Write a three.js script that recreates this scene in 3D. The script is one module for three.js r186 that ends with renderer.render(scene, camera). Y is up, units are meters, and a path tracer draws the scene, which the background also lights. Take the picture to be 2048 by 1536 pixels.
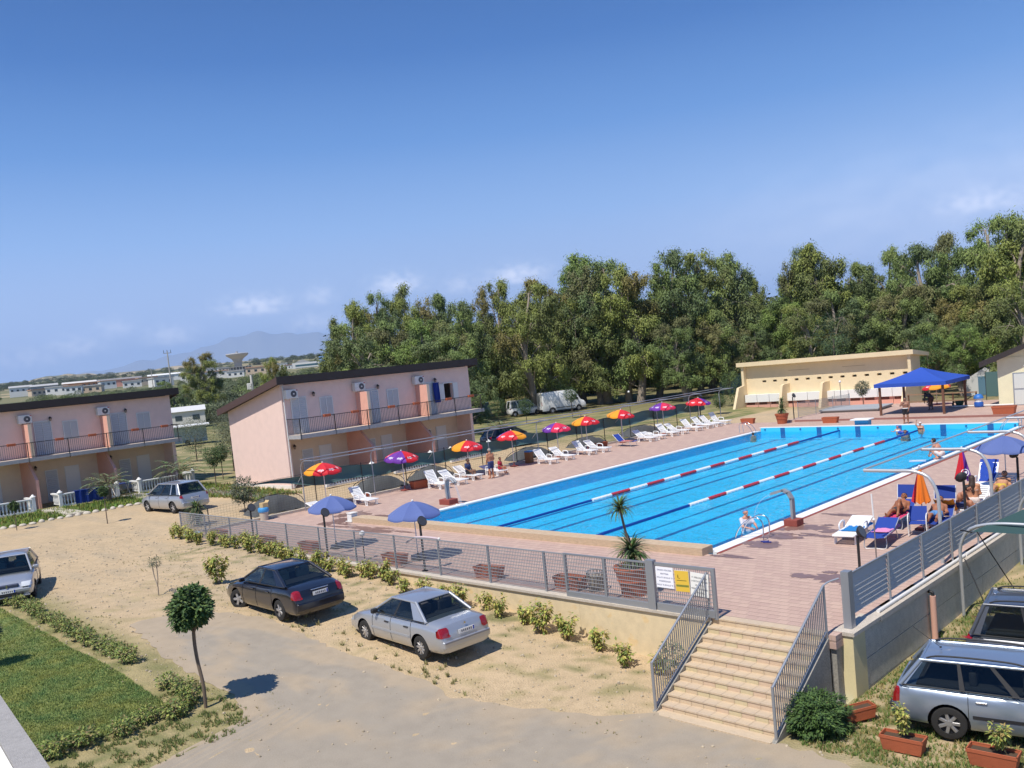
import * as THREE from 'three';
import { mergeGeometries, toCreasedNormals } from 'three/addons/utils/BufferGeometryUtils.js';
import { RoundedBoxGeometry } from 'three/addons/geometries/RoundedBoxGeometry.js';
import { createNoise2D, createNoise3D } from 'simplex-noise';
import { Brush, Evaluator, INTERSECTION, SUBTRACTION } from 'three-bvh-csg';

// ---------------------------------------------------------------- camera, sky, sun, exposure
const scene = new THREE.Scene();
const camera = new THREE.PerspectiveCamera(51.62, 2118.7 / 1727.34, 0.1, 60000);
camera.rotation.order = 'YXZ';
camera.position.set(15.84, 8.19, 24.32);
camera.rotation.set(-0.0762, 0.7997, -0.1011);
camera.setViewOffset(2118.7, 1727.34, 70.7, 0, 2048, 1536);
scene.add(camera);
const renderer = new THREE.WebGLRenderer();
renderer.toneMapping = THREE.LinearToneMapping;
renderer.toneMappingExposure = 1.36;
renderer.shadowMap.enabled = true;

const rng = (s) => () => { s = (s + 0x6d2b79f5) | 0; let t = Math.imul(s ^ (s >>> 15), 1 | s); t = (t + Math.imul(t ^ (t >>> 7), 61 | t)) ^ t; return ((t ^ (t >>> 14)) >>> 0) / 4294967296; };
const n2 = createNoise2D(rng(11)), n3 = createNoise3D(rng(12));
const fbm = (x, y, o = 4) => { let s = 0, a = 0.5; for (let i = 0; i < o; i++) { s += a * n2(x, y); x = x * 2.03 + 7.1; y = y * 2.03 - 3.7; a *= 0.5; } return s; };
const clamp = (x, a = 0, b = 1) => Math.min(b, Math.max(a, x));
const mix = (a, b, t) => a + (b - a) * t;
const smooth = (a, b, x) => { const t = clamp((x - a) / (b - a)); return t * t * (3 - 2 * t); };
const table = (x, T) => { if (x <= T[0][0]) return T[0][1]; for (let i = 1; i < T.length; i++) if (x <= T[i][0]) { const t = (x - T[i - 1][0]) / (T[i][0] - T[i - 1][0]); return mix(T[i - 1][1], T[i][1], t * t * (3 - 2 * t)); } return T[T.length - 1][1]; };
const linear = (x, T) => { if (x <= T[0][0]) return T[0][1]; for (let i = 1; i < T.length; i++) if (x <= T[i][0]) return mix(T[i - 1][1], T[i][1], (x - T[i - 1][0]) / (T[i][0] - T[i - 1][0])); return T[T.length - 1][1]; };

{ // clear summer sky with a few small clouds low over the mountains and a thin veil to the north
  const W = 2048, H = 1024, d = new Float32Array(W * H * 4);
  const stops = [[-90, [0.30, 0.42, 0.60]], [-2, [0.38, 0.50, 0.70]], [0, [0.54, 0.64, 0.82]], [4, [0.46, 0.58, 0.82]], [9, [0.26, 0.435, 0.76]], [14, [0.108, 0.262, 0.59]], [19, [0.040, 0.146, 0.42]], [24, [0.023, 0.098, 0.31]], [40, [0.028, 0.11, 0.34]], [90, [0.026, 0.09, 0.28]]];
  const puffs = [[-162.6, 2.9, 2.2, 0.5], [-160.2, 3.3, 1.8, 0.6], [-158, 4.2, 1.2, 0.35], [-155, 3.5, 1.6, 0.6], [-149.9, 4.95, 2.2, 0.75], [-145.9, 5.2, 1.0, 0.4], [-146.5, 3.6, 1.7, 0.5], [-141, 5.5, 1.6, 0.8], [-137, 5.1, 1.4, 0.35], [-133.4, 5.35, 2.0, 0.8], [-106.5, 6.1, 2.4, 0.45]];
  for (let y = 0; y < H; y++) for (let x = 0; x < W; x++) {
    const el = (y + 0.5) / H * 180 - 90, az = (x + 0.5) / W * 360 - 180, i = (y * W + x) * 4;
    const c = [0, 1, 2].map((k) => linear(el, stops.map((s) => [s[0], s[1][k]])));
    let m = 0;
    for (const [a, e, r, s] of puffs) {
      let da = az - a; if (da > 180) da -= 360; if (da < -180) da += 360;
      if (Math.abs(da) > 3 * r || Math.abs(el - e) > 2.2) continue;
      const base = el < e - 0.25 ? (e - 0.25 - el) * 4.5 : (el - e) * 1.5;
      const g = Math.exp(-(da * da) / (r * r) * 1.1 - base * base);
      m = Math.max(m, s * g * smooth(-0.35, 0.6, fbm(az * 1.3 + a, el * 2.6, 5) + 0.35 * g));
    }
    const veil = 0.17 * smooth(-128, -108, az) * smooth(-70, -92, az) * Math.exp(-(((el - 6.2) / 3.2) ** 2)) * (0.75 + 0.5 * fbm(az * 0.25, el * 0.5, 4));
    m = clamp(m * 0.75 + veil);
    const w = [1.4, 1.36, 1.4];
    for (let k = 0; k < 3; k++) d[i + k] = mix(c[k], w[k], m);
    d[i + 3] = 1;
  }
  const t = new THREE.DataTexture(d, W, H, THREE.RGBAFormat, THREE.FloatType);
  t.mapping = THREE.EquirectangularReflectionMapping; t.magFilter = t.minFilter = THREE.LinearFilter; t.needsUpdate = true;
  scene.background = t; scene.environment = t;
}
const sun = new THREE.DirectionalLight(new THREE.Color().setRGB(1, 0.94, 0.84), 4.0);
sun.name = 'sun';
sun.position.set(-10 + 0.10 * 70, 1.72 * 70, 70); sun.target.position.set(-10, 0, 0);
sun.castShadow = true; sun.shadow.mapSize.set(4096, 4096);
Object.assign(sun.shadow.camera, { left: -110, right: 110, top: 110, bottom: -110, near: 1, far: 400 });
scene.add(sun, sun.target);
scene.fog = new THREE.FogExp2(new THREE.Color().setRGB(0.46, 0.63, 0.93), 0.00007);

// ---------------------------------------------------------------- helpers
const V = (x, y, z) => new THREE.Vector3(x, y, z);
const C3 = (r, g, b) => new THREE.Color().setRGB(r, g, b);
const mat = (r, g, b, rough = 0.8, o = {}) => new THREE.MeshPhysicalMaterial({ color: C3(r, g, b), roughness: rough, side: THREE.DoubleSide, ...o });
const used = {};
const numbered = (n) => { used[n] = (used[n] ?? -1) + 1; return used[n] ? n + '_' + String(used[n]).padStart(3, '0') : n; };
function thing(name, label, category, pos = [0, 0, 0], turn = 0, group) {
  const o = new THREE.Group(); o.name = numbered(name); o.position.set(...pos); o.rotation.y = turn;
  o.userData = { label, category }; if (group) o.userData.group = group;
  scene.add(o); return o;
}
function part(name, geo, m, parent, kind) {
  const o = new THREE.Mesh(Array.isArray(geo) ? join(geo) : geo, m); o.name = name; if (kind) o.userData.kind = kind;
  parent.add(o); return o;
}
function single(name, geo, m, label, category, pos, group) {
  const o = new THREE.Mesh(Array.isArray(geo) ? join(geo) : geo, m); o.name = numbered(name); o.userData = { label, category }; if (group) o.userData.group = group;
  if (pos) o.position.set(...pos); scene.add(o); return o;
}
function setting(name, geo, m, kind = 'structure') {
  const o = new THREE.Mesh(Array.isArray(geo) ? join(geo) : geo, m); o.name = numbered(name); o.userData.kind = kind; scene.add(o); return o;
}
function copy(src, label, pos, turn = 0, scale = 1) {
  const o = src.clone(); o.name = numbered(src.name.replace(/_\d{3}$/, '')); o.userData = { ...src.userData, label };
  o.position.set(...pos); o.rotation.y = turn; o.scale.setScalar(scale); scene.add(o); return o;
}
function join(list) {
  const plain = list.map((g) => { const q = g.index ? g.toNonIndexed() : g; for (const k of Object.keys(q.attributes)) if (!['position', 'normal', 'uv', 'color'].includes(k)) q.deleteAttribute(k); return q; });
  if (plain.some((g) => g.attributes.color)) for (const g of plain) if (!g.attributes.color) g.setAttribute('color', new THREE.BufferAttribute(new Float32Array(g.attributes.position.count * 3).fill(1), 3));
  for (const g of plain) if (!g.attributes.uv) g.setAttribute('uv', new THREE.BufferAttribute(new Float32Array(g.attributes.position.count * 2), 2));
  return mergeGeometries(plain);
}
const box = (w, h, d, x = 0, y = 0, z = 0, ry = 0) => { const g = new THREE.BoxGeometry(w, h, d); if (ry) g.rotateY(ry); return g.translate(x, y, z); };
const b2 = (x0, x1, y0, y1, z0, z1) => box(x1 - x0, y1 - y0, z1 - z0, (x0 + x1) / 2, (y0 + y1) / 2, (z0 + z1) / 2);
const rbox = (w, h, d, r, x = 0, y = 0, z = 0) => new RoundedBoxGeometry(w, h, d, 2, r).translate(x, y, z);
function rod(a, b, r, r2 = r, seg = 6) {
  a = V(...a); b = V(...b); const d = b.clone().sub(a), g = new THREE.CylinderGeometry(r2, r, d.length(), seg);
  g.applyQuaternion(new THREE.Quaternion().setFromUnitVectors(V(0, 1, 0), d.normalize())); return g.translate((a.x + b.x) / 2, (a.y + b.y) / 2, (a.z + b.z) / 2);
}
const tube = (pts, r, n = 16, seg = 6) => new THREE.TubeGeometry(new THREE.CatmullRomCurve3(pts.map((p) => V(...p))), n, r, seg);
const quad = (a, b, c, d) => { const g = new THREE.BufferGeometry(); g.setAttribute('position', new THREE.Float32BufferAttribute([...a, ...b, ...c, ...a, ...c, ...d], 3)); g.setAttribute('uv', new THREE.Float32BufferAttribute([0, 0, 1, 0, 1, 1, 0, 0, 1, 1, 0, 1], 2)); g.computeVertexNormals(); return g; };
const lathe = (pts, n = 20) => new THREE.LatheGeometry(pts.map((p) => new THREE.Vector2(...p)), n);
function metric(g, s = 1) { // uv in metres, taken from the face's own plane
  const q = g.index ? g.toNonIndexed() : g, p = q.attributes.position, n = q.attributes.normal, uv = new Float32Array(p.count * 2);
  for (let i = 0; i < p.count; i++) {
    const ax = Math.abs(n.getX(i)), ay = Math.abs(n.getY(i)), az = Math.abs(n.getZ(i));
    const u = ax > ay && ax > az ? p.getZ(i) : p.getX(i), v = ay >= ax && ay >= az ? p.getZ(i) : p.getY(i);
    uv[2 * i] = u / s; uv[2 * i + 1] = v / s;
  }
  q.setAttribute('uv', new THREE.BufferAttribute(uv, 2)); return q;
}
function texture(n, f, srgb = true, wrap = true) { // f(u, v) -> [r, g, b] in linear 0..1 (stored as sRGB for colour)
  const d = new Uint8Array(n * n * 4), e = (x) => Math.round(255 * clamp(srgb ? (x <= 0.0031308 ? 12.92 * x : 1.055 * x ** (1 / 2.4) - 0.055) : x));
  for (let y = 0; y < n; y++) for (let x = 0; x < n; x++) { const c = f(x / n, y / n), i = (y * n + x) * 4; d[i] = e(c[0]); d[i + 1] = e(c[1]); d[i + 2] = e(c[2]); d[i + 3] = 255; }
  const t = new THREE.DataTexture(d, n, n); if (srgb) t.colorSpace = THREE.SRGBColorSpace; if (wrap) t.wrapS = t.wrapT = THREE.RepeatWrapping;
  t.magFilter = THREE.LinearFilter; t.minFilter = THREE.LinearMipmapLinearFilter; t.generateMipmaps = true; t.needsUpdate = true; return t;
}
const tn = (u, v, f, o = 4) => { // tileable noise on a torus-like blend
  const a = fbm(u * f, v * f, o), b = fbm((u - 1) * f, v * f, o), c = fbm(u * f, (v - 1) * f, o), d = fbm((u - 1) * f, (v - 1) * f, o);
  return mix(mix(a, b, smooth(0.5, 1, u)), mix(c, d, smooth(0.5, 1, u)), smooth(0.5, 1, v));
};
function canvasTexture(w, h, draw) { const c = document.createElement('canvas'); c.width = w; c.height = h; draw(c.getContext('2d'), w, h); const t = new THREE.CanvasTexture(c); t.colorSpace = THREE.SRGBColorSpace; t.magFilter = THREE.LinearFilter; return t; }
const ONES = ['', 'first', 'second', 'third', 'fourth', 'fifth', 'sixth', 'seventh', 'eighth', 'ninth', 'tenth', 'eleventh', 'twelfth', 'thirteenth', 'fourteenth', 'fifteenth', 'sixteenth', 'seventeenth', 'eighteenth', 'nineteenth'], TENS = ['', '', 'twent', 'thirt', 'fort', 'fift', 'sixt'];
const ORD = Array.from({ length: 69 }, (_, i) => { const n = i + 1; return n === 1 ? 'leftmost' : n < 20 ? ONES[n] : n % 10 ? TENS[Math.floor(n / 10)] + 'y-' + ONES[n % 10] : TENS[n / 10] + 'ieth'; });
const ordinal = (i, noun, where) => (i ? ORD[i] + ' ' + noun + ' from the left ' + where : 'leftmost ' + noun + ' ' + where);

// ---------------------------------------------------------------- materials
const T = {};
T.grain = texture(512, (u, v) => { const k = 0.86 + 0.30 * tn(u, v, 40, 3) + 0.14 * tn(u, v, 6, 3); return [k, k, k]; });
T.bump = texture(512, (u, v) => { const k = 0.5 + 0.4 * tn(u, v, 48, 4); return [k, k, k]; }, false);
T.plaster = texture(512, (u, v) => { const k = 0.95 + 0.05 * tn(u, v, 60, 2) + 0.06 * tn(u, v, 5, 4); return [k, k, k * 0.99]; });
const rp = (t, s) => { const c = t.clone(); c.repeat.set(s, s); c.needsUpdate = true; return c; };
const grainy = (r, g, b, rough = 0.9, s = 0.5, o = {}) => mat(r, g, b, rough, { map: rp(T.grain, s), bumpMap: rp(T.bump, s), bumpScale: 0.004, ...o });
const M = {
  pink: mat(0.85, 0.635, 0.56, 0.9, { map: rp(T.plaster, 0.25), bumpMap: rp(T.bump, 1), bumpScale: 0.002 }),
  salmon: mat(0.78, 0.42, 0.33, 0.9, { map: rp(T.plaster, 0.25) }),
  creamwall: mat(0.72, 0.62, 0.44, 0.9, { map: rp(T.plaster, 0.2) }),
  yellow: mat(0.80, 0.65, 0.42, 0.9, { map: rp(T.plaster, 0.2) }),
  paleyellow: mat(0.80, 0.75, 0.52, 0.9, { map: rp(T.plaster, 0.2) }),
  white: mat(0.80, 0.80, 0.78, 0.6), plastic: mat(0.84, 0.84, 0.83, 0.38), offwhite: mat(0.72, 0.70, 0.66, 0.8),
  fascia: mat(0.035, 0.026, 0.024, 0.7), slab: grainy(0.42, 0.42, 0.43, 0.9, 0.6),
  shutter: mat(0.50, 0.52, 0.54, 0.6), frame: mat(0.70, 0.69, 0.67, 0.6), dark: mat(0.02, 0.02, 0.022, 0.6), iron: mat(0.035, 0.032, 0.03, 0.55),
  steel: mat(0.36, 0.38, 0.41, 0.45, { metalness: 0.55 }), galv: mat(0.30, 0.31, 0.33, 0.6, { metalness: 0.2 }), pipe: mat(0.55, 0.56, 0.57, 0.4, { metalness: 0.5 }),
  chrome: mat(0.7, 0.7, 0.72, 0.12, { metalness: 1 }), terracotta: grainy(0.50, 0.13, 0.055, 0.75, 2), soil: grainy(0.10, 0.065, 0.04, 1, 2),
  concrete: grainy(0.33, 0.31, 0.27, 0.95, 0.35), cap: grainy(0.60, 0.53, 0.44, 0.95, 0.5), redbrick: grainy(0.32, 0.075, 0.055, 0.8, 1),
  wood: mat(0.16, 0.07, 0.04, 0.7), trunk: grainy(0.20, 0.15, 0.11, 0.95, 2), palebark: grainy(0.36, 0.30, 0.24, 0.95, 1),
  bluecloth: mat(0.075, 0.115, 0.42, 0.85), gazebo: mat(0.02, 0.075, 0.40, 0.8), bluesling: mat(0.015, 0.05, 0.30, 0.8), net: mat(0.08, 0.155, 0.15, 0.95),
};
T.louvre = texture(128, (u, v) => { const k = (v * 16) % 1; return [k, k, k]; }, false);
M.shutter.bumpMap = T.louvre; M.shutter.bumpScale = 0.02;
T.deck = texture(1024, (u, v) => { // one tile of the map is 2.16 m: eight rows of concrete pavers
  const r = v * 8, row = Math.floor(r), fr = r - row, c = u * 8 + (row % 2) * 0.5, fc = c - Math.floor(c), id = Math.abs(Math.sin((Math.floor(c) % 8) * 12.9 + row * 78.2) * 43758) % 1;
  const j = fr < 0.14 ? 0.70 : fr > 0.86 ? 1.08 : fc < 0.06 ? 0.80 : 1;  // dark joints, plus a highlight painted as a paler line along each row edge
  const k = j * (0.93 + 0.12 * id + 0.16 * tn(u, v, 50, 2));
  return [0.505 * k, 0.348 * k * (1 + 0.03 * id), 0.288 * k];
});
T.deckb = texture(512, (u, v) => { const r = v * 8 % 1, k = r < 0.13 ? 0.1 : 0.8 + 0.2 * tn(u, v, 60, 2); return [k, k, k]; }, false);
M.deck = mat(1, 1, 1, 0.9, { map: rp(T.deck, 1 / 2.16), bumpMap: rp(T.deckb, 1 / 2.16), bumpScale: 0.006 });
M.sand = mat(1, 1, 1, 1, { vertexColors: true, bumpMap: rp(T.bump, 0.3), bumpScale: 0.035, map: rp(texture(1024, (u, v) => {
  const k = 0.90 + 0.26 * tn(u, v, 70, 3) + 0.16 * tn(u, v, 9, 4), peb = tn(u + 0.3, v, 160, 1) > 0.52 ? 0.78 : 1; return [k * peb, k * peb, k * peb * 0.98];
}), 0.22) });
M.road = mat(1, 1, 1, 0.95, { vertexColors: true, bumpMap: rp(T.bump, 1.2), bumpScale: 0.004, map: rp(texture(1024, (u, v) => { const k = 0.93 + 0.16 * tn(u, v, 120, 2) + 0.10 * tn(u, v, 7, 4); return [k, k, k]; }), 0.2) });
// ---------------------------------------------------------------- terrain, road, lawn
const DECK = { x0: -25, x1: 7.15, z0: -39, z1: 5.98, y: 1.5 };
const eastWest = [[-34, 1.85], [-20, 1.5], [-9.5, 1.1], [-3.7, 0.66], [2, 0.16], [4.6, 0], [40, 0]];
function g(x, z) {
  const d = Math.hypot(x - 15.84, z - 24.32);
  let h = table(x, eastWest);
  h = mix(h, Math.max(h, 1.40), smooth(5, -33, z));
  if (x < 4 && z > 5.9) h += 0.16 * smooth(9.5, 6.2, z) * smooth(4, -2, x) * smooth(-26, -18, x);
  h += 0.03 * n2(x * 0.35, z * 0.35) * smooth(4, 8, Math.abs(x - 6)) + 0.012 * n2(x * 1.7, z * 1.7);
  if (d > 140 && x < 0) { const w = smooth(20, -60, x); h += w * (0.03 * (d - 140) + smooth(300, 1500, d) * 9 * n2(x * 0.0012, z * 0.0012) * smooth(0, 900, d - 300)); }
  return h;
}
const roadMin = (x) => linear(x, [[-12.4, 13.2], [-11.7, 11.5], [-9, 10.9], [-4.2, 10.95], [-0.3, 10.9], [3, 9.6], [3.8, 8.62], [6.9, 8.56], [8.2, 8.7], [12, 8.9], [30, 9]]);
const roadMax = (x) => linear(x, [[-12.4, 13.7], [-8.7, 14.35], [-4.2, 14.45], [-3.0, 14.9], [-2.6, 16.6], [-2.2, 19], [-1.5, 26.5], [30, 27]]);
function groundColour(x, z) {
  const n = fbm(x * 0.22, z * 0.22, 4), f = fbm(x * 1.1 + 9, z * 1.1, 4), d = Math.hypot(x - 15.84, z - 24.32);
  let c; const put = (k, t) => { t = clamp(t); c = c.map((v, i) => mix(v, k[i], t)); };
  c = [0.56 + 0.03 * n, 0.42 + 0.022 * n, 0.26 + 0.014 * n];
    const green = [0.13, 0.155, 0.045], dry = [0.36, 0.30, 0.14], track = [0.45, 0.36, 0.245];
  if (x < -8 && x > -36 && z < 15) for (const o of [0, 1.5, 3.4, 4.9]) { const zc = linear(x, [[-36, 5.6], [-26, 8.2], [-18, 10.2], [-8, 10.6]]) + o * 0.8 + 0.15 * n2(x * 0.3, o); put([0.40, 0.315, 0.20], 0.45 * Math.exp(-(((z - zc) / 0.16) ** 2)) * smooth(-0.3, 0.2, f)); }
  put(track, 0.55 * smooth(0.1, 0.5, fbm(x * 0.12 + 4, z * 0.5, 3) + 0.1) * smooth(-10, -16, x));
  if (x < 5 && z > 5.9) put(green, 0.75 * smooth(10.2, 7.4, z) * smooth(0.02, 0.35, f + 0.45 * n - 0.05) * smooth(-24, -20, x));
  if (x < 4 && x > -17 && z > 8) put(dry, 0.5 * smooth(0.12, 0.4, f));
  if (x < -2 && z > 12.8) put(dry, 0.85 * smooth(13.6, 14.6, z)), put(green, 0.7 * smooth(13.9, 15, z) * smooth(-0.15, 0.3, f));
  if (x > 6.6 && z > -40) put(green, 0.9 * smooth(-0.35, 0.25, f + 0.1)), put(dry, 0.55 * smooth(0.05, 0.4, n + f * 0.6));
  if (x > 6.6 && z > 7.4) put([0.42, 0.34, 0.2], 0.6 * smooth(7.5, 8.4, z));
  if (z < -8 && x < -24) put(dry, smooth(-20, -30, z) * 0.8), put([0.17, 0.19, 0.06], smooth(-22, -34, z) * smooth(-0.2, 0.3, f + n));
  if (x < -36) put(dry, 0.6 * smooth(-36, -42, x)), put(green, smooth(-36, -44, x) * smooth(-0.25, 0.25, f));
  if (z < -48) put([0.22, 0.19, 0.085], 0.9 * smooth(-46, -56, z)), put(green, 0.5 * smooth(0, 0.4, f) * smooth(-48, -52, z));
  if (d > 170) { const q = fbm(x * 0.004, z * 0.004, 3); put(q > 0.12 ? [0.42, 0.34, 0.2] : q > -0.12 ? [0.10, 0.12, 0.05] : [0.2, 0.19, 0.09], 0.9 * smooth(170, 260, d)); }
  return c;
}
function sheet(xs, zs, height, colour, skip, s = 1) {
  const nx = xs.length, nz = zs.length, pos = [], col = [], uv = [], idx = [];
  for (let j = 0; j < nz; j++) for (let i = 0; i < nx; i++) { const x = xs[i], z = zs[j]; pos.push(x, height(x, z), z); col.push(...colour(x, z)); uv.push(x / s, z / s); }
  for (let j = 0; j < nz - 1; j++) for (let i = 0; i < nx - 1; i++) {
    if (skip && skip((xs[i] + xs[i + 1]) / 2, (zs[j] + zs[j + 1]) / 2)) continue;
    const a = j * nx + i, b = a + 1, c = a + nx, d = c + 1; idx.push(a, c, b, b, c, d);
  }
  const q = new THREE.BufferGeometry(); q.setAttribute('position', new THREE.Float32BufferAttribute(pos, 3)); q.setAttribute('color', new THREE.Float32BufferAttribute(col, 3)); q.setAttribute('uv', new THREE.Float32BufferAttribute(uv, 2)); q.setIndex(idx); q.computeVertexNormals(); return q;
}
const lines = (...spans) => { const o = []; for (const [a, b, s] of spans) { const n = Math.max(1, Math.round((b - a) / s)); for (let i = 0; i < n; i++) o.push(a + (b - a) * i / n); } o.push(spans[spans.length - 1][1]); return o; };
{
  const xs = lines([-6000, -1500, 250], [-1500, -300, 50], [-300, -90, 10], [-90, -44, 1.2], [-44, -25, 0.45], [-25, 7.15, 0.32], [7.15, 16, 0.3], [16, 40, 2], [40, 400, 45]);
  const zs = lines([-6000, -1500, 250], [-1500, -300, 50], [-300, -80, 10], [-80, -39, 1.2], [-39, -4, 0.8], [-4, 5.98, 0.4], [5.98, 20, 0.26], [20, 34, 1.2], [34, 400, 30]);
  setting('ground', sheet(xs, zs, g, groundColour, (x, z) => x > DECK.x0 && x < DECK.x1 && z > DECK.z0 && z < DECK.z1), M.sand);
}
{ // worn asphalt drive, sand blown over its edges
  const N = 200, K = 34, pos = [], col = [], uv = [], idx = [];
  for (let i = 0; i <= N; i++) { const x = mix(-12.4, 26, i / N), w = 0.12 * n2(x * 1.3, 3) + 0.06 * n2(x * 5, 8), a = roadMin(x) + w, b = roadMax(x) + 0.1 * n2(x * 1.6, 40) + 0.05 * n2(x * 6, 1);
    for (let j = 0; j <= K; j++) { const z = mix(a, b, j / K), q = smooth(-0.1, 0.5, fbm(x * 0.3, z * 0.8, 5) + 0.75 * smooth(1.3, 0, Math.min(z - a, b - z)) + 0.35 * smooth(-6, -12, x) - 0.12);
      pos.push(x, g(x, z) + 0.012, z); uv.push(x, z); col.push(mix(0.35, 0.42, q), mix(0.30, 0.335, q), mix(0.235, 0.235, q)); } }
  for (let i = 0; i < N; i++) for (let j = 0; j < K; j++) { const a = i * (K + 1) + j, b = a + K + 1; idx.push(a, a + 1, b, b, a + 1, b + 1); }
  const q = new THREE.BufferGeometry(); q.setAttribute('position', new THREE.Float32BufferAttribute(pos, 3)); q.setAttribute('color', new THREE.Float32BufferAttribute(col, 3)); q.setAttribute('uv', new THREE.Float32BufferAttribute(uv, 2)); q.setIndex(idx); q.computeVertexNormals();
  setting('road', q, M.road);
}
const bladeShape = (() => { const p = []; for (let k = 0; k < 3; k++) { const a = k * 2.1, c = Math.cos(a), s = Math.sin(a); p.push(-0.012 * c, 0, -0.012 * s, 0.012 * c, 0, 0.012 * s, 0.03 * s, 0.07, 0.03 * c); } const q = new THREE.BufferGeometry(); q.setAttribute('position', new THREE.Float32BufferAttribute(p, 3)); q.computeVertexNormals(); return q; })();
M.blade = mat(1, 1, 1, 0.9);
function scatter(name, geo, m, list) { // list of [x, y, z, scale, turn, r, g, b]
  const o = new THREE.InstancedMesh(geo, m, list.length), q = new THREE.Matrix4(), e = new THREE.Euler();
  list.forEach(([x, y, z, s, t, r, gg, b], i) => { q.makeRotationFromEuler(e.set(0.25 * Math.sin(t * 7), t, 0.25 * Math.cos(t * 5))); q.scale(V(s, s * (0.8 + 0.4 * ((t * 13) % 1)), s)); q.setPosition(x, y, z); o.setMatrixAt(i, q); o.setColorAt(i, C3(r, gg, b)); });
  o.name = numbered(name); o.userData.kind = 'stuff'; scene.add(o); return o;
}
const lawnTop = (x) => 15.55 + 0.1 * n2(x * 0.8, 2);
{
  const xs = lines([-30, -4.9, 0.3]), zs = lines([15.4, 24, 0.3]);
  setting('lawn', sheet(xs, zs, (x, z) => g(x, z) + 0.02 * smooth(15.45, 15.9, z) - 0.03 * smooth(15.9, 15.4, z), (x, z) => { const f = fbm(x * 0.8, z * 0.8, 4), n = fbm(x * 0.2, z * 0.3, 3); return [0.20 + 0.08 * f + 0.10 * Math.max(0, n), 0.245 + 0.05 * f + 0.045 * n, 0.075 + 0.02 * f]; }), M.sand);
  const r = rng(5), L = [];
  for (let i = 0; i < 60000; i++) { const x = mix(-22, -4.9, Math.sqrt(r())), z = mix(15.7, 21, r()), f = fbm(x * 0.8, z * 0.8, 3), y = 0.8 + 0.5 * r(); L.push([x, g(x, z) + 0.01, z, 0.55 + 0.5 * r(), r() * 6.3, (0.235 + 0.12 * f) * y, (0.295 + 0.05 * f) * y, 0.085 * y]); }
  scatter('lawn_grass', bladeShape, M.blade, L);
  const R = [];
  for (let i = 0; i < 30000; i++) { const x = mix(7.25, 15, r()), z = mix(-6, 8.4, Math.sqrt(r())), f = fbm(x * 1.1 + 9, z * 1.1, 4); if (f + 0.5 * r() < 0.02) continue; const d = r() < 0.35; R.push([x, g(x, z), z, 0.5 + 0.9 * r(), r() * 6.3, ...(d ? [0.34, 0.28, 0.11] : [0.12, 0.19, 0.04])]); }
  scatter('verge_grass', bladeShape, M.blade, R);
  const D = [];
  for (let i = 0; i < 7000; i++) { const s = r(); const x = mix(-22, 4, r()), z = s < 0.6 ? mix(6.2, 10.6, r()) : mix(13.7, 15.6, r()), f = fbm(x * 1.1 + 9, z * 1.1, 4), n = fbm(x * 0.22, z * 0.22, 4); if (f + 0.45 * n < 0.1 + 0.25 * r() || (z > 13 && x > -2.7)) continue; D.push([x, g(x, z), z, 0.4 + 0.8 * r() * r(), r() * 6.3, ...(r() < 0.6 ? [0.36, 0.30, 0.14] : [0.18, 0.21, 0.07])]); }
  for (let i = 0; i < 9000; i++) { const a = r(), x = mix(-6, -2.4, r()), z = mix(14.6, 20, r()); if (fbm(x * 1.4, z * 1.4, 3) < -0.05 + 0.2 * r() || z > roadMax(x) + 8 || x > -2.6 + (z - 15) * 0.25) continue; D.push([x, g(x, z), z, 0.5 + 0.9 * a, a * 6.3, ...(a < 0.5 ? [0.36, 0.29, 0.13] : [0.14, 0.18, 0.05])]); }
  scatter('dry_grass', bladeShape, M.blade, D);
  const S = []; for (let i = 0; i < 7000; i++) { const x = mix(-30, 8, r()), z = mix(6.3, 16, r()), edge = z > roadMin(x) && z < roadMax(x); if (edge && r() < 0.85) continue; const k = 0.7 + 0.5 * r(); S.push([x, g(x, z) + (edge ? 0.014 : 0.002), z, 0.012 + 0.035 * r() ** 4, r() * 6.3, 0.42 * k, 0.35 * k, 0.25 * k]); }
  scatter('pebbles', new THREE.IcosahedronGeometry(1, 0), mat(1, 1, 1, 0.95), S);
}
// ---------------------------------------------------------------- deck and pool
const POOL = { x0: -16.38, x1: 0, z0: -33.33, z1: 0 };
{
  const d = [b2(DECK.x0, -16.9, 1.2, 1.5, DECK.z0, DECK.z1), b2(0.52, DECK.x1 - 0.15, 1.2, 1.5, DECK.z0, DECK.z1), b2(-16.9, 0.52, 1.2, 1.5, 0.3, DECK.z1), b2(-16.9, 0.52, 1.2, 1.5, DECK.z0, -33.75)].map((q) => metric(q));
  setting('pool_deck', d, M.deck);
  const far = setting('upper_terrace', [metric(b2(-17.4, 7, 1.3, 1.62, -50, -39))], M.deck);
  part('step_edging', [b2(-16.6, 7, 1.504, 1.63, -38.99, -38.86)], grainy(0.36, 0.17, 0.14, 0.9, 1), far);
  const k = thing('kerb', 'low beige concrete kerb along the left edge of the pool deck', 'kerb');
  for (let z = 5; z > -38; z -= 3.6) part('kerb_stone', b2(-25.05, -24.82, 1.49, 1.63, z - 3.58, z), M.cap, k);
}
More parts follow.
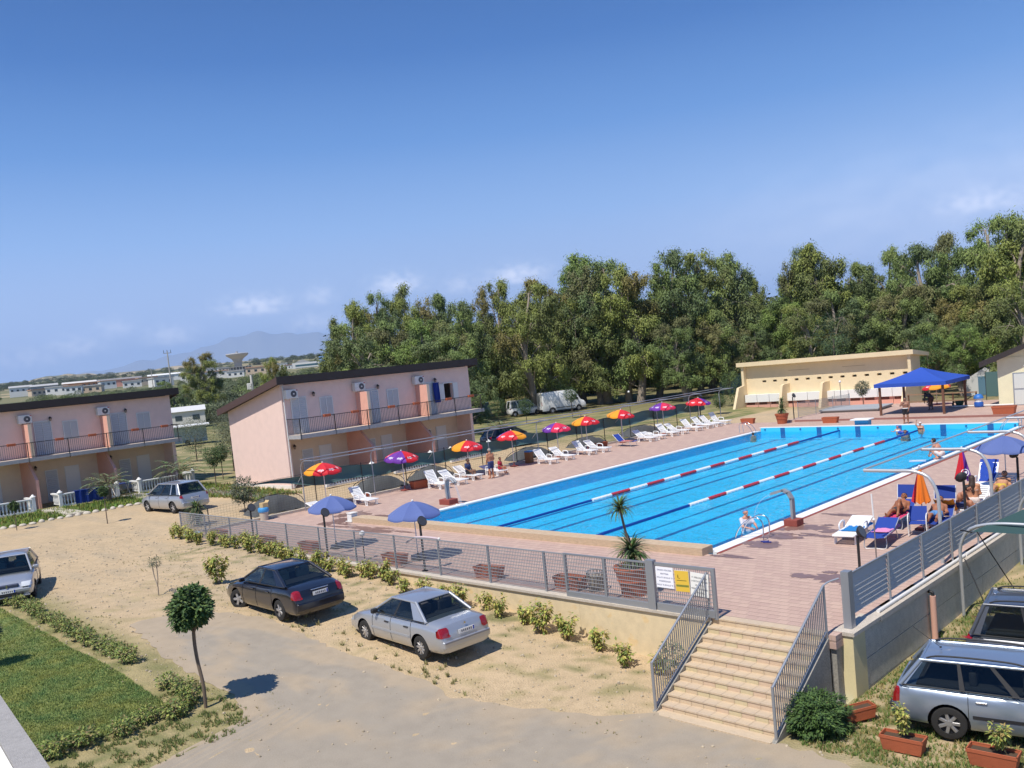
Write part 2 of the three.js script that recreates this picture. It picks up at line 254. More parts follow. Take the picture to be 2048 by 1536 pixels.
{
  const pool = new THREE.Group(); pool.name = 'swimming_pool'; pool.userData.kind = 'structure'; scene.add(pool);
  const pb = mat(0.05, 0.56, 0.81, 0.6, { map: rp(T.plaster, 0.3) }), navy = mat(0.015, 0.11, 0.30, 0.6);
  part('basin', [b2(-16.5, 0.12, 0.85, 0.95, -33.45, 0.12), b2(-16.5, -16.38, 0.95, 1.44, -33.4, 0.1), b2(0, 0.12, 0.95, 1.44, -33.4, 0.1), b2(-16.38, 0, 0.95, 1.5, 0.003, 0.12), b2(-16.38, 0, 0.95, 1.46, -33.45, -33.333)], pb, pool);
  const w = 0.22;
  for (let k = 0; k < 6; k++) {
    const x = -16.38 + 1.68 + 2.65 * k;
    part('lane_line', b2(x - w / 2, x + w / 2, 0.95, 0.96, -32.4, -0.9), navy, pool);
    part('lane_end_marker', b2(x - 0.17, x + 0.17, 0.97, 1.69, -33.335, -33.322), navy, pool);
    part('lane_cross', b2(x - 0.6, x + 0.6, 0.95, 0.962, -32.6, -32.4), navy, pool);
  }
  part('end_wall', b2(-16.38, 0, 1.46, 1.70, -33.6, -33.33), pb, pool);
  part('end_wall_coping', b2(-16.5, 0.1, 1.702, 1.73, -33.75, -33.34), M.offwhite, pool);
  for (let k = 0; k < 7; k++) part('lane_hook', rod([-16.38 + 0.35 + 2.65 * k, 1.58, -33.33], [-16.38 + 0.35 + 2.65 * k, 1.58, -33.29], 0.06, 0.06, 10), navy, pool);
  for (const s of [0, 1]) { // white overflow coping, piece by piece, with the red edging behind it
    const xa = s ? 0 : -16.82, xr = s ? 0.44 : -16.95;
    for (let z = 0; z > -33; z -= 1.96) part('coping_stone', b2(xa, xa + 0.44, 1.42, 1.512 + 0.001 * (Math.round(z) % 2), z - 1.95, z), M.white, pool);
    part('red_edging', b2(xr, xr + 0.13, 1.42, 1.508, -33.4, 0.1), M.redbrick, pool);
  }
  const nearwall = thing('pool_end_wall', 'long beige block wall standing at the near end of the pool', 'wall');
  for (let i = 0; i < 22; i++) { const x0 = -18.6 + i * 0.8568; part('wall_block', b2(x0, x0 + 0.853, 1.5, 1.74, 0.0, 0.62), i % 3 ? M.block : (M.block ??= grainy(0.60, 0.45, 0.30, 0.95, 0.4)), nearwall); }
  const skimmer = thing('filter_box', 'small white cube box at the left end of the beige pool wall', 'box', [-18.95, 1.5, 0.35]);
  part('box_body', rbox(0.36, 0.34, 0.36, 0.03, 0, 0.19, 0), M.white, skimmer); part('box_lid', rbox(0.4, 0.05, 0.4, 0.02, 0, 0.385, 0), M.offwhite, skimmer); part('box_base', box(0.5, 0.02, 0.5, 0, 0.014, 0), M.offwhite, skimmer);
  T.ripple = texture(1024, (u, v) => { const k = 0.5 + 0.34 * tn(u + 0.25 * tn(u, v, 3, 2), v * 1.0, 9, 5) + 0.16 * tn(u, v, 34, 3); return [k, k, k]; }, false);
  const water = new THREE.MeshPhysicalMaterial({ color: C3(0.70, 0.93, 1), roughness: 0.03, transmission: 1, thickness: 0, ior: 1.33, bumpMap: rp(T.ripple, 1 / 5.5), bumpScale: 0.34, side: THREE.DoubleSide });
  const surf = new THREE.PlaneGeometry(16.38, 33.33, 200, 400).rotateX(-Math.PI / 2).translate(-8.19, 0, -16.665);
  const p = surf.attributes.position; for (let i = 0; i < p.count; i++) { const x = p.getX(i), z = p.getZ(i); p.setY(i, 1.405 + 0.020 * n2(x * 0.8 + 0.5 * n2(z * 0.7, x * 0.7), z * 1.2) + 0.012 * n2(x * 1.9 + 7, z * 2.6) + 0.006 * n2(x * 4.2, z * 5)); }
  surf.computeVertexNormals(); const q = metric(surf);
  const o = setting('pool_water', q, water);
}
for (const [x, nm] of [[-10.66, 'far'], [-5.38, 'near']]) { // lane ropes: blue floats at both ends, white and red in between
  const rope = thing('lane_rope', nm === 'far' ? 'red and white floating lane rope on the left side of the pool' : 'red and white floating lane rope nearer the right edge of the pool', 'lane rope', [x, 1.43, 0], 0, 'lane ropes floating in the pool');
  const fl = (len, n, R = 0.085) => join(Array.from({ length: n }, (_, i) => new THREE.CylinderGeometry(R, R, len / n * 0.86, 8).rotateX(Math.PI / 2).translate(0, 0, -len / n * (i + 0.5))));
  const f = fl(1.45, 5), fb = fl(1.45, 12, 0.055), mr = mat(0.52, 0.03, 0.045, 0.5), mw = mat(0.82, 0.82, 0.82, 0.5), mb = mat(0.006, 0.05, 0.30, 0.5);
  part('cable', rod([0, 0, 0], [0, 0, -33.3], 0.012), M.dark, rope);
  for (let k = 0; k < 23; k++) { const blue = k < 5 || k > 18, o = part('float_segment', blue ? fb : f, blue ? mb : (k - 5) % 2 ? mr : mw, rope); o.position.z = -k * 1.45; o.position.x = 0.03 * n2(k * 0.4, x); }
}
{ // wet patches where bathers and showers drip on the pavers
  const wetm = mat(0.235, 0.14, 0.115, 0.3), patches = [[1.1, 0.35, 0.7, 0.16, 41], [1.25, -1.5, 0.75, 0.5, 42], [1.5, -4.3, 0.8, 0.5, 43], [4.9, 1.55, 0.85, 0.55, 44], [-19.3, 0.1, 1.5, 1.2, 45], [-16.5, 1.4, 2.4, 0.35, 46], [1.5, -6.6, 0.6, 0.2, 47], [1.2, -2.7, 0.9, 0.35, 50], [2.3, -3.2, 0.6, 0.18, 51]];
  for (const [x, z, a, b, s] of patches) {
    const list = []; const r = rng(s);
    for (let k = 0; k < 9; k++) {
      const ox = k ? (r() * 2 - 1) * a * 1.05 : 0, oz = k ? (r() * 2 - 1) * b * 1.15 : 0, m = k ? 0.2 + 0.3 * r() : 0.75, n = 40, sh = new THREE.Shape();
      for (let i = 0; i < n; i++) { const t = i / n * Math.PI * 2, q = m * (1 + 0.4 * n2(Math.cos(t) * 1.6 + s + k * 3, Math.sin(t) * 1.6) + 0.25 * n2(Math.cos(t) * 5 + s, Math.sin(t) * 5 + k)); sh[i ? 'lineTo' : 'moveTo'](ox + Math.cos(t) * a * q, oz + Math.sin(t) * b * q); }
      list.push(new THREE.ShapeGeometry(sh).rotateX(-Math.PI / 2).translate(x, 1.504 + k * 0.0006, z));
    }
    setting('wet_patch', list, wetm, 'stuff');
  }
}
// ---------------------------------------------------------------- retaining walls, stairs, fences
{
  const w = thing('retaining_wall', 'long low cream plastered wall below the grey mesh fence', 'wall');
  const wallm = mat(0.74, 0.60, 0.38, 0.95, { map: rp(texture(512, (u, v) => { const k = 0.94 + 0.12 * tn(u, v, 7, 5) + 0.06 * tn(u, v, 60, 2), s = smooth(0.25, 0.55, tn(u, v, 4, 4)); return [k, k * mix(1, 0.92, s), k * mix(1, 0.78, s)]; }), 0.3) });
  for (let i = 0; i < 7; i++) { const x0 = -25.15 + i * 4.145; part('wall_panel', metric(b2(x0, x0 + 4.14, -0.3, 1.44, 5.85, 6.06)), wallm, w); part('wall_cap', metric(b2(x0 - 0.004, x0 + 4.141, 1.442, 1.515, 5.79, 6.12)), M.cap, w); }
  const r = thing('concrete_wall', 'grey concrete retaining wall beside the parked cars on the right', 'wall');
  const pm = grainy(0.64, 0.60, 0.50, 0.95, 0.5), pm2 = grainy(0.60, 0.565, 0.47, 0.95, 0.5);
  for (let k = 0, z = 5.0; z > -40; z -= 4.0, k++) for (let c = 0; c < 3; c++) part('concrete_panel', metric(b2(6.96, 7.2 + 0.004 * ((k + c) % 2), -0.6 + c * 0.66, 0.048 + c * 0.66, z - 3.985, z)), (k + c) % 3 ? pm : pm2, r);
  for (let z = 4.2; z > -40; z -= 3.0) part('wall_cap', metric(b2(6.9, 7.27, 1.38, 1.50, z - 2.985, z)), M.cap, r);
  for (let z = 4.0; z > -39; z -= 6) part('cable_conduit', rod([7.12, 1.54, z], [7.12, 1.54, z - 5.9], 0.045, 0.045, 8), M.offwhite, r);
  const q = thing('wall_pillar', 'pale yellow square pillar at the top right of the stairs', 'pillar', [7.02, 0, 5.42]);
  part('pillar_body', metric(b2(-0.19, 0.2, -0.4, 1.42, -0.42, 0.2)), M.paleyellow.clone(), q).material.color.setRGB(0.72, 0.62, 0.36); part('pillar_cap', metric(b2(-0.23, 0.25, 1.422, 1.505, -1.2, 0.24)), M.cap, q);
  part('wall_return', metric(b2(6.2, 6.955, -0.4, 1.19, 4.9, 5.9)), M.concrete, r); part('wall_return', metric(b2(6.75, 6.85, -0.4, 1.2, 5.3, 6.0)), M.concrete, r);
  const pipe = thing('drain_pipe', 'short pink drain pipe standing against the grey concrete wall', 'pipe', [7.32, 0, 1.15]);
  part('pipe_tube', rod([0, 0, 0], [0, 1.2, 0], 0.075, 0.075, 12), mat(0.62, 0.36, 0.28, 0.7), pipe); part('pipe_elbow', tube([[0, 1.2, 0], [0, 1.28, 0], [-0.1, 1.3, 0]], 0.04, 8, 8), M.dark, pipe);
}
const STAIR = { x0: 3.92, x1: 6.74, z0: 5.95, n: 10, h: 0.15, t: 0.262 };
{
  const s = thing('staircase', 'tan tiled staircase leading from the drive up to the pool', 'stairs');
  const tone = [0, 1, 2, 3].map((k) => grainy(0.68 + 0.025 * (k % 2), 0.53 + 0.02 * (k % 3), 0.355 + 0.02 * (k % 2), 0.7, 1.5)), nose = [0, 1].map((k) => grainy(0.65 + 0.03 * k, 0.515 + 0.02 * k, 0.37, 0.75, 1.5));
  const r = rng(3);
  for (let i = 0; i < STAIR.n; i++) {
    const y = 1.5 - i * STAIR.h, z1 = STAIR.z0 + i * STAIR.t, st = part('step', b2(STAIR.x0 + 0.01, STAIR.x1 - 0.01, -0.4, y - 0.04, z1 - 0.3, z1 + 0.02), M.concrete, s);
    const w = (STAIR.x1 - STAIR.x0) / 9;
    for (let k = 0; k < 9; k++) part('riser_tile', b2(STAIR.x0 + k * w + 0.004, STAIR.x0 + (k + 1) * w - 0.004, Math.max(y - STAIR.h, -0.02), y - 0.034, z1 + 0.022, z1 + 0.034 + 0.002 * r()), tone[Math.floor(r() * 4)], st);
    for (let k = 0; k < 9; k++) part('tread_tile', b2(STAIR.x0 + k * w + 0.003, STAIR.x0 + (k + 1) * w - 0.003, y - 0.034, y + 0.001 * r(), z1 - STAIR.t + 0.03, z1 + 0.052), nose[Math.floor(r() * 2)], st);
  }
  part('bottom_slab', b2(STAIR.x0 - 0.04, STAIR.x1 + 0.02, -0.2, 0.035, STAIR.z0 + STAIR.n * STAIR.t - 0.22, STAIR.z0 + STAIR.n * STAIR.t + 0.1), nose[1], s);
  for (const x of [STAIR.x0 - 0.06, STAIR.x1 + 0.06]) { const sh = new THREE.Shape([[0, 1.46], [0, -0.3], [-2.72, -0.3], [-2.72, -0.02]].map((p) => new THREE.Vector2(...p))); part('side_wall', new THREE.ExtrudeGeometry(sh, { depth: 0.1, bevelEnabled: false }).rotateY(Math.PI / 2).translate(x - 0.05, 0, 5.95), M.concrete, s); }
}
const bars = (x0, x1, y0, y1, n, r = 0.006) => Array.from({ length: n }, (_, i) => box(r * 2, y1 - y0, r * 2, mix(x0, x1, (i + 0.5) / n), (y0 + y1) / 2, 0));
for (const [k, x] of [[0, STAIR.x0 - 0.06], [1, STAIR.x1 + 0.07]]) {
  const f = thing('stair_railing', k ? 'grey steel railing with thin bars down the right side of the stairs' : 'grey steel railing with thin bars down the left side of the stairs', 'railing', [x, 0, 0], 0, 'railings of the pool stairs');
  const za = 6.0, zb = 8.5, ya = 1.5, yb = 0.02, H = 1.12;
  part('post', rod([0, 1.2, za], [0, ya + H, za], 0.03, 0.03, 8), M.steel, f); part('post', rod([0, -0.1, zb], [0, yb + H + 0.02, zb], 0.035, 0.035, 8), M.steel, f);
  part('handrail', rod([0, ya + H, za], [0, yb + H, zb], 0.028, 0.028, 8), M.steel, f); part('bottom_rail', rod([0, ya + 0.1, za], [0, yb + 0.12, zb], 0.02, 0.02, 8), M.steel, f);
  part('baluster_bars', Array.from({ length: 30 }, (_, i) => { const t = (i + 0.5) / 30, z = mix(za, zb, t), y = mix(ya, yb, t); return rod([0, y + 0.1, z], [0, y + H, z], 0.014, 0.014, 5); }), M.steel, f, 'stuff');
  if (k) part('hook_rail', tube([[0, ya + H, za], [0.02, ya + H + 0.03, za - 0.2], [0.12, ya + H + 0.05, za - 0.5]], 0.02, 10), M.pipe, f);
}
{
  const fen = thing('mesh_fence', 'grey galvanised mesh fence on the cream wall along the near side of the pool', 'fence', [0, 1.5, 5.93]);
  const xs = [-24.95]; for (let x = -22.5; x < -1.2; x += 2.325) xs.push(x); xs.push(-0.75);
  const mesh = (x0, x1, y0, y1, nv) => [...Array.from({ length: 11 }, (_, i) => box(x1 - x0, 0.018, 0.01, (x0 + x1) / 2, mix(y0, y1, i / 10), 0.014)), ...bars(x0, x1, y0, y1, nv, 0.0055)];
  for (const x of xs) part('post', b2(x - 0.03, x + 0.03, -0.02, 1.2, -0.03, 0.03), M.steel, fen);
  for (let i = 0; i < xs.length - 1; i++) { const a = xs[i] + 0.03, b = xs[i + 1] - 0.03; part('mesh_panel', mesh(a, b, 0.2, 1.17, Math.round((b - a) / 0.066)), M.galv, fen, 'stuff'); part('top_rail', b2(a, b, 1.165, 1.195, -0.02, 0.02), M.galv, fen); part('lower_wire', b2(a, b, 0.145, 0.16, -0.008, 0.008), M.galv, fen); }
  const gate = thing('sliding_gate', 'grey steel sliding gate with close mesh beside the big flowerpot', 'gate', [0, 1.5, 6.02]);
  const gx = [-0.7, 0.7, 2.14];
  part('bottom_beam', b2(-0.7, 2.1, 0.02, 0.16, -0.05, 0.05), M.steel, gate);
  for (const x of gx.slice(0, 2)) part('upright', b2(x - 0.035, x + 0.035, 0.162, 1.24, -0.03, 0.03), M.steel, gate);
  for (let i = 0; i < 2; i++) { part('mesh_panel', mesh(gx[i] + 0.04, gx[i + 1] - 0.04, 0.17, 1.2, 22), M.galv, gate, 'stuff'); part('top_beam', b2(gx[i] + 0.036, gx[i + 1] - 0.04, 1.2, 1.24, -0.025, 0.025), M.steel, gate); }
  part('main_post', b2(2.1, 2.34, -0.02, 1.3, -0.08, 0.08), M.steel, gate);
  const g2 = thing('gate_panel', 'grey steel gate leaf that carries three notice boards', 'gate', [0, 1.5, 6.02]);
  part('bottom_beam', b2(2.36, 4.05, 0.02, 0.2, -0.05, 0.05), M.steel, g2); part('top_beam', b2(2.36, 4.1, 1.18, 1.25, -0.03, 0.03), M.steel, g2); part('end_post', b2(4.02, 4.1, -0.02, 1.178, -0.035, 0.035), M.steel, g2);
  part('mesh_panel', mesh(2.36, 4.02, 0.2, 1.18, 27), M.galv, g2, 'stuff');
  const sign = (name, label, x0, x1, y0, y1, tilt, draw) => {
    const o = thing(name, label, 'sign', [(x0 + x1) / 2, 1.5 + (y0 + y1) / 2, 6.062]); o.rotation.z = tilt;
    part('board', box(x1 - x0, y1 - y0, 0.012), M.white, o); part('print', new THREE.PlaneGeometry(x1 - x0 - 0.01, y1 - y0 - 0.01).translate(0, 0, 0.01), mat(1, 1, 1, 0.6, { map: canvasTexture(256, 256, draw) }), o);
  };
  const text = (c, w, L, col, y0, dy, s) => { c.fillStyle = col; c.textAlign = 'center'; c.font = `bold ${s}px sans-serif`; L.forEach((t, i) => c.fillText(t, w / 2, y0 + dy * i, w - 18)); };
  sign('notice_board', 'white pool hours notice on the gate, left of the yellow one', 2.40, 2.93, 0.62, 1.16, 0, (c, w, h) => { c.fillStyle = '#f4f4fb'; c.fillRect(0, 0, w, h); text(c, w, ['ORARIO PISCINA', 'MATTINA', 'DALLE 9.30 ALLE 13', 'POMERIGGIO', 'DALLE 15.30 ALLE 19'], '#4a4c70', 46, 46, 27); });
  sign('notice_board', 'yellow notice with green stripe between the two white boards', 2.97, 3.39, 0.58, 1.12, 0.03, (c, w, h) => { c.fillStyle = '#e6bf45'; c.fillRect(0, 0, w, h); c.fillStyle = '#4a3c10'; c.fillRect(52, 60, 16, 34); c.beginPath(); c.arc(80, 70, 26, 0.8, 4.2); c.lineWidth = 6; c.strokeStyle = '#7a5c14'; c.stroke(); c.fillStyle = '#5b5a1c'; c.fillRect(30, 116, 180, 8); c.fillStyle = '#7c8438'; c.fillRect(14, 172, 228, 26); });
  sign('notice_board', 'white bathing rules board tilted on the gate, right of the yellow notice', 3.42, 3.93, 0.52, 1.10, -0.06, (c, w, h) => { c.fillStyle = '#f1f0ea'; c.fillRect(0, 0, w, h); text(c, w, ["E' OBBLIGATORIA", 'LA DOCCIA ED INDOSSARE', 'LA CUFFIA', 'PRIMA DI IMMERGERSI', 'IN PISCINA'], '#55565c', 60, 42, 26); });
}
{ // slatted fence along the right edge of the deck
  const f = thing('slatted_fence', 'grey steel louvre fence along the right edge of the pool deck', 'fence', [7.02, 1.5, 0]);
  part('end_post', b2(-0.09, 0.09, -0.02, 1.3, 5.18, 5.4), M.steel, f);
  const slat = box(0.014, 0.116, 2.08).rotateZ(0.34), slatm = mat(0.46, 0.455, 0.435, 0.65);
  for (let i = 0; i < 20; i++) {
    const z = 5.17 - i * 2.13;
    part('post', rod([0.03, -0.06, z - 2.1], [0.03, 1.2, z - 2.1], 0.028, 0.028, 8), M.steel, f);
    part('top_rail', b2(-0.02, 0.02, 1.175, 1.21, z - 2.12, z - 0.01), M.steel, f);
    for (let k = 0; k < 8; k++) { const o = part('slat', slat, slatm, f); o.position.set(-0.02, 0.31 + k * 0.119, z - 1.06); }
  }
}
// ---------------------------------------------------------------- pipe frames over the deck edges, shade net
{
  const f = thing('awning_structure', 'grey steel pipe frame with curved posts along the left deck edge', 'awning frame', [0, 1.5, 0]);
  for (let i = 0; i < 10; i++) { const z = -0.7 - i * 4.55; part('post', tube([[-24.6, 0, z], [-24.6, 1.6, z], [-24.6, 2.35, z], [-24.35, 2.62, z], [-23.95, 2.66, z], [-23.4, 2.66, z]], 0.03, 22, 7), M.steel, f); }
  for (const [x, y] of [[-24.5, 2.72], [-23.45, 2.66]]) part('long_pipe', rod([x, y, -0.65], [x, y, -42], 0.028, 0.028, 8), M.steel, f);
  for (let i = 0; i < 9; i += 2) part('brace', rod([-24.6, 1.9, -0.7 - i * 4.55], [-25.4, 1.2, -0.7 - i * 4.55], 0.018, 0.018, 6), M.pipe, f);
  const r = thing('awning_structure', 'grey steel pipe frame with arched posts above the right side of the pool', 'awning frame', [0, 1.5, 0]);
  for (let i = 0; i < 8; i++) { const z = -1.0 - i * 4.4; part('post', tube([[6.85, -0.02, z], [6.85, 1.4, z], [6.82, 1.95, z], [6.62, 2.38, z], [6.25, 2.54, z], [5.7, 2.55, z], [4.85, 2.55, z]], 0.05, 26, 8), M.pipe, r); }
  for (const x of [4.85, 6.3]) part('long_pipe', rod([x, 2.58, -1.0], [x, 2.58, -33], 0.028, 0.028, 8), M.pipe, r);
  // dark green shade net strung low along the left side, drooping to a point at its near end
  const n = 90, pos = [], idx = [];
  for (let i = 0; i <= n; i++) { const z = mix(2.0, -40, i / n), t = smooth(2.0, -3, z), top = 3.36 + 0.1 * Math.sin(z * 1.35) * t, bot = mix(3.3, 2.62 + 0.07 * Math.sin(z * 1.35 + 0.5), t);
    for (let j = 0; j <= 4; j++) pos.push(-25.0 - 0.12 * Math.sin(j / 4 * Math.PI) + 0.03 * Math.sin(z * 3 + j), mix(top, bot, j / 4), z); }
  for (let i = 0; i < n; i++) for (let j = 0; j < 4; j++) { const a = i * 5 + j, b = a + 5; idx.push(a, b, a + 1, b, b + 1, a + 1); }
  const q = new THREE.BufferGeometry(); q.setAttribute('position', new THREE.Float32BufferAttribute(pos, 3)); q.setIndex(idx); q.computeVertexNormals();
  const s = thing('shade_net', 'long dark green shade net strung along the left side of the deck', 'net');
  part('net_cloth', q, M.net, s);
  part('net_wire', rod([-25, 3.4, 2.0], [-25, 3.36, -40], 0.008), M.dark, s);
  const cf = thing('chain_link_fence', 'thin wire fence with dark posts under the green shade net', 'fence', [-25.02, 1.5, 0]);
  for (let i = 0; i < 15; i++) part('post', rod([0, 0, 4.5 - i * 3.1], [0, i > 1 ? 1.95 : 1.1, 4.5 - i * 3.1], 0.028, 0.028, 6), M.dark, cf);
  const wires = []; for (let k = 0; k < 9; k++) wires.push(rod([0, 0.12 + k * 0.125, 5.9], [0, 0.12 + k * 0.125, -39], 0.0035, 0.0035, 3)); for (let z = 5.9; z > -39; z -= 0.16) wires.push(rod([0, 0.1, z], [0, 1.15, z], 0.003, 0.003, 3));
  part('wire_mesh', wires, M.dark, cf, 'stuff');
}
// collapsed dark tarpaulins lying behind the fence
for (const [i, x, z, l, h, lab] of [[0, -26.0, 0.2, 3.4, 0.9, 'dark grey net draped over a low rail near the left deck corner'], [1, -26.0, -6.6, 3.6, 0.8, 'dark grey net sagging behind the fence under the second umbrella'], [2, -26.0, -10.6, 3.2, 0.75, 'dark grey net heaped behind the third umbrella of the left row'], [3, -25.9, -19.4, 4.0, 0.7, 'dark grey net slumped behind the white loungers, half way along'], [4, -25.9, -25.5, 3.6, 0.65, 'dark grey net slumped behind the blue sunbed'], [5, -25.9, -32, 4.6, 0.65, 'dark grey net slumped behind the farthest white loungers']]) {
  const n = 14, m = 9, pos = [], idx = [];
  for (let a = 0; a <= n; a++) for (let b = 0; b <= m; b++) { const u = a / n, v = b / m, hh = h * Math.sin(Math.PI * clamp(u * 1.05)) ** 0.55 * Math.sin(Math.PI * v) ** 0.7 + 0.07 * n2(u * 5 + i * 7, v * 5); pos.push((v - 0.5) * 1.5 + 0.06 * n2(u * 6, v * 4 + i), Math.max(0, hh), (u - 0.5) * -l); }
  for (let a = 0; a < n; a++) for (let b = 0; b < m; b++) { const q = a * (m + 1) + b, r = q + m + 1; idx.push(q, r, q + 1, r, r + 1, q + 1); }
  const q = new THREE.BufferGeometry(); q.setAttribute('position', new THREE.Float32BufferAttribute(pos, 3)); q.setIndex(idx); q.computeVertexNormals();
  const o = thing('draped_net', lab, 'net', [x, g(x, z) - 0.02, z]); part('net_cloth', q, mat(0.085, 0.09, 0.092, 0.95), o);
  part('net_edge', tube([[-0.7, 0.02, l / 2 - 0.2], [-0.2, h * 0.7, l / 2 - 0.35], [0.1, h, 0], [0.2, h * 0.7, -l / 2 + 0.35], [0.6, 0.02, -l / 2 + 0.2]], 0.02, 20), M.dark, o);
}
// ---------------------------------------------------------------- pink apartment houses
function shutterPair(w, h, parent, x, y, z, name, open) { // facing +x
  const o = part(name, [b2(0, 0.05, 0, h + 0.06, -w / 2 - 0.06, -w / 2), b2(0, 0.05, 0, h + 0.06, w / 2, w / 2 + 0.06), b2(0, 0.051, h, h + 0.062, -w / 2, w / 2), ...(open ? [] : [b2(0, 0.05, 0, h, -0.02, 0.02)])], M.frame, parent); o.position.set(x, y, z);
  if (!open) for (const s of [-1, 1]) part('shutter_leaf', b2(0.005, 0.035, 0.02, h - 0.01, s > 0 ? 0.03 : -w / 2 + 0.01, s > 0 ? w / 2 - 0.01 : -0.03), M.shutter, o);
  else { for (const s of [-1, 1]) part('shutter_leaf', b2(0.052, 0.085, 0.02, h - 0.01, s > 0 ? w / 2 : -w - 0.02, s > 0 ? w + 0.02 : -w / 2), M.offwhite, o); }
  return o;
}
function pinkHouse(label, X, z0, units, y, opts) { // z0: left (near) end, facade faces +x, units of 5 m going to -z
  const h = thing('apartment_house', label, 'house', [X, y, z0]), L = units * 5 + 0.55, D = 6.8, F = 6.35, B = 4.9;
  const sh = new THREE.Shape([[0, -0.4], [0, F], [D, B], [D, -0.4]].map((p) => new THREE.Vector2(-p[0], p[1])));
  const wall = part('wall', metric(new THREE.ExtrudeGeometry(sh, { depth: 0.25, bevelEnabled: false }).translate(0, 0, -0.25)), M.pink, h);
  part('wall', metric(new THREE.ExtrudeGeometry(sh, { depth: 0.25, bevelEnabled: false }).translate(0, 0, -L)), M.pink, h);
  const holed = (x0, x1, y0, y1, z0, z1, hole) => hole ? [b2(x0, x1, y0, y1, z0, hole[2]), b2(x0, x1, y0, y1, hole[3], z1), b2(x0, x1, y0, hole[0], hole[2], hole[3]), b2(x0, x1, hole[1], y1, hole[2], hole[3])].map((q) => metric(q)) : [metric(b2(x0, x1, y0, y1, z0, z1))];
  const oz = opts.open === undefined ? undefined : -opts.open * 5;
  part('front_wall', holed(-0.25, -0.003, 2.9, F - 0.05, -L + 0.252, -0.252, oz !== undefined && [4.07, 5.24, oz - 3.87, oz - 3.04]), M.pink, h);
  part('back_wall', metric(b2(-D + 0.003, -D + 0.25, -0.4, B - 0.05, -L + 0.252, -0.252)), M.pink, h);
  part('ground_floor_wall', holed(-1.75, -1.5, -0.4, 2.9, -L + 0.252, -0.252, oz !== undefined && [0.02, 2.05, oz - 2.66, oz - 1.98]), M.creamy ??= mat(0.74, 0.60, 0.46, 0.9, { map: rp(T.plaster, 0.25) }), h);
  part('ceiling', b2(-1.5, 0, 2.9, 3.0, -L + 0.253, -0.253), M.creamy, h);
  part('plinth', metric(b2(-D - 0.02, 0.02, -0.4, 0.16, -0.02, 0.03)), M.offwhite, h);
  const rs = (a, b, c, d) => new THREE.Shape([[a, b], [c, d], [c, d + 0.18], [a, b + 0.18]].map((p) => new THREE.Vector2(-p[0], p[1])));
  const roof = part('roof', new THREE.ExtrudeGeometry(rs(-0.5, F + 0.1, D + 0.55, B - 0.12), { depth: L + 0.9, bevelEnabled: false }).translate(0, 0, -L - 0.45), M.fascia, h);
  part('fascia_board', b2(0.5, 0.56, F - 0.02, F + 0.46, -L - 0.5, 0.5), M.fascia, roof);
  for (const z of [0.452, -L - 0.5]) part('verge_board', new THREE.ExtrudeGeometry(new THREE.Shape([[-0.5, F + 0.44], [D + 0.55, B + 0.2], [D + 0.55, B - 0.2], [-0.5, F + 0.0]].map((p) => new THREE.Vector2(-p[0], p[1]))), { depth: 0.05, bevelEnabled: false }).translate(0, 0, z), M.verge ??= mat(0.085, 0.05, 0.045, 0.75), roof);
  part('balcony_slab', metric(b2(0, 1.4, 2.98, 3.2, -L + 0.1, -0.15)), M.slab, h);
  part('balcony_tiles', b2(0, 1.36, 3.201, 3.215, -L + 0.12, -0.17), mat(0.5, 0.42, 0.36, 0.8), h);
  const rail = part('balcony_railing', [b2(1.33, 1.37, 4.17, 4.21, -L + 0.12, -0.2), b2(1.335, 1.365, 3.29, 3.315, -L + 0.12, -0.2), b2(0, 1.33, 4.17, 4.21, -0.24, -0.2), b2(0, 1.33, 3.29, 3.31, -0.235, -0.205), b2(0, 1.33, 4.17, 4.21, -L + 0.12, -L + 0.16)], M.iron, h);
  part('railing_bars', [...Array.from({ length: Math.round((L - 0.4) / 0.125) }, (_, i) => box(0.014, 0.88, 0.014, 1.35, 3.74, -0.25 - i * 0.125)), ...Array.from({ length: 10 }, (_, i) => box(0.014, 0.88, 0.014, 0.13 * i + 0.06, 3.74, -0.22))], M.iron, rail, 'stuff');
  for (let z = -0.22; z > -L; z -= 2.5) part('railing_post', b2(1.35, 1.4, 2.95, 4.22, z - 0.025, z + 0.025), M.iron, rail);
  for (let u = 0; u < units; u++) {
    const z = -u * 5, op = opts.open === u;
    shutterPair(1.0, 2.2, h, 0, 3.21, z - 1.15 + (u ? -0.55 : 0), 'balcony_door');
    shutterPair(0.86, 1.2, h, 0, 4.05, z - 3.15 - (u ? 0.3 : 0), 'upper_window', op);
    const gd = part('ground_door', [b2(-1.5, -1.45, 0, 2.1, z - 2.72, z - 2.67), b2(-1.5, -1.45, 0, 2.1, z - 1.97, z - 1.92), b2(-1.5, -1.45, 2.05, 2.1, z - 2.67, z - 1.97)], M.frame, h); if (op) part('door_panel', b2(-2.4, -1.76, 0.06, 2.04, z - 2.02, z - 1.98), M.shutter, gd); else part('door_panel', b2(-1.47, -1.44, 0.0, 2.05, z - 2.67, z - 1.97), M.shutter, gd);
    const gw = part('ground_window', [b2(-1.5, -1.46, 0.0, 2.2, z - 4.15, z - 3.2)], M.frame, h); part('roller_blind', b2(-1.459, -1.44, 0.05, 2.15, z - 4.1, z - 3.25), M.offwhite, gw);
    if (u) { part('balcony_divider', metric(b2(0, 1.25, 3.2, 5.35, z - 0.62, z - 0.45)), M.salmon, h); part('divider_edge', b2(1.252, 1.275, 3.22, 5.36, z - 0.64, z - 0.43), M.creamy, h); }
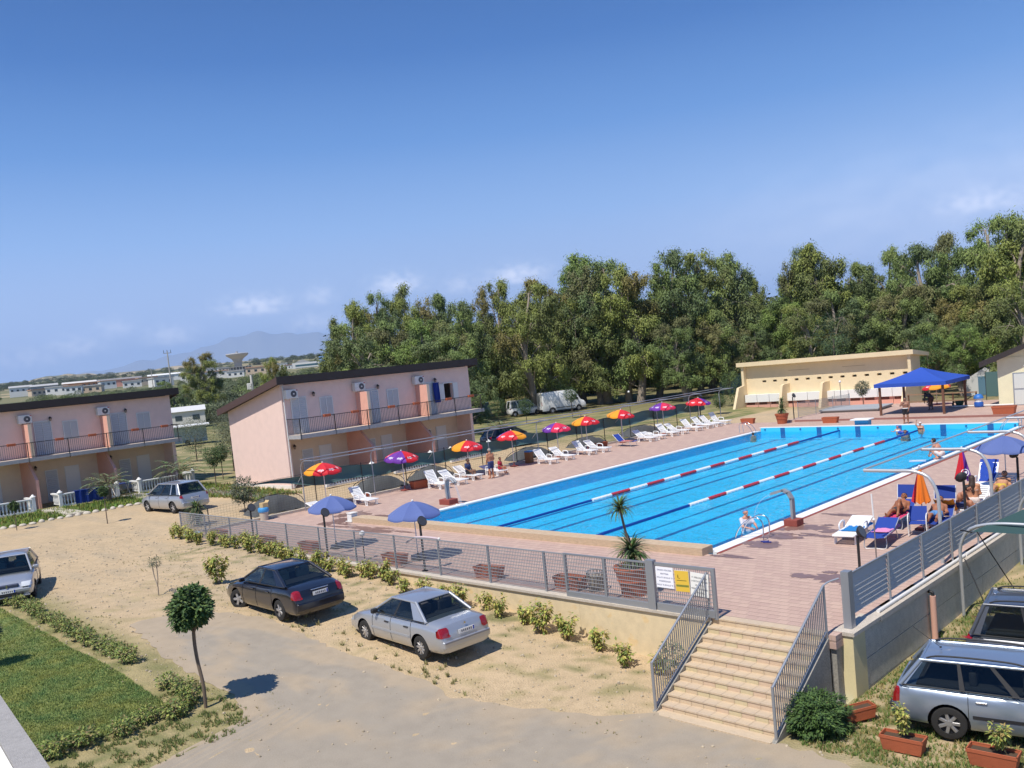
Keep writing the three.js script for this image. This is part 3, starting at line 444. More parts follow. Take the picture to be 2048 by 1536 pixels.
    if (u) { const s2 = new THREE.Shape([[-1.5, 2.9], [0.0, 2.9], [1.3, 1.75], [1.3, -0.3], [-1.5, -0.3]].map((p) => new THREE.Vector2(...p))); part('terrace_divider', metric(new THREE.ExtrudeGeometry(s2, { depth: 0.18, bevelEnabled: false }).translate(0, 0, z - 0.62)), M.salmon, h); }
  }
  if (opts.pipe) part('downpipe', tube([[0.06, F - 0.1, -0.12], [0.06, 5.2, -0.12], [0.06, 0, -0.12]], 0.045, 10), M.frame, h);
  const names = opts.names;
  for (let u = 0; u < units; u++) {
    const z = z0 - u * 5, nth = ORD[u] + (u ? ' from the left' : '');
    if (!(opts.noFirstAC && u === 0)) {
      const a = thing('air_conditioner', `white air conditioner, ${nth}, high on the ${names} pink house`, 'air conditioner', [X + 0.02, y + 5.42, z - (u ? 0.62 : 0.55)], 0, 'air conditioners on the ' + names + ' pink house');
      part('casing', rbox(0.34, 0.55, 0.82, 0.03, 0.2, 0.28, 0), M.offwhite, a); part('fan_grille', new THREE.CylinderGeometry(0.2, 0.2, 0.02, 20).rotateZ(Math.PI / 2).translate(0.375, 0.28, -0.1), mat(0.09, 0.09, 0.1, 0.6), a); part('fan_hub', new THREE.CylinderGeometry(0.05, 0.05, 0.03, 10).rotateZ(Math.PI / 2).translate(0.39, 0.28, -0.1), M.offwhite, a); part('badge', box(0.01, 0.06, 0.1, 0.374, 0.49, -0.34), mat(0.5, 0.03, 0.03, 0.5), a);
      part('bracket', [box(0.36, 0.03, 0.03, 0.18, -0.02, -0.28), box(0.36, 0.03, 0.03, 0.18, -0.02, 0.28)], M.offwhite, a);
    }
    for (const [ly, lx, lz, fl] of [[5.55, 0, -2.2, 'upper'], [2.35, -1.5, -1.35, 'ground']]) {
      const l = thing('wall_lamp', `dark lantern, ${nth}, on the ${fl} floor of the ${names} pink house`, 'lamp', [X + lx, y + ly, z + lz], 0, 'lanterns on the ' + names + ' pink house');
      part('arm', rod([0, 0.12, 0], [0.16, 0.16, 0], 0.015), M.iron, l); part('lantern', lathe([[0.0, -0.14], [0.06, -0.13], [0.1, 0.04], [0.11, 0.06], [0.03, 0.14], [0, 0.17]], 8).translate(0.17, 0, 0), M.iron, l); part('lantern_glass', lathe([[0.062, -0.12], [0.1, 0.03]], 8).translate(0.172, -0.002, 0).scale(1, 1, 1.02), mat(0.25, 0.2, 0.16, 0.3), l);
    }
    for (const [k, dz] of [[0, -2.2], [1, -4.3]]) {
      const b = thing('flower_box', `terracotta flower box, ${ORD[2 * u + k]} from the left on the ${names} balcony railing`, 'planter', [X + 1.36, y + 4.07, z + dz], 0, 'flower boxes on the ' + names + ' balcony');
      part('trough', rbox(0.18, 0.16, 0.5, 0.02, 0, 0.12, 0), M.terracotta, b); part('soil', box(0.13, 0.01, 0.44, 0, 0.2, 0), M.soil, b);
    }
  }
  return h;
}
pinkHouse('pink two storey apartment house with brown roof right behind the pool', -31.7, -4.3, 3, 1.88, { open: 2, pipe: true, names: 'right' });
pinkHouse('pink two storey apartment house at the left edge behind the lawn', -47.0, 11.2, 3, 1.95, { names: 'left' });
{
  const t = thing('hanging_towel', 'dark blue towel hanging on the balcony door of the right pink house', 'towel', [-31.64, 0, -16.75]);
  const q = new THREE.PlaneGeometry(0.5, 1.35, 8, 14).rotateY(Math.PI / 2); const p = q.attributes.position; for (let i = 0; i < p.count; i++) p.setX(i, 0.14 + 0.05 * Math.sin(p.getZ(i) * 16 + p.getY(i) * 2)); q.translate(0, 6.55, 0.25); q.computeVertexNormals();
  part('towel_cloth', q, mat(0.012, 0.035, 0.22, 0.95), t); part('towel_fold', rod([0.14, 7.23, 0], [0.14, 7.23, 0.5], 0.04), mat(0.012, 0.035, 0.22, 0.95), t);
}
// white balustrades of the terraces in front of the left house, and low walls of the right one
const balG = lathe([[0.05, 0], [0.055, 0.05], [0.028, 0.1], [0.06, 0.24], [0.034, 0.42], [0.03, 0.5], [0.055, 0.56], [0.055, 0.62]], 8), stone = mat(0.78, 0.78, 0.76, 0.7);
function balustrade(label, x, z0, z1, y, stub) {
  const b = thing('balustrade', label, 'balustrade', [x, y, z0]), L = z0 - z1;
  part('top_rail', rbox(0.17, 0.09, L, 0.02, 0, 0.78, -L / 2), stone, b); part('bottom_rail', box(0.16, 0.1, L, 0, 0.05, -L / 2), stone, b);
  for (const z of [0, -L]) { part('pillar', box(0.2, 0.9, 0.2, 0, 0.45, z), stone, b); part('pillar_cap', lathe([[0.17, 0], [0.17, 0.05], [0.07, 0.1], [0.08, 0.14], [0, 0.18]], 12).translate(0, 0.9, z), stone, b); }
  for (let z = -0.24; z > -L + 0.15; z -= 0.2) { const o = part('baluster', balG, stone, b); o.position.set(0, 0.1, z); }
  if (stub) for (const s of stub) { const zz = s ? -L : 0; part('side_rail', box(1.4, 0.09, 0.17, -0.8, 0.78, zz), stone, b); for (let k = 1; k < 6; k++) { const o = part('baluster', balG, stone, b); o.position.set(-k * 0.24, 0.1, zz); } }
}
balustrade('white balustrade with blue towel in front of the left house', -43.9, 5.0, 1.4, 1.92, [0]);
balustrade('white balustrade nearest the silver people carrier', -43.9, -0.1, -3.9, 1.92, [0, 1]);
balustrade('white balustrade cut by the left picture edge', -43.9, 9.6, 6.6, 1.92, [1]);
balustrade('white balustrade behind the shade net below the right house', -29.2, -5.2, -8.6, 1.87);
balustrade('white balustrade under the middle terrace of the right house', -29.2, -10.4, -13.4, 1.87);
balustrade('white balustrade under the far terrace of the right house', -29.2, -15.2, -18.8, 1.87);
{
  const t = thing('hanging_towel', 'large blue towel hung over the white balustrade of the left house', 'towel', [-43.8, 1.92, 4.2]);
  const q = new THREE.PlaneGeometry(1.9, 0.82, 20, 6).rotateY(Math.PI / 2); const p = q.attributes.position; for (let i = 0; i < p.count; i++) p.setX(i, 0.03 + 0.035 * Math.sin(p.getZ(i) * 14)); q.translate(0, 0.44, -1); q.computeVertexNormals();
  part('towel_cloth', q, mat(0.01, 0.04, 0.26, 0.95), t); part('towel_fold', box(0.24, 0.03, 1.9, -0.08, 0.86, -1), mat(0.01, 0.04, 0.26, 0.95), t);
  const tb = thing('folding_table', 'white folding table behind the gap in the left balustrade', 'table', [-45.2, 1.92, 0.7]);
  part('table_top', box(0.8, 0.04, 1.3, 0, 0.74, 0), mat(0.03, 0.05, 0.2, 0.7), tb); for (const s of [-1, 1]) for (const k of [-1, 1]) part('leg', rod([0.3 * s, 0, 0.5 * k], [-0.3 * s, 0.73, 0.5 * k], 0.018), M.white, tb);
}
{ // garden strip, paths and border stones in front of the left house
  const xs = lines([-43.5, -38.6, 0.35]), zs = lines([-4.5, 14, 0.35]);
  setting('garden_lawn', sheet(xs, zs, (x, z) => g(x, z) + 0.03, (x, z) => { const f = fbm(x, z, 3); return [0.13 + 0.05 * f, 0.19 + 0.04 * f, 0.035]; }), M.sand);
  const path = mat(0.62, 0.56, 0.46, 0.95, { map: rp(T.grain, 0.5) });
  const ps = thing('garden_path', 'pale paved path crossing the lawn before the left house', 'path'); for (const [a, b, z0, z1] of [[-43.6, -38.4, 0.2, 1.3], [-43.6, -38.4, 5.4, 6.4]]) for (let k = 0; k < 5; k++) part('paving_slab', b2(mix(a, b, k / 5), mix(a, b, (k + 1) / 5) - 0.02, 1.85, 1.99, z0, z1), path, ps);
  const st = thing('stone_border', 'row of pale stones edging the lawn before the left house', 'edging'), r = rng(8);
  for (let i = 0; i < 34; i++) { const z = 13 - i * 0.5; const o = part('stone', new THREE.IcosahedronGeometry(0.2, 1), path, st); o.scale.set(0.7 + 0.4 * r(), 0.5 + 0.25 * r(), 0.9 + 0.35 * r()); o.rotation.y = r() * 3; o.position.set(-38.3 + 0.15 * r(), g(-38.3, z) + 0.03, z); }
}
// ---------------------------------------------------------------- vehicles (local: forward +x, right +z, origin on the ground)
const ev = new Evaluator(); ev.attributes = ['position', 'normal']; ev.useGroups = false;
const ring = (w, yb, yt) => { const h = yt - yb; return [[0, yb], [0.72 * w, yb], [0.9 * w, yb + 0.035], [0.965 * w, yb + 0.14 * h], [w, yb + 0.36 * h], [w, yb + 0.58 * h], [0.985 * w, yb + 0.76 * h], [0.945 * w, yb + 0.91 * h], [0.86 * w, yt - 0.012], [0.66 * w, yt + 0.008], [0, yt + 0.022]]; };
function loft(st, W) { // st: [x, yBottom, yTop, widthScale]
  const pos = [], idx = [], rows = st.map(([x, yb, yt, k]) => { const r = ring(W / 2 * k, yb, yt), full = [...r.map(([z, y]) => [x, y, z]), ...r.slice(1, -1).reverse().map(([z, y]) => [x, y, -z])]; return full; });
  const n = rows[0].length; rows.forEach((r) => r.forEach((p) => pos.push(...p)));
  for (let i = 0; i < rows.length - 1; i++) for (let j = 0; j < n; j++) { const a = i * n + j, b = i * n + (j + 1) % n, c = a + n, d = b + n; idx.push(a, b, c, b, d, c); }
  for (const [row, flip] of [[0, 0], [rows.length - 1, 1]]) { const o = row * n, c = pos.length / 3, [x, yb, yt] = st[row]; pos.push(x + (flip ? 0.012 : -0.012), (yb + yt) / 2, 0); for (let j = 0; j < n; j++) { const a = o + j, b = o + (j + 1) % n; flip ? idx.push(a, b, c) : idx.push(b, a, c); } }
  const q = new THREE.BufferGeometry(); q.setAttribute('position', new THREE.Float32BufferAttribute(pos, 3)); q.setIndex(idx); q.computeVertexNormals(); return q;
}
const dense = (st, n) => { const o = [], cr = (a, b, c, d, t) => 0.5 * (2 * b + (c - a) * t + (2 * a - 5 * b + 4 * c - d) * t * t + (3 * b - a - 3 * c + d) * t * t * t); for (let i = 0; i < st.length - 1; i++) { const big = st[i + 1][0] - st[i][0] > 0.12 ? n : 2, a = st[Math.max(0, i - 1)], b = st[i], c = st[i + 1], d = st[Math.min(st.length - 1, i + 2)]; for (let k = 0; k < big; k++) { const t = k / big; o.push([mix(b[0], c[0], t), mix(b[1], c[1], t), clamp(cr(a[2], b[2], c[2], d[2], t), Math.min(b[2], c[2]), Math.max(b[2], c[2])), mix(b[3], c[3], t)]); } } o.push(st[st.length - 1]); return o; };
const atX = (st, x) => { for (let i = 1; i < st.length; i++) if (x <= st[i][0]) { const t = (x - st[i - 1][0]) / (st[i][0] - st[i - 1][0]); return st[i].map((v, k) => mix(st[i - 1][k], v, t)); } return st[st.length - 1]; };
const glassM = mat(0.42, 0.47, 0.47, 0.04, { transmission: 1, thickness: 0, ior: 1.5 }), seatM = mat(0.05, 0.05, 0.055, 0.9), paneM = mat(0.03, 0.04, 0.045, 0.1), tyreM = mat(0.022, 0.021, 0.02, 0.9), rimM = mat(0.48, 0.48, 0.49, 0.35, { metalness: 0.7 }), redL = mat(0.27, 0.006, 0.008, 0.15, { clearcoat: 1 }), clearL = mat(0.62, 0.64, 0.66, 0.1, { clearcoat: 1 }), trimM = mat(0.02, 0.02, 0.022, 0.6);
const paint = (r, gg, b, metal = 0.0, rough = 0.35) => mat(r, gg, b, rough, { metalness: metal, clearcoat: 1, clearcoatRoughness: 0.06 });
const tyreG = (r, w) => lathe([[r - 0.13, -w * 0.5], [r - 0.03, -w * 0.5], [r - 0.005, -w * 0.4], [r, -w * 0.2], [r, w * 0.2], [r - 0.005, w * 0.4], [r - 0.03, w * 0.5], [r - 0.13, w * 0.5]], 26).rotateX(Math.PI / 2);
function rimG(r, w, n) { // shared by all wheels of a car; faces +z and -z alike
  const R = r - 0.115, L = [new THREE.CylinderGeometry(0.055, 0.055, w * 0.98, 12).rotateX(Math.PI / 2)];
  for (let k = 0; k < n; k++) L.push(new RoundedBoxGeometry(R - 0.04, 0.3 / n + 0.022, w * 0.86, 1, 0.01).translate(R / 2 + 0.03, 0, 0).rotateZ(k / n * Math.PI * 2));
  L.push(lathe([[R - 0.015, -w * 0.48], [R + 0.02, -w * 0.5], [R + 0.02, w * 0.5], [R - 0.015, w * 0.48]], 26).rotateX(Math.PI / 2));
  return join(L);
}
function car(name, label, category, pos, turn, S, group) {
  const o = thing(name, label, category, pos, turn, group), { W, L, wb, fa, r } = S, body = S.paint, st = dense(S.st, 4), G = S.green;
  const skin = loft(st.map(([x, yb, yt, k]) => [x * 1.003, yb - 0.004, yt + 0.004, k]), W + 0.012);
  let b = new Brush(loft(st, W)); b.updateMatrixWorld();
  for (const x of [fa, fa - wb]) { const c = new Brush(new THREE.CylinderGeometry(r + 0.055, r + 0.055, 0.34, 28).rotateX(Math.PI / 2)); for (const s of [-1, 1]) { c.position.set(x, r + 0.015, s * (W / 2 - 0.07)); c.updateMatrixWorld(); b = ev.evaluate(b, c, SUBTRACTION); b.updateMatrixWorld(); } }
  const shell = b.geometry.clone(); shell.clearGroups(); part('body', toCreasedNormals(shell, 0.62), body, o);
  part('underside', b2(-L / 2 + 0.3, L / 2 - 0.3, 0.17, 0.5, -W / 2 + 0.26, W / 2 - 0.26), trimM, o);
  const wg = tyreG(r, S.tw ?? 0.2), rg = rimG(r, S.tw ?? 0.2, S.spokes ?? 7);
  for (const x of [fa, fa - wb]) for (const s of [-1, 1]) { const w = new THREE.Group(); w.name = 'wheel'; w.position.set(x, r, s * (W / 2 - 0.125)); if (x === fa && S.steer) w.rotation.y = S.steer; o.add(w); part('tyre', wg, tyreM, w); part('rim', rg, S.rim ?? rimM, w); part('brake_disc', new THREE.CylinderGeometry(r - 0.12, r - 0.12, 0.06, 20).rotateX(Math.PI / 2), trimM, w); }
  if (G) {
    const P = (t, top, s) => { const x = top ? mix(G.r0, G.r1, t) : mix(G.b0, G.b1, t); return [x, top ? G.yr - 0.015 : mix(G.yb0 ?? G.yb, G.yb, t), s * (top ? G.wr : G.wb) * (1 - 0.05 * (2 * t - 1) ** 4)]; };
    const bul = (a, bb, c, d, k, axis) => { const q = new THREE.PlaneGeometry(1, 1, 8, 6), p = q.attributes.position; for (let i = 0; i < p.count; i++) { const u = p.getX(i) + 0.5, v = p.getY(i) + 0.5, e = k * (1 - (2 * u - 1) ** 2) * (axis ? 1 - (2 * v - 1) ** 2 : 1), x = [0, 1, 2].map((n) => mix(mix(a[n], bb[n], u), mix(d[n], c[n], u), v)); x[axis === 1 ? 1 : 0] += e; p.setXYZ(i, ...x); } q.computeVertexNormals(); return q; };
    part('windscreen', bul(P(1, 0, -1), P(1, 0, 1), P(1, 1, 1), P(1, 1, -1), 0.06, 0), S.frontGlass ?? glassM, o);
    part('rear_window', bul(P(0, 0, 1), P(0, 0, -1), P(0, 1, -1), P(0, 1, 1), -0.05, 0), S.rearGlass ?? glassM, o);
    const rf = part('roof', [bul([G.r0 - 0.03, G.yr - 0.01, -G.wr], [G.r0 - 0.03, G.yr - 0.01, G.wr], [G.r1 + 0.03, G.yr - 0.01, G.wr], [G.r1 + 0.03, G.yr - 0.01, -G.wr], 0.05, 1)], body, o);
    for (const s of [-1, 1]) {
      part('roof_rim', rod([G.r0 - 0.02, G.yr - 0.012, s * G.wr * 0.955], [G.r1 + 0.02, G.yr - 0.012, s * G.wr * 0.955], 0.035, 0.035, 8), body, rf);
      part('front_pillar', rod(P(1, 0, s), P(1, 1, s), 0.036, 0.036, 8), body, o); part('rear_pillar', rod(P(0, 0, s), P(0, 1, s), 0.045, 0.045, 8), body, o);
      for (const [k, t0, t1] of G.side) {
        const q = quad(P(t0, 0, s), P(t1, 0, s), P(t1, 1, s), P(t0, 1, s)), p = q.attributes.position; for (let i = 0; i < p.count; i++) if (k !== 'w') p.setZ(i, p.getZ(i) + s * 0.006);
        part(k === 'w' ? 'side_window' : 'window_pillar', q, k === 'w' ? glassM : k === 'd' ? trimM : body, o);
      }
      part('waist_trim', rod([G.b0 + 0.05, (G.yb0 ?? G.yb) + 0.012, s * (G.wb + 0.004)], [G.b1 - 0.05, G.yb + 0.012, s * (G.wb + 0.004)], 0.014, 0.014, 6), trimM, o);
      part('door_mirror', rbox(0.12, 0.13, 0.2, 0.04, G.b1 - 0.28, G.yb + 0.07, s * (W / 2 + 0.03)), S.mirror ?? body, o);
      if (S.rails) { part('roof_rail', tube([[G.r0 + 0.1, G.yr + 0.02, s * G.wr * 0.9], [G.r0 + 0.25, G.yr + 0.07, s * G.wr * 0.9], [G.r1 - 0.35, G.yr + 0.07, s * G.wr * 0.9], [G.r1 - 0.1, G.yr + 0.02, s * G.wr * 0.9]], 0.018, 20), trimM, o); }
    }
    for (const e of [[0, 'rear'], [1, 'front']]) part(e[1] + '_header', rod(P(e[0], 1, -1), P(e[0], 1, 1), 0.032, 0.032, 8), body, o);
  }
  if (G) { // cabin seen through the glass
    const y = Math.max(G.yb, G.yb0 ?? 0) + 0.03, sm = S.seat ?? seatM; part('cabin_floor', b2(G.b0 + 0.28, G.b1 - 0.12, y - 0.03, y, -G.wb + 0.1, G.wb - 0.1), seatM, o);
    for (const x of [G.b1 - 0.95, G.b1 - 1.85]) for (const s of [-1, 1]) if (x > G.b0 + 0.45) { const st2 = part('seat', rbox(0.14, 0.3, 0.46, 0.05, x - 0.05, y + 0.12, s * 0.36), sm, o); part('headrest', rbox(0.1, 0.15, 0.26, 0.04, x - 0.12, y + Math.min(0.34, G.yr - y - 0.12), s * 0.36), sm, st2); }
    part('dashboard', rbox(0.3, 0.08, G.wb * 1.6, 0.03, G.b1 - 0.32, y + 0.03, 0), seatM, o); part('steering_wheel', new THREE.TorusGeometry(0.17, 0.016, 6, 18).rotateY(Math.PI / 2).rotateZ(-0.4).translate(G.b1 - 0.58, y + 0.08, -0.36), seatM, o);
  }
  for (const x of S.seams ?? []) for (const s of [-1, 1]) { const [, yb, yt, k] = atX(st, x), rr = ring(W / 2 * k * 1.001, yb, yt).slice(3, 9).map(([z, y]) => [x, y, s * z]); part('door_seam', tube(rr, 0.006, 16, 5), trimM, o); }
  for (const x of S.handles ?? []) for (const s of [-1, 1]) part('door_handle', rbox(0.2, 0.035, 0.04, 0.014, x, S.handleY, s * (W / 2 * 0.985 + 0.008)), S.handleM ?? body, o);
  if (S.strip) for (const s of [-1, 1]) part('side_moulding', b2(fa - wb + r + 0.1, fa - r - 0.1, S.strip, S.strip + 0.06, s > 0 ? W / 2 - 0.012 : -W / 2 - 0.012, s > 0 ? W / 2 + 0.012 : -W / 2 + 0.012), S.stripM ?? trimM, o);
  for (const s of [-1, 1]) {
    for (const [x, y, z, w, h, d, m] of S.lamps) { // cut out of a skin 5 mm outside the body, so that it follows the corner
      const k = new Brush(rbox(w + 0.16, h, d, Math.min(h, d) * 0.22, x + Math.sign(x) * 0.03, y, s * (z + 0.02))), sk = new Brush(skin); k.updateMatrixWorld(); sk.updateMatrixWorld();
      const q = ev.evaluate(sk, k, INTERSECTION).geometry.clone(); q.clearGroups(); if (q.attributes.position.count) part(x < 0 ? 'tail_light' : 'headlight', toCreasedNormals(q, 0.6), m, o);
    }
  }
  for (const [nm, x, y, z, w, h, d, m] of S.bits ?? []) part(nm, rbox(w, h, d, Math.min(w, h, d) * 0.28, x, y, z), m, o);
  for (const [x, y] of S.plates ?? []) { const pl = part('number_plate', box(0.015, 0.11, 0.52, x, y, 0), M.white, o); part('plate_band', box(0.004, 0.1, 0.045, x + Math.sign(x) * 0.0085, y, -Math.sign(x) * 0.23), mat(0.02, 0.06, 0.4, 0.4), pl); part('plate_marks', Array.from({ length: 6 }, (_, i) => box(0.003, 0.06, 0.035, x + Math.sign(x) * 0.0085, y, -0.16 + i * 0.062)), mat(0.12, 0.12, 0.13, 0.6), pl); }
  return o;
}
const silver = paint(0.46, 0.475, 0.50, 0.55, 0.34), black = paint(0.012, 0.011, 0.016, 0.2, 0.3), bluegrey = paint(0.33, 0.39, 0.47, 0.6, 0.32), darkgrey = paint(0.13, 0.135, 0.15, 0.5, 0.35), vanwhite = paint(0.80, 0.80, 0.79, 0, 0.4);
const sedan = (L, W, H, o = {}) => { const h = L / 2, b = 0.93; return [[-h, 0.36, 0.60, 0.84], [-h + 0.05, 0.27, 0.80, 0.92], [-h + 0.14, 0.24, 0.955, 0.955], [-h + 0.5, 0.22, 0.99 + (o.tail ?? 0), 0.975], [-h + 1.05, 0.2, 1.0 + (o.tail ?? 0) * 0.6, 1], [-0.5, 0.2, b + 0.045, 1], [0.4, 0.2, b + 0.03, 1], [h - 1.28, 0.2, b + 0.005, 1], [h - 0.75, 0.2, 0.865, 0.985], [h - 0.3, 0.22, 0.765 + (o.nose ?? 0), 0.95], [h - 0.1, 0.25, 0.66 + (o.nose ?? 0), 0.90], [h - 0.03, 0.29, 0.56, 0.85], [h, 0.36, 0.50, 0.79]]; };
const gy = (x, z) => g(x, z) + 0.0;
const heading = (dx, dz) => Math.atan2(-dz, dx);
car('sedan_car', 'silver four door sedan parked on the sand below the cream wall', 'car', [-3.62, gy(-3.6, 9.4), 9.18], heading(-2.69, -0.17), {
  L: 4.49, W: 1.72, wb: 2.69, fa: 1.42, r: 0.315, paint: silver, st: sedan(4.49, 1.72, 1.42), spokes: 9, seams: [-0.92, 0.03, 0.92], handles: [-0.72, 0.2], handleY: 0.80, handleM: trimM, mirror: trimM, strip: 0.52, stripM: mat(0.30, 0.31, 0.33, 0.5),
  green: { b0: -1.55, b1: 0.98, r0: -0.92, r1: 0.18, yb: 0.965, yb0: 1.0, yr: 1.425, wb: 0.80, wr: 0.60, side: [['b', 0, 0.2], ['w', 0.2, 0.545], ['d', 0.545, 0.58], ['w', 0.58, 0.97]] },
  lamps: [[-2.17, 0.81, 0.70, 0.14, 0.24, 0.36, redL], [2.1, 0.62, 0.62, 0.16, 0.15, 0.34, clearL]],
  bits: [['rear_bumper', -2.2, 0.5, 0, 0.16, 0.2, 1.56, silver], ['bumper_strip', -2.28, 0.56, 0, 0.03, 0.05, 1.5, mat(0.22, 0.22, 0.24, 0.5)], ['front_bumper', 2.18, 0.42, 0, 0.18, 0.22, 1.5, silver], ['grille', 2.2, 0.62, 0, 0.08, 0.16, 0.6, trimM], ['boot_badge', -2.2, 0.93, 0, 0.02, 0.06, 0.06, M.chrome]], plates: [[-2.255, 0.755]],
});
car('hatchback_car', 'black saloon car parked on the sand beside the shrubs', 'car', [-9.5, gy(-9.5, 10.2), 9.86], heading(-2.9, -0.1), {
  L: 4.73, W: 1.81, wb: 2.754, fa: 1.44, r: 0.325, paint: black, st: sedan(4.73, 1.81, 1.46, { tail: 0.06 }), spokes: 5, steer: 0.5, seams: [-0.95, 0.05, 0.95], handles: [-0.72, 0.25], handleY: 0.84,
  green: { b0: -1.75, b1: 1.12, r0: -0.88, r1: 0.2, yb: 0.98, yb0: 1.05, yr: 1.47, wb: 0.84, wr: 0.62, side: [['b', 0, 0.17], ['w', 0.17, 0.53], ['d', 0.53, 0.57], ['w', 0.57, 0.97]] }, seat: mat(0.30, 0.31, 0.24, 0.9),
  lamps: [[-2.24, 0.86, 0.74, 0.2, 0.25, 0.26, redL], [2.2, 0.66, 0.66, 0.18, 0.16, 0.36, clearL]],
  bits: [['rear_bumper', -2.3, 0.5, 0, 0.18, 0.26, 1.64, black], ['front_bumper', 2.3, 0.44, 0, 0.18, 0.24, 1.56, black], ['boot_handle', -2.33, 0.95, 0, 0.03, 0.03, 0.6, M.chrome]], plates: [[-2.375, 0.83]],
});
const mpv = (L) => { const h = L / 2; return [[-h, 0.36, 0.62, 0.86], [-h + 0.04, 0.28, 0.82, 0.93], [-h + 0.1, 0.25, 0.99, 0.965], [-h + 0.55, 0.22, 1.02, 0.985], [-h + 1.1, 0.2, 1.015, 1], [-0.3, 0.2, 1.0, 1], [0.5, 0.2, 0.985, 1], [h - 1.05, 0.2, 0.97, 0.995], [h - 0.6, 0.2, 0.9, 0.98], [h - 0.22, 0.23, 0.76, 0.94], [h - 0.06, 0.28, 0.62, 0.88], [h, 0.36, 0.52, 0.82]]; };
car('people_carrier', 'silver people carrier parked in front of the pink houses', 'car', [-32.6, gy(-32.6, 2.8), 2.7], heading(-3.1, 0.35), {
  L: 4.33, W: 1.82, wb: 2.64, fa: 1.4, r: 0.32, paint: silver, st: mpv(4.33), spokes: 5, seams: [-0.9, 0.1, 1.05], handles: [-0.7, 0.3], handleY: 0.86,
  green: { b0: -1.98, b1: 1.32, r0: -1.6, r1: 0.32, yb: 0.985, yb0: 1.02, yr: 1.60, wb: 0.85, wr: 0.66, side: [['b', 0, 0.09], ['w', 0.09, 0.25], ['b', 0.25, 0.285], ['w', 0.285, 0.55], ['d', 0.55, 0.58], ['w', 0.58, 0.97]] },
  lamps: [[-2.1, 1.05, 0.78, 0.14, 0.42, 0.14, redL], [2.02, 0.74, 0.66, 0.2, 0.2, 0.34, clearL]], bits: [['rear_bumper', -2.12, 0.48, 0, 0.16, 0.26, 1.64, silver], ['front_bumper', 2.1, 0.44, 0, 0.16, 0.24, 1.56, silver]], plates: [[-2.185, 0.80]],
});
car('compact_car', 'silver car facing the camera at the left picture edge', 'car', [-20.4, gy(-20.2, 14.6), 14.65], heading(0.93, 0.36), {
  L: 4.03, W: 1.70, wb: 2.44, fa: 1.22, r: 0.3, paint: silver, st: sedan(4.03, 1.7, 1.47, { tail: -0.02, nose: 0.0 }), spokes: 7, seams: [-0.7, 0.2], handles: [-0.5, 0.35], handleY: 0.82,
  green: { b0: -1.78, b1: 1.0, r0: -1.2, r1: 0.2, yb: 0.955, yb0: 0.98, yr: 1.47, wb: 0.79, wr: 0.60, side: [['b', 0, 0.16], ['w', 0.16, 0.52], ['d', 0.52, 0.56], ['w', 0.56, 0.97]] }, seat: mat(0.10, 0.22, 0.26, 0.9),
  lamps: [[-1.95, 0.82, 0.68, 0.14, 0.22, 0.24, redL], [1.86, 0.66, 0.60, 0.2, 0.13, 0.34, clearL]], bits: [['front_bumper', 1.95, 0.47, 0, 0.18, 0.14, 1.46, silver], ['air_intake', 1.99, 0.36, 0, 0.12, 0.1, 1.0, trimM], ['grille', 1.93, 0.655, 0, 0.14, 0.11, 0.74, mat(0.05, 0.06, 0.1, 0.4)], ['grille_badge', 2.0, 0.655, 0, 0.03, 0.14, 0.05, M.chrome], ['lower_lip', 1.96, 0.27, 0, 0.14, 0.05, 1.4, silver]], plates: [[2.05, 0.48]],
});
const wagonSt = (() => { const h = 2.335; return [[-h, 0.38, 0.62, 0.86], [-h + 0.05, 0.28, 0.84, 0.93], [-h + 0.12, 0.25, 0.985, 0.965], [-h + 0.6, 0.22, 1.0, 0.985], [-h + 1.1, 0.2, 0.985, 1], [-0.3, 0.2, 0.965, 1], [0.5, 0.2, 0.955, 1], [h - 1.25, 0.2, 0.94, 1], [h - 0.7, 0.2, 0.87, 0.985], [h - 0.28, 0.22, 0.77, 0.95], [h - 0.08, 0.26, 0.64, 0.89], [h, 0.36, 0.52, 0.80]]; })();
car('station_wagon', 'silver blue estate car parked beside the terracotta planters', 'car', [10.66, 0.05, 5.70], heading(1, -0.19), {
  L: 4.67, W: 1.745, wb: 2.703, fa: 1.40, r: 0.325, paint: bluegrey, st: wagonSt, spokes: 7, rails: true, seams: [-0.95, 0.05, 1.0], handles: [-0.72, 0.25], handleY: 0.82, handleM: M.chrome, strip: 0.50,
  green: { b0: -2.15, b1: 1.02, r0: -1.78, r1: 0.15, yb: 0.965, yb0: 1.0, yr: 1.485, wb: 0.815, wr: 0.63, side: [['b', 0, 0.03], ['w', 0.03, 0.335], ['d', 0.335, 0.365], ['w', 0.365, 0.62], ['d', 0.62, 0.66], ['w', 0.66, 0.97]] },
  lamps: [[-2.27, 0.80, 0.755, 0.12, 0.3, 0.17, redL], [2.15, 0.66, 0.62, 0.18, 0.16, 0.38, clearL]], bits: [['rear_bumper', -2.26, 0.5, 0, 0.2, 0.24, 1.6, bluegrey], ['bumper_strip', -2.31, 0.58, 0, 0.12, 0.06, 1.64, trimM], ['aerial', -1.5, 1.56, 0, 0.04, 0.03, 0.04, trimM]], plates: [[-2.30, 0.76]],
}).add((() => { const m = new THREE.Mesh(rod([-1.5, 1.56, 0], [-2.0, 1.95, 0], 0.005), trimM); m.name = 'aerial_whip'; return m; })());
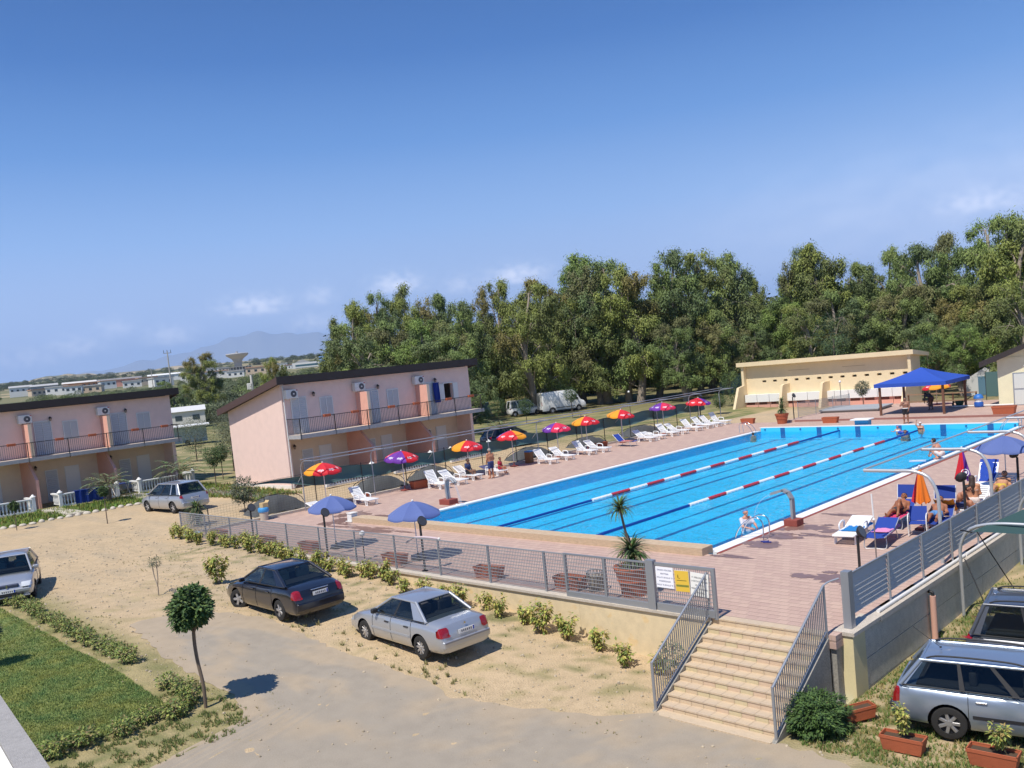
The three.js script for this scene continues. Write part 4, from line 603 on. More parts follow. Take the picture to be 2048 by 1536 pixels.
car('people_carrier', 'dark grey people carrier parked beyond the estate car', 'car', [10.95, 0.12, 2.45], heading(1, -0.16), {
  L: 4.6, W: 1.84, wb: 2.8, fa: 1.42, r: 0.33, paint: darkgrey, st: mpv(4.6), rails: true, spokes: 6, seams: [-0.9, 0.15, 1.1], handles: [-0.7, 0.35], handleY: 0.88, handleM: M.chrome,
  green: { b0: -2.12, b1: 1.4, r0: -1.85, r1: 0.4, yb: 1.0, yb0: 1.04, yr: 1.70, wb: 0.87, wr: 0.70, side: [['b', 0, 0.05], ['w', 0.05, 0.31], ['d', 0.31, 0.335], ['w', 0.335, 0.6], ['d', 0.6, 0.63], ['w', 0.63, 0.97]] },
  lamps: [[-2.22, 1.12, 0.8, 0.14, 0.36, 0.12, redL], [2.1, 0.74, 0.66, 0.2, 0.2, 0.34, clearL]], bits: [['rear_bumper', -2.24, 0.48, 0, 0.16, 0.26, 1.64, darkgrey], ['roof_antenna', -1.7, 1.78, 0.1, 0.06, 0.06, 0.06, M.chrome]], plates: [[-2.285, 0.74]],
});
{
  const o = thing('roof_load', 'teal bag strapped on the roof of the dark grey people carrier', 'bag', [11.2, 1.86, 1.55]);
  part('bag', new THREE.SphereGeometry(0.5, 20, 12).scale(1.5, 0.5, 0.7).translate(0, 0.26, 0), mat(0.10, 0.27, 0.25, 0.8), o); part('strap', tube([[0.1, 0, 0.34], [0.1, 0.52, 0], [0.1, 0, -0.34]], 0.02, 14), trimM, o); part('bar', box(1.6, 0.05, 0.06, 0, 0.0, 0.2), trimM, o); part('bar', box(1.6, 0.05, 0.06, 0, 0.0, -0.2), trimM, o);
}
{ // white delivery van and small car by the trees
  const h = 2.7, st = [[-h, 0.45, 0.9, 0.9], [-h + 0.03, 0.35, 2.36, 0.97], [-h + 0.1, 0.33, 2.46, 1], [-1, 0.33, 2.5, 1], [0.9, 0.33, 2.5, 1], [1.3, 0.33, 2.42, 0.985], [1.75, 0.33, 1.85, 0.97], [2.05, 0.33, 1.36, 0.95], [2.45, 0.33, 1.16, 0.92], [2.62, 0.36, 0.95, 0.87], [2.7, 0.45, 0.75, 0.8]];
  const v = car('delivery_van', 'white high roof delivery van parked before the eucalyptus trees', 'van', [-52.2, gy(-52, -52.4), -53.0], heading(0.55, -1.0), { L: 5.4, W: 2.0, wb: 3.2, fa: 1.72, r: 0.34, paint: vanwhite, st, spokes: 6, seams: [-0.6, 0.75], handles: [0.95], handleY: 1.15, handleM: trimM, strip: 0.6, lamps: [[-2.68, 1.2, 0.9, 0.08, 0.4, 0.12, redL], [2.5, 0.98, 0.7, 0.16, 0.2, 0.26, clearL]], bits: [['rear_bumper', -2.72, 0.46, 0, 0.12, 0.2, 1.8, trimM], ['rear_door_gap', -2.735, 1.4, 0, 0.01, 1.8, 0.02, trimM], ['windscreen', 1.72, 1.66, 0, 0.06, 0.5, 1.5, paneM]], plates: [[-2.75, 0.85]] });
  for (const s of [-1, 1]) { part('side_window', b2(0.95, 1.55, 1.36, 1.95, s > 0 ? 0.975 : -0.99, s > 0 ? 0.99 : -0.975), paneM, v); part('door_mirror', rbox(0.1, 0.3, 0.2, 0.04, 1.6, 1.45, s * 1.1), trimM, v); }
  car('small_van', 'small white van car parked left of the delivery van', 'van', [-55.6, gy(-55.6, -52), -50.4], heading(0.62, -1.0), { L: 4.1, W: 1.7, wb: 2.7, fa: 1.3, r: 0.31, paint: vanwhite, st: mpv(4.1), seams: [0.1], handles: [0.3], handleY: 0.9, green: { b0: -2.0, b1: 1.15, r0: -1.85, r1: 0.35, yb: 1.0, yr: 1.8, wb: 0.82, wr: 0.72, side: [['b', 0, 0.06], ['w', 0.06, 0.3], ['b', 0.3, 0.34], ['w', 0.34, 0.6], ['d', 0.6, 0.63], ['w', 0.63, 0.97]] }, lamps: [[-2.0, 1.05, 0.78, 0.1, 0.36, 0.12, redL], [1.9, 0.72, 0.62, 0.18, 0.18, 0.3, clearL]], plates: [[-2.08, 0.72]] });
  car('parked_car', 'dark car half hidden behind the right pink house', 'car', [-31.6, gy(-31.6, -23), -23.2], heading(0.25, -1), { L: 4.2, W: 1.72, wb: 2.5, fa: 1.3, r: 0.31, paint: black, st: mpv(4.2), seams: [0.1], handles: [0.3], handleY: 0.86, green: { b0: -1.9, b1: 1.2, r0: -1.5, r1: 0.3, yb: 0.99, yr: 1.5, wb: 0.82, wr: 0.64, side: [['b', 0, 0.1], ['w', 0.1, 0.52], ['d', 0.52, 0.56], ['w', 0.56, 0.97]] }, lamps: [[-2.04, 0.9, 0.74, 0.12, 0.26, 0.16, redL], [1.92, 0.72, 0.62, 0.18, 0.18, 0.3, clearL]], plates: [[-2.12, 0.8]] });
}
// ---------------------------------------------------------------- poolside furniture
function loungerGeo(back) { // plastic lounger: head at -x, foot at +x
  const slats = (n, w, l) => Array.from({ length: n }, (_, i) => rbox(l / n * 0.72, 0.022, w, 0.006, (i + 0.5) * l / n, 0, 0));
  const seat = join([...slats(13, 0.6, 1.22).map((q) => q.translate(-0.28, 0.31, 0)), rbox(1.26, 0.05, 0.05, 0.015, 0.33, 0.30, 0.32), rbox(1.26, 0.05, 0.05, 0.015, 0.33, 0.30, -0.32), rbox(0.08, 0.06, 0.66, 0.02, 0.97, 0.30, 0)]);
  const bk = join([...slats(8, 0.58, 0.76), rbox(0.8, 0.045, 0.05, 0.015, 0.39, 0, 0.31), rbox(0.8, 0.045, 0.05, 0.015, 0.39, 0, -0.31), rbox(0.06, 0.05, 0.66, 0.02, 0.79, 0, 0)]);
  bk.rotateY(Math.PI); bk.rotateZ(-back); bk.translate(-0.3, 0.32, 0); return { seat, bk };
}
const LG = [0.78, 0.62, 0.25, 0.95].map(loungerGeo), legG = join([rbox(0.05, 0.32, 0.05, 0.015, 0, 0.16, 0), rbox(0.05, 0.3, 0.04, 0.012, 0.14, 0.15, 0), rbox(0.2, 0.04, 0.05, 0.012, 0.07, 0.02, 0)]), armG = tube([[-0.3, 0.3, 0], [-0.32, 0.5, 0], [-0.22, 0.54, 0], [0.08, 0.52, 0], [0.18, 0.46, 0], [0.16, 0.3, 0]], 0.028, 20, 6);
function lounger(label, pos, turn, k = 0, backM = M.plastic, noArms) {
  const o = thing('sun_lounger', label, 'lounger', pos, turn, 'white plastic loungers by the pool'), q = LG[k];
  part('seat', q.seat, M.plastic, o); part('backrest', q.bk, backM, o);
  for (const s of [-1, 1]) { for (const x of [-0.42, 0.68]) { const l = part('leg', legG, M.plastic, o); l.position.set(x, 0, s * 0.31); } if (!noArms) { const a = part('armrest', armG, M.plastic, o); a.position.z = s * 0.36; } }
  return o;
}
const leftRow = [[-0.55, 2, 0, 'leftmost white lounger, half hidden under the blue umbrella'], [-3.1, 0, 1, 'white lounger with slatted back near the left deck corner'], [-8.2, 3, 0, 'upright white lounger left of its pair beside the water spout'], [-9.5, 1, 0, 'white lounger just right of the water spout'], [-12.9, 2, 0, 'white lounger behind the man in blue shorts'], [-17.5, 0, 0, 'white lounger with raised back beside the wooden bin'], [-19.2, 1, 1, 'white lounger with low back next to the wooden bin pair'], [-21.5, 0, 0, 'white lounger with raised back under the sixth umbrella'], [-22.7, 1, 1, 'white lounger with low back left of the brown planter'],
  [-28.2, 1, 0, 'white lounger directly right of the blue sunbed'], [-29.4, 2, 0, 'flat white lounger second right of the blue sunbed'], [-31.2, 0, 0, 'white lounger with raised back third right of the blue sunbed'], [-32.4, 1, 1, 'white lounger with low back fourth right of the blue sunbed'], [-34.3, 0, 0, 'white lounger fourth from the far end of the row'], [-35.9, 0, 0, 'white lounger third from the far end of the row'], [-37.0, 0, 0, 'white lounger second from the far end of the row'], [-38.4, 3, 0, 'white lounger at the far end of the row']];
leftRow.forEach(([z, k, gr, lab], i) => lounger(lab, [-22.75 + 0.15 * n2(i * 3.3, 1), 1.5, z], 0.10 * n2(i * 2.1, 5) - 0.08, k, M.plastic));
const towel = (w, l, m, parent, name, wav = 0.012) => { const q = new THREE.PlaneGeometry(l, w, 16, 8).rotateX(-Math.PI / 2), p = q.attributes.position; for (let i = 0; i < p.count; i++) p.setY(i, wav * n2(p.getX(i) * 5 + l, p.getZ(i) * 5 + w) + (Math.abs(p.getZ(i)) > w / 2 - 0.01 ? -0.04 : 0)); q.computeVertexNormals(); const o = new THREE.Mesh(q, m); o.name = name; parent?.add(o); return o; };
const cloth = (r, gg, b) => mat(r, gg, b, 0.95, { map: rp(T.grain, 3) });
function bedTowel(label, pos, turn, w, l, m, tilt = 0) { const o = thing('beach_towel', label, 'towel', pos, turn); const t = towel(w, l, m, o, 'towel_cloth', 0.02); t.rotation.z = tilt; part('towel_hem', box(0.03, 0.012, w * 0.98, l / 2 * Math.cos(tilt), l / 2 * Math.sin(tilt) + 0.006, 0), m, o); return o; }
function slingBed(label, pos, turn, back = 0.7, roof) { // aluminium folding sunbed with blue sling
  const o = thing('sling_sunbed', label, 'sunbed', pos, turn, 'blue folding sunbeds by the pool'), c = Math.cos(back), s = Math.sin(back);
  const sl = new THREE.PlaneGeometry(1.25, 0.6, 10, 2).rotateX(-Math.PI / 2).translate(0.35, 0.36, 0), p = sl.attributes.position; for (let i = 0; i < p.count; i++) p.setY(i, 0.36 - 0.03 * (1 - (p.getZ(i) / 0.3) ** 2)); sl.computeVertexNormals();
  part('seat_sling', sl, M.bluesling, o); part('back_sling', quad([-0.28, 0.36, -0.3], [-0.28, 0.36, 0.3], [-0.28 - 0.7 * c, 0.36 + 0.7 * s, 0.3], [-0.28 - 0.7 * c, 0.36 + 0.7 * s, -0.3]), M.bluesling, o);
  for (const z of [-0.31, 0.31]) { part('side_rail', rod([-0.3, 0.37, z], [0.98, 0.37, z], 0.016), M.pipe, o); part('back_rail', rod([-0.28, 0.37, z], [-0.28 - 0.72 * c, 0.37 + 0.72 * s, z], 0.016), M.pipe, o); }
  for (const [x, dx] of [[-0.45, -0.1], [0.75, 0.12]]) part('leg_hoop', tube([[x, 0.36, -0.3], [x + dx, 0.02, -0.3], [x + dx, 0.014, 0], [x + dx, 0.02, 0.3], [x, 0.36, 0.3]], 0.015, 24), M.pipe, o);
  if (roof) { part('sun_visor', quad([-0.28 - 0.72 * c, 0.4 + 0.72 * s, -0.31], [-0.28 - 0.72 * c, 0.4 + 0.72 * s, 0.31], [-0.36 - 0.72 * c, 0.83 + 0.72 * s, 0.31], [-0.36 - 0.72 * c, 0.83 + 0.72 * s, -0.31]), M.bluesling, o); for (const z of [-0.32, 0.32]) part('visor_rod', rod([-0.28 - 0.72 * c, 0.36 + 0.72 * s, z], [-0.36 - 0.72 * c, 0.84 + 0.72 * s, z], 0.014), M.white, o); }
  return o;
}
slingBed('blue sling sunbed in the left row beside the brown planter', [-22.6, 1.5, -25.6], -0.1, 0.75);
bedTowel('red and yellow towel lying on the blue sunbed of the left row', [-22.35, 1.88, -25.65], -0.15, 0.4, 0.9, cloth(0.6, 0.16, 0.12));
lounger('white lounger at right nearest the stairs, blue towel on it', [3.45, 1.5, -3.1], -1.45, 2);
bedTowel('bright blue towel spread on the nearest white lounger at right', [3.43, 1.84, -3.45], -1.45, 0.66, 1.5, cloth(0.015, 0.22, 0.58));
slingBed('blue sling sunbed at right with pink towel', [4.45, 1.5, -2.9], -1.42, 0.35, false);
bedTowel('pink towel spread on the blue sunbed at right', [4.42, 1.875, -3.3], -1.42, 0.6, 1.3, cloth(0.80, 0.30, 0.55));
slingBed('blue sunbed with sun visor under the lying sunbather', [3.95, 1.5, -5.6], -1.5, 0.5, true);
bedTowel('magenta towel under the sunbather with raised leg', [3.97, 1.895, -5.25], -1.5, 0.58, 1.1, cloth(0.72, 0.05, 0.16));
slingBed('blue sunbed with orange towel by the arched pipe post', [5.35, 1.5, -5.3], -1.42, 0.62, true);
bedTowel('orange towel over the back of the sunbed by the pipe post', [5.27, 2.12, -6.0], -1.42, 0.6, 0.8, cloth(0.85, 0.32, 0.02), 0.62 + Math.PI);
lounger('white lounger under the right blue umbrella, blue towel on back', [4.6, 1.5, -12.2], -1.5, 3);
bedTowel('royal blue towel hanging on the lounger back under the right umbrella', [4.55, 2.22, -12.75], -1.5, 0.64, 0.95, cloth(0.02, 0.07, 0.42), -0.95);
lounger('white lounger with sunbather beside the right blue umbrella', [5.6, 1.5, -10.7], -1.5, 1);
bedTowel('yellow towel on the lounger beside the right blue umbrella', [5.62, 1.845, -10.9], -1.5, 0.55, 1.1, cloth(0.72, 0.55, 0.08));
{
  const b = thing('beach_bag', 'dark red bag on the deck by the seated woman', 'bag', [5.55, 1.5, -8.5]); part('bag_body', rbox(0.4, 0.3, 0.25, 0.08, 0, 0.15, 0), cloth(0.16, 0.02, 0.05), b); part('bag_handle', tube([[-0.12, 0.28, 0], [-0.08, 0.42, 0], [0.08, 0.42, 0], [0.12, 0.28, 0]], 0.012, 12), M.dark, b);
  const w = thing('folding_chair', 'low white framed chair with blue cloth between the sunbeds', 'chair', [5.05, 1.5, -4.2], -1.3); part('seat', box(0.5, 0.02, 0.5, 0, 0.4, 0), M.bluesling, w); for (const s of [-1, 1]) { part('frame_hoop', tube([[0.25, 0.02, 0.26 * s], [0.25, 0.62, 0.26 * s], [-0.25, 0.62, 0.26 * s], [-0.25, 0.02, 0.26 * s]], 0.018, 20), M.white, w); part('cross_bar', rod([0.25, 0.4, 0.26 * s], [-0.25, 0.05, 0.26 * s], 0.014), M.white, w); } part('back', quad([-0.25, 0.42, -0.25], [-0.25, 0.42, 0.25], [-0.4, 0.85, 0.25], [-0.4, 0.85, -0.25]), M.bluesling, w);
}
// umbrellas
function goreGeo(R, drop, k, n = 8, val = 0.13) { // one of n panels with a hanging valance
  const a0 = (k - 0.5) / n * Math.PI * 2, a1 = (k + 0.5) / n * Math.PI * 2, pos = [], uv = [], idx = [], J = 7, I = 5;
  for (let j = 0; j <= J + 1; j++) for (let i = 0; i <= I; i++) { const rr = Math.min(j, J) / J, t = i / I, x = R * rr * mix(Math.cos(a0), Math.cos(a1), t), z = R * rr * mix(Math.sin(a0), Math.sin(a1), t), sag = 0.035 * Math.sin(Math.PI * t) * rr; pos.push(x, -drop * rr ** 1.55 - sag - (j > J ? val * (0.75 + 0.25 * Math.sin(Math.PI * t)) : 0), z); uv.push(t, j > J ? 0 : 0.12 + 0.88 * (1 - rr)); }
  for (let j = 0; j <= J; j++) for (let i = 0; i < I; i++) { const a = j * (I + 1) + i, b = a + I + 1; idx.push(a, a + 1, b, b, a + 1, b + 1); }
  const q = new THREE.BufferGeometry(); q.setAttribute('position', new THREE.Float32BufferAttribute(pos, 3)); q.setAttribute('uv', new THREE.Float32BufferAttribute(uv, 2)); q.setIndex(idx); q.computeVertexNormals(); return q;
}
const goreTex = (bg, draw) => canvasTexture(256, 256, (c, w, h) => { c.fillStyle = bg; c.fillRect(0, 0, w, h); draw?.(c, w, h); });
const logo = (c, w) => { c.fillStyle = '#ffffff'; c.textAlign = 'center'; c.font = 'bold 44px sans-serif'; c.fillText('Algida', w / 2, 190, 130); };
const gm = (r, gg, b, tex) => mat(tex ? 1 : r, tex ? 1 : gg, tex ? 1 : b, 0.75, { transmission: 0.12, ...(tex ? { map: tex } : {}) });
const GM = { red: gm(0.62, 0.012, 0.03, goreTex('#d4182a', logo)), yellow: gm(0.85, 0.33, 0.01), purple: gm(0.16, 0.03, 0.34, goreTex('#6a2a9a', logo)), pink: gm(0.70, 0.03, 0.16, goreTex('#da2350', logo)), blue: gm(0.10, 0.15, 0.38), orange: gm(0.82, 0.20, 0.012) };
const goreA = Array.from({ length: 8 }, (_, k) => goreGeo(1.02, 0.40, k)), goreB = Array.from({ length: 8 }, (_, k) => goreGeo(1.0, 0.46, k, 8, 0.09));
function umbrella(label, pos, H, cols, turn, tilt = 0, geo = goreA, baseM = M.redbrick) {
  const o = thing('beach_umbrella', label, 'umbrella', pos, turn, geo === goreB ? 'blue open umbrellas' : 'red, yellow and purple umbrellas in the left row');
  part('pole', rod([0, 0, 0], [0, H - 0.02, 0], 0.022, 0.018, 8), M.white, o); part('base', [rbox(0.4, 0.07, 0.4, 0.02, 0, 0.035, 0), rod([0, 0.07, 0], [0, 0.3, 0], 0.035, 0.03, 8)], baseM, o);
  const c = new THREE.Group(); c.name = 'canopy'; c.position.y = H; c.rotation.z = tilt; o.add(c);
  geo.forEach((q, k) => part('panel', q, GM[cols[k % cols.length]], c)); part('finial', new THREE.SphereGeometry(0.04, 8, 6).translate(0, 0.03, 0), M.white, c);
  part('ribs', Array.from({ length: 8 }, (_, k) => { const a = (k + 0.5) / 8 * Math.PI * 2; return rod([0, -0.03, 0], [0.97 * Math.cos(a), geo === goreB ? -0.45 : -0.4, 0.97 * Math.sin(a)], 0.006); }), M.white, c);
  return o;
}
{
  const K = { y: ['red', 'red', 'yellow', 'yellow', 'yellow', 'purple', 'purple', 'red'], p: ['red', 'purple', 'purple', 'pink', 'red', 'red', 'purple', 'red'], r: ['yellow', 'red', 'red', 'purple', 'purple', 'red', 'yellow', 'yellow'], k: ['pink', 'pink', 'purple', 'purple', 'red', 'red', 'purple', 'red'], e: ['purple', 'red', 'red', 'red', 'yellow', 'yellow', 'red', 'purple'] };
  [[-1.77, 2.4, 'y'], [-7.07, 2.28, 'p'], [-12.16, 2.2, 'y'], [-16.06, 2.33, 'r'], [-20.42, 2.3, 'k'], [-23.5, 2.38, 'y'], [-27.56, 2.42, 'y'], [-32.78, 2.4, 'k'], [-37.79, 2.26, 'e']].forEach(([z, H, c], i) => umbrella(ordinal(i, { y: 'umbrella, yellow and red,', p: 'umbrella, purple and red,', r: 'umbrella, red with yellow side,', k: 'umbrella, purple and pink,', e: 'umbrella, red with purple side,' }[c], 'along the left deck'), [-24.2, 1.5, z], H, K[c], 0.12 * n2(i * 5, 2), -0.06 + 0.1 * n2(i, 3)));
}
umbrella('blue umbrella nearer the left, its pole behind the mesh fence', [-14.1, 1.5, 4.6], 2.12, ['blue'], 0.3, 0, goreB, M.dark);
umbrella('blue umbrella standing before the near end of the pool', [-8.9, 1.5, 4.66], 2.12, ['blue'], 0.1, 0, goreB, M.dark);
umbrella('blue umbrella beside the loungers at the right picture edge', [5.55, 1.5, -11.4], 2.2, ['blue'], 0.6, 0, goreB, M.dark);
umbrella('red and yellow umbrella open behind the blue gazebo', [-9.3, 1.6, -47.4], 1.8, ['red', 'yellow', 'yellow', 'red'], 0.2, 0.05);
function closedUmbrella(label, pos, H, cols, heart) {
  const o = thing('closed_umbrella', label, 'umbrella', pos); part('pole', rod([0, 0, 0], [0, H, 0], 0.02, 0.02, 8), M.white, o); part('base', rbox(0.4, 0.07, 0.4, 0.02, 0, 0.035, 0), M.redbrick, o);
  const n = 48, rows = 8;
  cols.forEach((c, k) => { const pos2 = [], idx = [], m = n / cols.length; for (let j = 0; j <= rows; j++) for (let i = 0; i <= m; i++) { const a = (k * m + i) / n * Math.PI * 2, v = j / rows, r = (0.03 + 0.22 * v ** 0.9) * (1 + 0.2 * Math.sin(a * 8) * v + 0.06 * Math.sin(a * 13)); pos2.push(r * Math.cos(a), H - 0.03 - v * 1.12 + 0.05 * Math.sin(a * 8) * v, r * Math.sin(a)); } for (let j = 0; j < rows; j++) for (let i = 0; i < m; i++) { const a = j * (m + 1) + i, b = a + m + 1; idx.push(a, a + 1, b, b, a + 1, b + 1); } const q = new THREE.BufferGeometry(); q.setAttribute('position', new THREE.Float32BufferAttribute(pos2, 3)); q.setIndex(idx); q.computeVertexNormals(); part('folded_panel', q, GM[c].map ? (GM[c + '_plain'] ??= c === 'purple' ? gm(0.15, 0.025, 0.32) : gm(0.62, 0.012, 0.03)) : GM[c], o); });
  part('finial', new THREE.SphereGeometry(0.035, 8, 6).translate(0, H + 0.02, 0), M.white, o);
  if (heart) { const s = new THREE.Shape(); s.moveTo(0, -0.09); s.bezierCurveTo(-0.14, 0.02, -0.08, 0.11, 0, 0.05); s.bezierCurveTo(0.08, 0.11, 0.14, 0.02, 0, -0.09); const q = join([new THREE.TorusGeometry(0.12, 0.016, 6, 22), new THREE.ExtrudeGeometry(s, { depth: 0.01, bevelEnabled: false }).scale(0.8, 0.8, 1)]); q.rotateX(-0.2); q.rotateY(0.55); part('heart_emblem', q.translate(0.15, H - 0.86, 0.245), M.white, o); }
  return o;
}
closedUmbrella('closed orange umbrella beside the sunbeds at right', [4.9, 1.5, -5.0], 2.05, ['orange', 'orange', 'red', 'red', 'orange', 'orange']);
closedUmbrella('closed red and purple umbrella with white heart emblem', [4.65, 1.5, -9.7], 2.0, ['purple', 'red', 'red', 'red', 'red', 'purple'], true);
{
  const p = thing('umbrella_pole', 'bare umbrella pole standing upright by the right fence', 'pole', [5.33, 1.5, -0.31]); part('lower_tube', rod([0, 0, 0], [0, 1.25, 0], 0.02, 0.02, 8), mat(0.2, 0.17, 0.16, 0.5), p); part('upper_tube', rod([0, 1.25, 0], [-0.02, 2.0, 0], 0.022, 0.022, 8), M.white, p); part('clamp', new THREE.SphereGeometry(0.04, 8, 6).translate(0, 1.27, 0), M.white, p);
}
// floodlight posts
function lampPost(label, x, z, y, H, tip = -0.5, turn = 0) {
  const o = thing('floodlight_post', label, 'lamp', [x, y, z], turn, 'dark floodlight posts around the pool'); part('post', rod([0, 0, 0], [0, H, 0], 0.04, 0.04, 8), M.dark, o); part('foot', new THREE.CylinderGeometry(0.1, 0.1, 0.03, 12).translate(0, 0.015, 0), M.dark, o);
  const h = part('lamp_head', lathe([[0, -0.09], [0.1, -0.08], [0.17, 0], [0.185, 0.05], [0.17, 0.06]], 16), M.dark, o); h.position.set(0.1, H + 0.1, 0); h.rotation.z = -1.1; part('lamp_glass', new THREE.CircleGeometry(0.165, 16).rotateX(-Math.PI / 2).translate(0, 0.055, 0), mat(0.06, 0.06, 0.065, 0.3), h);
}
lampPost('dark floodlight post left of the blue umbrella pair at the mesh fence', -18.9, 5.55, 1.5, 1.5);
lampPost('dark floodlight post by the mesh fence under the left blue umbrella', -13.1, 5.68, 1.5, 1.6);
lampPost('dark floodlight post by the mesh fence before the pool end', -7.3, 5.72, 1.5, 1.6);
lampPost('short dark post behind the slatted fence near the stairs', 5.15, 0.4, 1.5, 0.95);
lampPost('dark floodlight post beside the arched pipe and orange towel', 6.1, -5.3, 1.5, 1.55, 0, 2.4);
lampPost('dark floodlight post beside the right blue umbrella pole', 6.0, -11.2, 1.5, 1.45, 0, 2.6);
lampPost('dark floodlight post at the far deck corner near the potted plant', -17.0, -39.6, 1.6, 1.75);
lampPost('dark floodlight post behind the deck corner, left of the far planter', -24.6, -38.6, 1.5, 2.3);
for (const [x, z, lab] of [[-11.05, 5.45, 'small white globe on a low post behind the mesh fence'], [-17.5, -49.0, 'white globe lamp on a post before the yellow pavilion'], [-38, -47, 'white globe lamp under the eucalyptus trees']]) { const o = thing('globe_lamp', lab, 'lamp', [x, x < -30 ? g(x, z) : 1.55, z]), H = x > -12 ? 0.85 : 2.1; part('post', rod([0, 0, 0], [0, H, 0], 0.025), M.dark, o); part('globe', new THREE.SphereGeometry(0.11, 14, 10).translate(0, H + 0.08, 0), M.plastic, o); }
// terracotta troughs
function troughGeo(L, W, H) { const f = (l0, w0, l1, w1, y0, y1) => { const q = new THREE.CylinderGeometry(Math.SQRT1_2, Math.SQRT1_2, 1, 4, 1, true).rotateY(Math.PI / 4), p = q.attributes.position; for (let i = 0; i < p.count; i++) { const t = p.getY(i) > 0; p.setXYZ(i, Math.sign(p.getX(i)) * (t ? l1 : l0) / 2, t ? y1 : y0, Math.sign(p.getZ(i)) * (t ? w1 : w0) / 2); } const u = q.toNonIndexed(); u.computeVertexNormals(); return u; };
  return { body: join([f(L * 0.86, W * 0.8, L * 0.97, W * 0.95, 0, H * 0.84), f(L * 0.85, W * 0.76, L * 0.93, W * 0.88, 0.05, H)]), rim: join([f(L, W, L, W, H * 0.82, H), rbox(L, 0.02, 0.03, 0.006, 0, H, W / 2 - 0.015), rbox(L, 0.02, 0.03, 0.006, 0, H, -W / 2 + 0.015), rbox(0.03, 0.02, W, 0.006, L / 2 - 0.015, H, 0), rbox(0.03, 0.02, W, 0.006, -L / 2 + 0.015, H, 0)]), soil: box(L * 0.9, 0.02, W * 0.84, 0, H * 0.8, 0), foot: box(L * 0.84, 0.02, W * 0.76, 0, 0.01, 0) }; }
const TG = troughGeo(0.98, 0.42, 0.36);
function planter(label, pos, turn, s = 1) { const o = thing('planter', label, 'planter', pos, turn, 'terracotta planters'); part('trough', TG.body, M.terracotta, o); part('rim', TG.rim, M.terracotta, o); part('soil', TG.soil, M.soil, o); part('base', TG.foot, M.terracotta, o); o.scale.setScalar(s); return o; }
[[-22.4, 5.35], [-18.2, 5.35], [-14.9, 5.35], [-9.3, 5.4], [-4.5, 5.4], [-1.2, 5.3]].forEach(([x, z], i) => planter(ordinal(i, 'empty terracotta planter', 'behind the near mesh fence'), [x, 1.5, z], 0.03 * i));
planter('brown planter at the head of the blue sunbed', [-24.2, 1.5, -25.0], 1.5); planter('reddish planter at the foot of the second umbrella', [-23.9, 1.5, -8.0], 1.4, 1.25); planter('planter near the tip of the first lounger, left deck corner', [-24.3, 1.5, -4.1], 1.5, 0.8);
planter('terracotta planter left of the big far flowerpot', [-20.3, 1.5, -38.5], 0.1, 1.1); planter('terracotta planter between far flowerpot and starting block', [-13.2, 1.5, -37.6], 0.05, 1.15); planter('terracotta planter on the far terrace at the right', [-2.4, 1.63, -39.4], 0, 1.4);
const plantPots = [planter('empty terracotta planter tipped beside the green bush', [7.72, 0.06, 6.7], 0.95, 0.72), planter('terracotta planter with small shrub, left of the two by the road', [8.98, 0.03, 7.6], 0.06, 0.82), planter('terracotta planter with small shrub at the right picture corner', [10.5, 0.03, 7.4], 0.06, 0.86)];
plantPots[0].rotation.z = 0.08;
function roundPot(label, pos, s) { const o = thing('flowerpot', label, 'flowerpot', pos); part('pot', lathe([[0, 0.02], [0.34, 0.02], [0.36, 0.0], [0.4, 0.3], [0.48, 0.62], [0.5, 0.66], [0.52, 0.68], [0.53, 0.8], [0.48, 0.81], [0.46, 0.7], [0, 0.68]], 28), M.terracotta, o); part('rim_band', new THREE.TorusGeometry(0.525, 0.025, 6, 28).rotateX(Math.PI / 2).translate(0, 0.78, 0), M.terracotta, o); part('lower_band', new THREE.TorusGeometry(0.44, 0.02, 6, 28).rotateX(Math.PI / 2).translate(0, 0.42, 0), M.terracotta, o); part('soil', new THREE.CylinderGeometry(0.46, 0.46, 0.02, 24).translate(0, 0.71, 0), M.soil, o); o.scale.setScalar(s); }
roundPot('big round terracotta pot behind the sliding gate', [0.9, 1.5, 5.05], 1.0); roundPot('big round terracotta pot at the far end of the pool', [-17.1, 1.5, -37.9], 0.95);
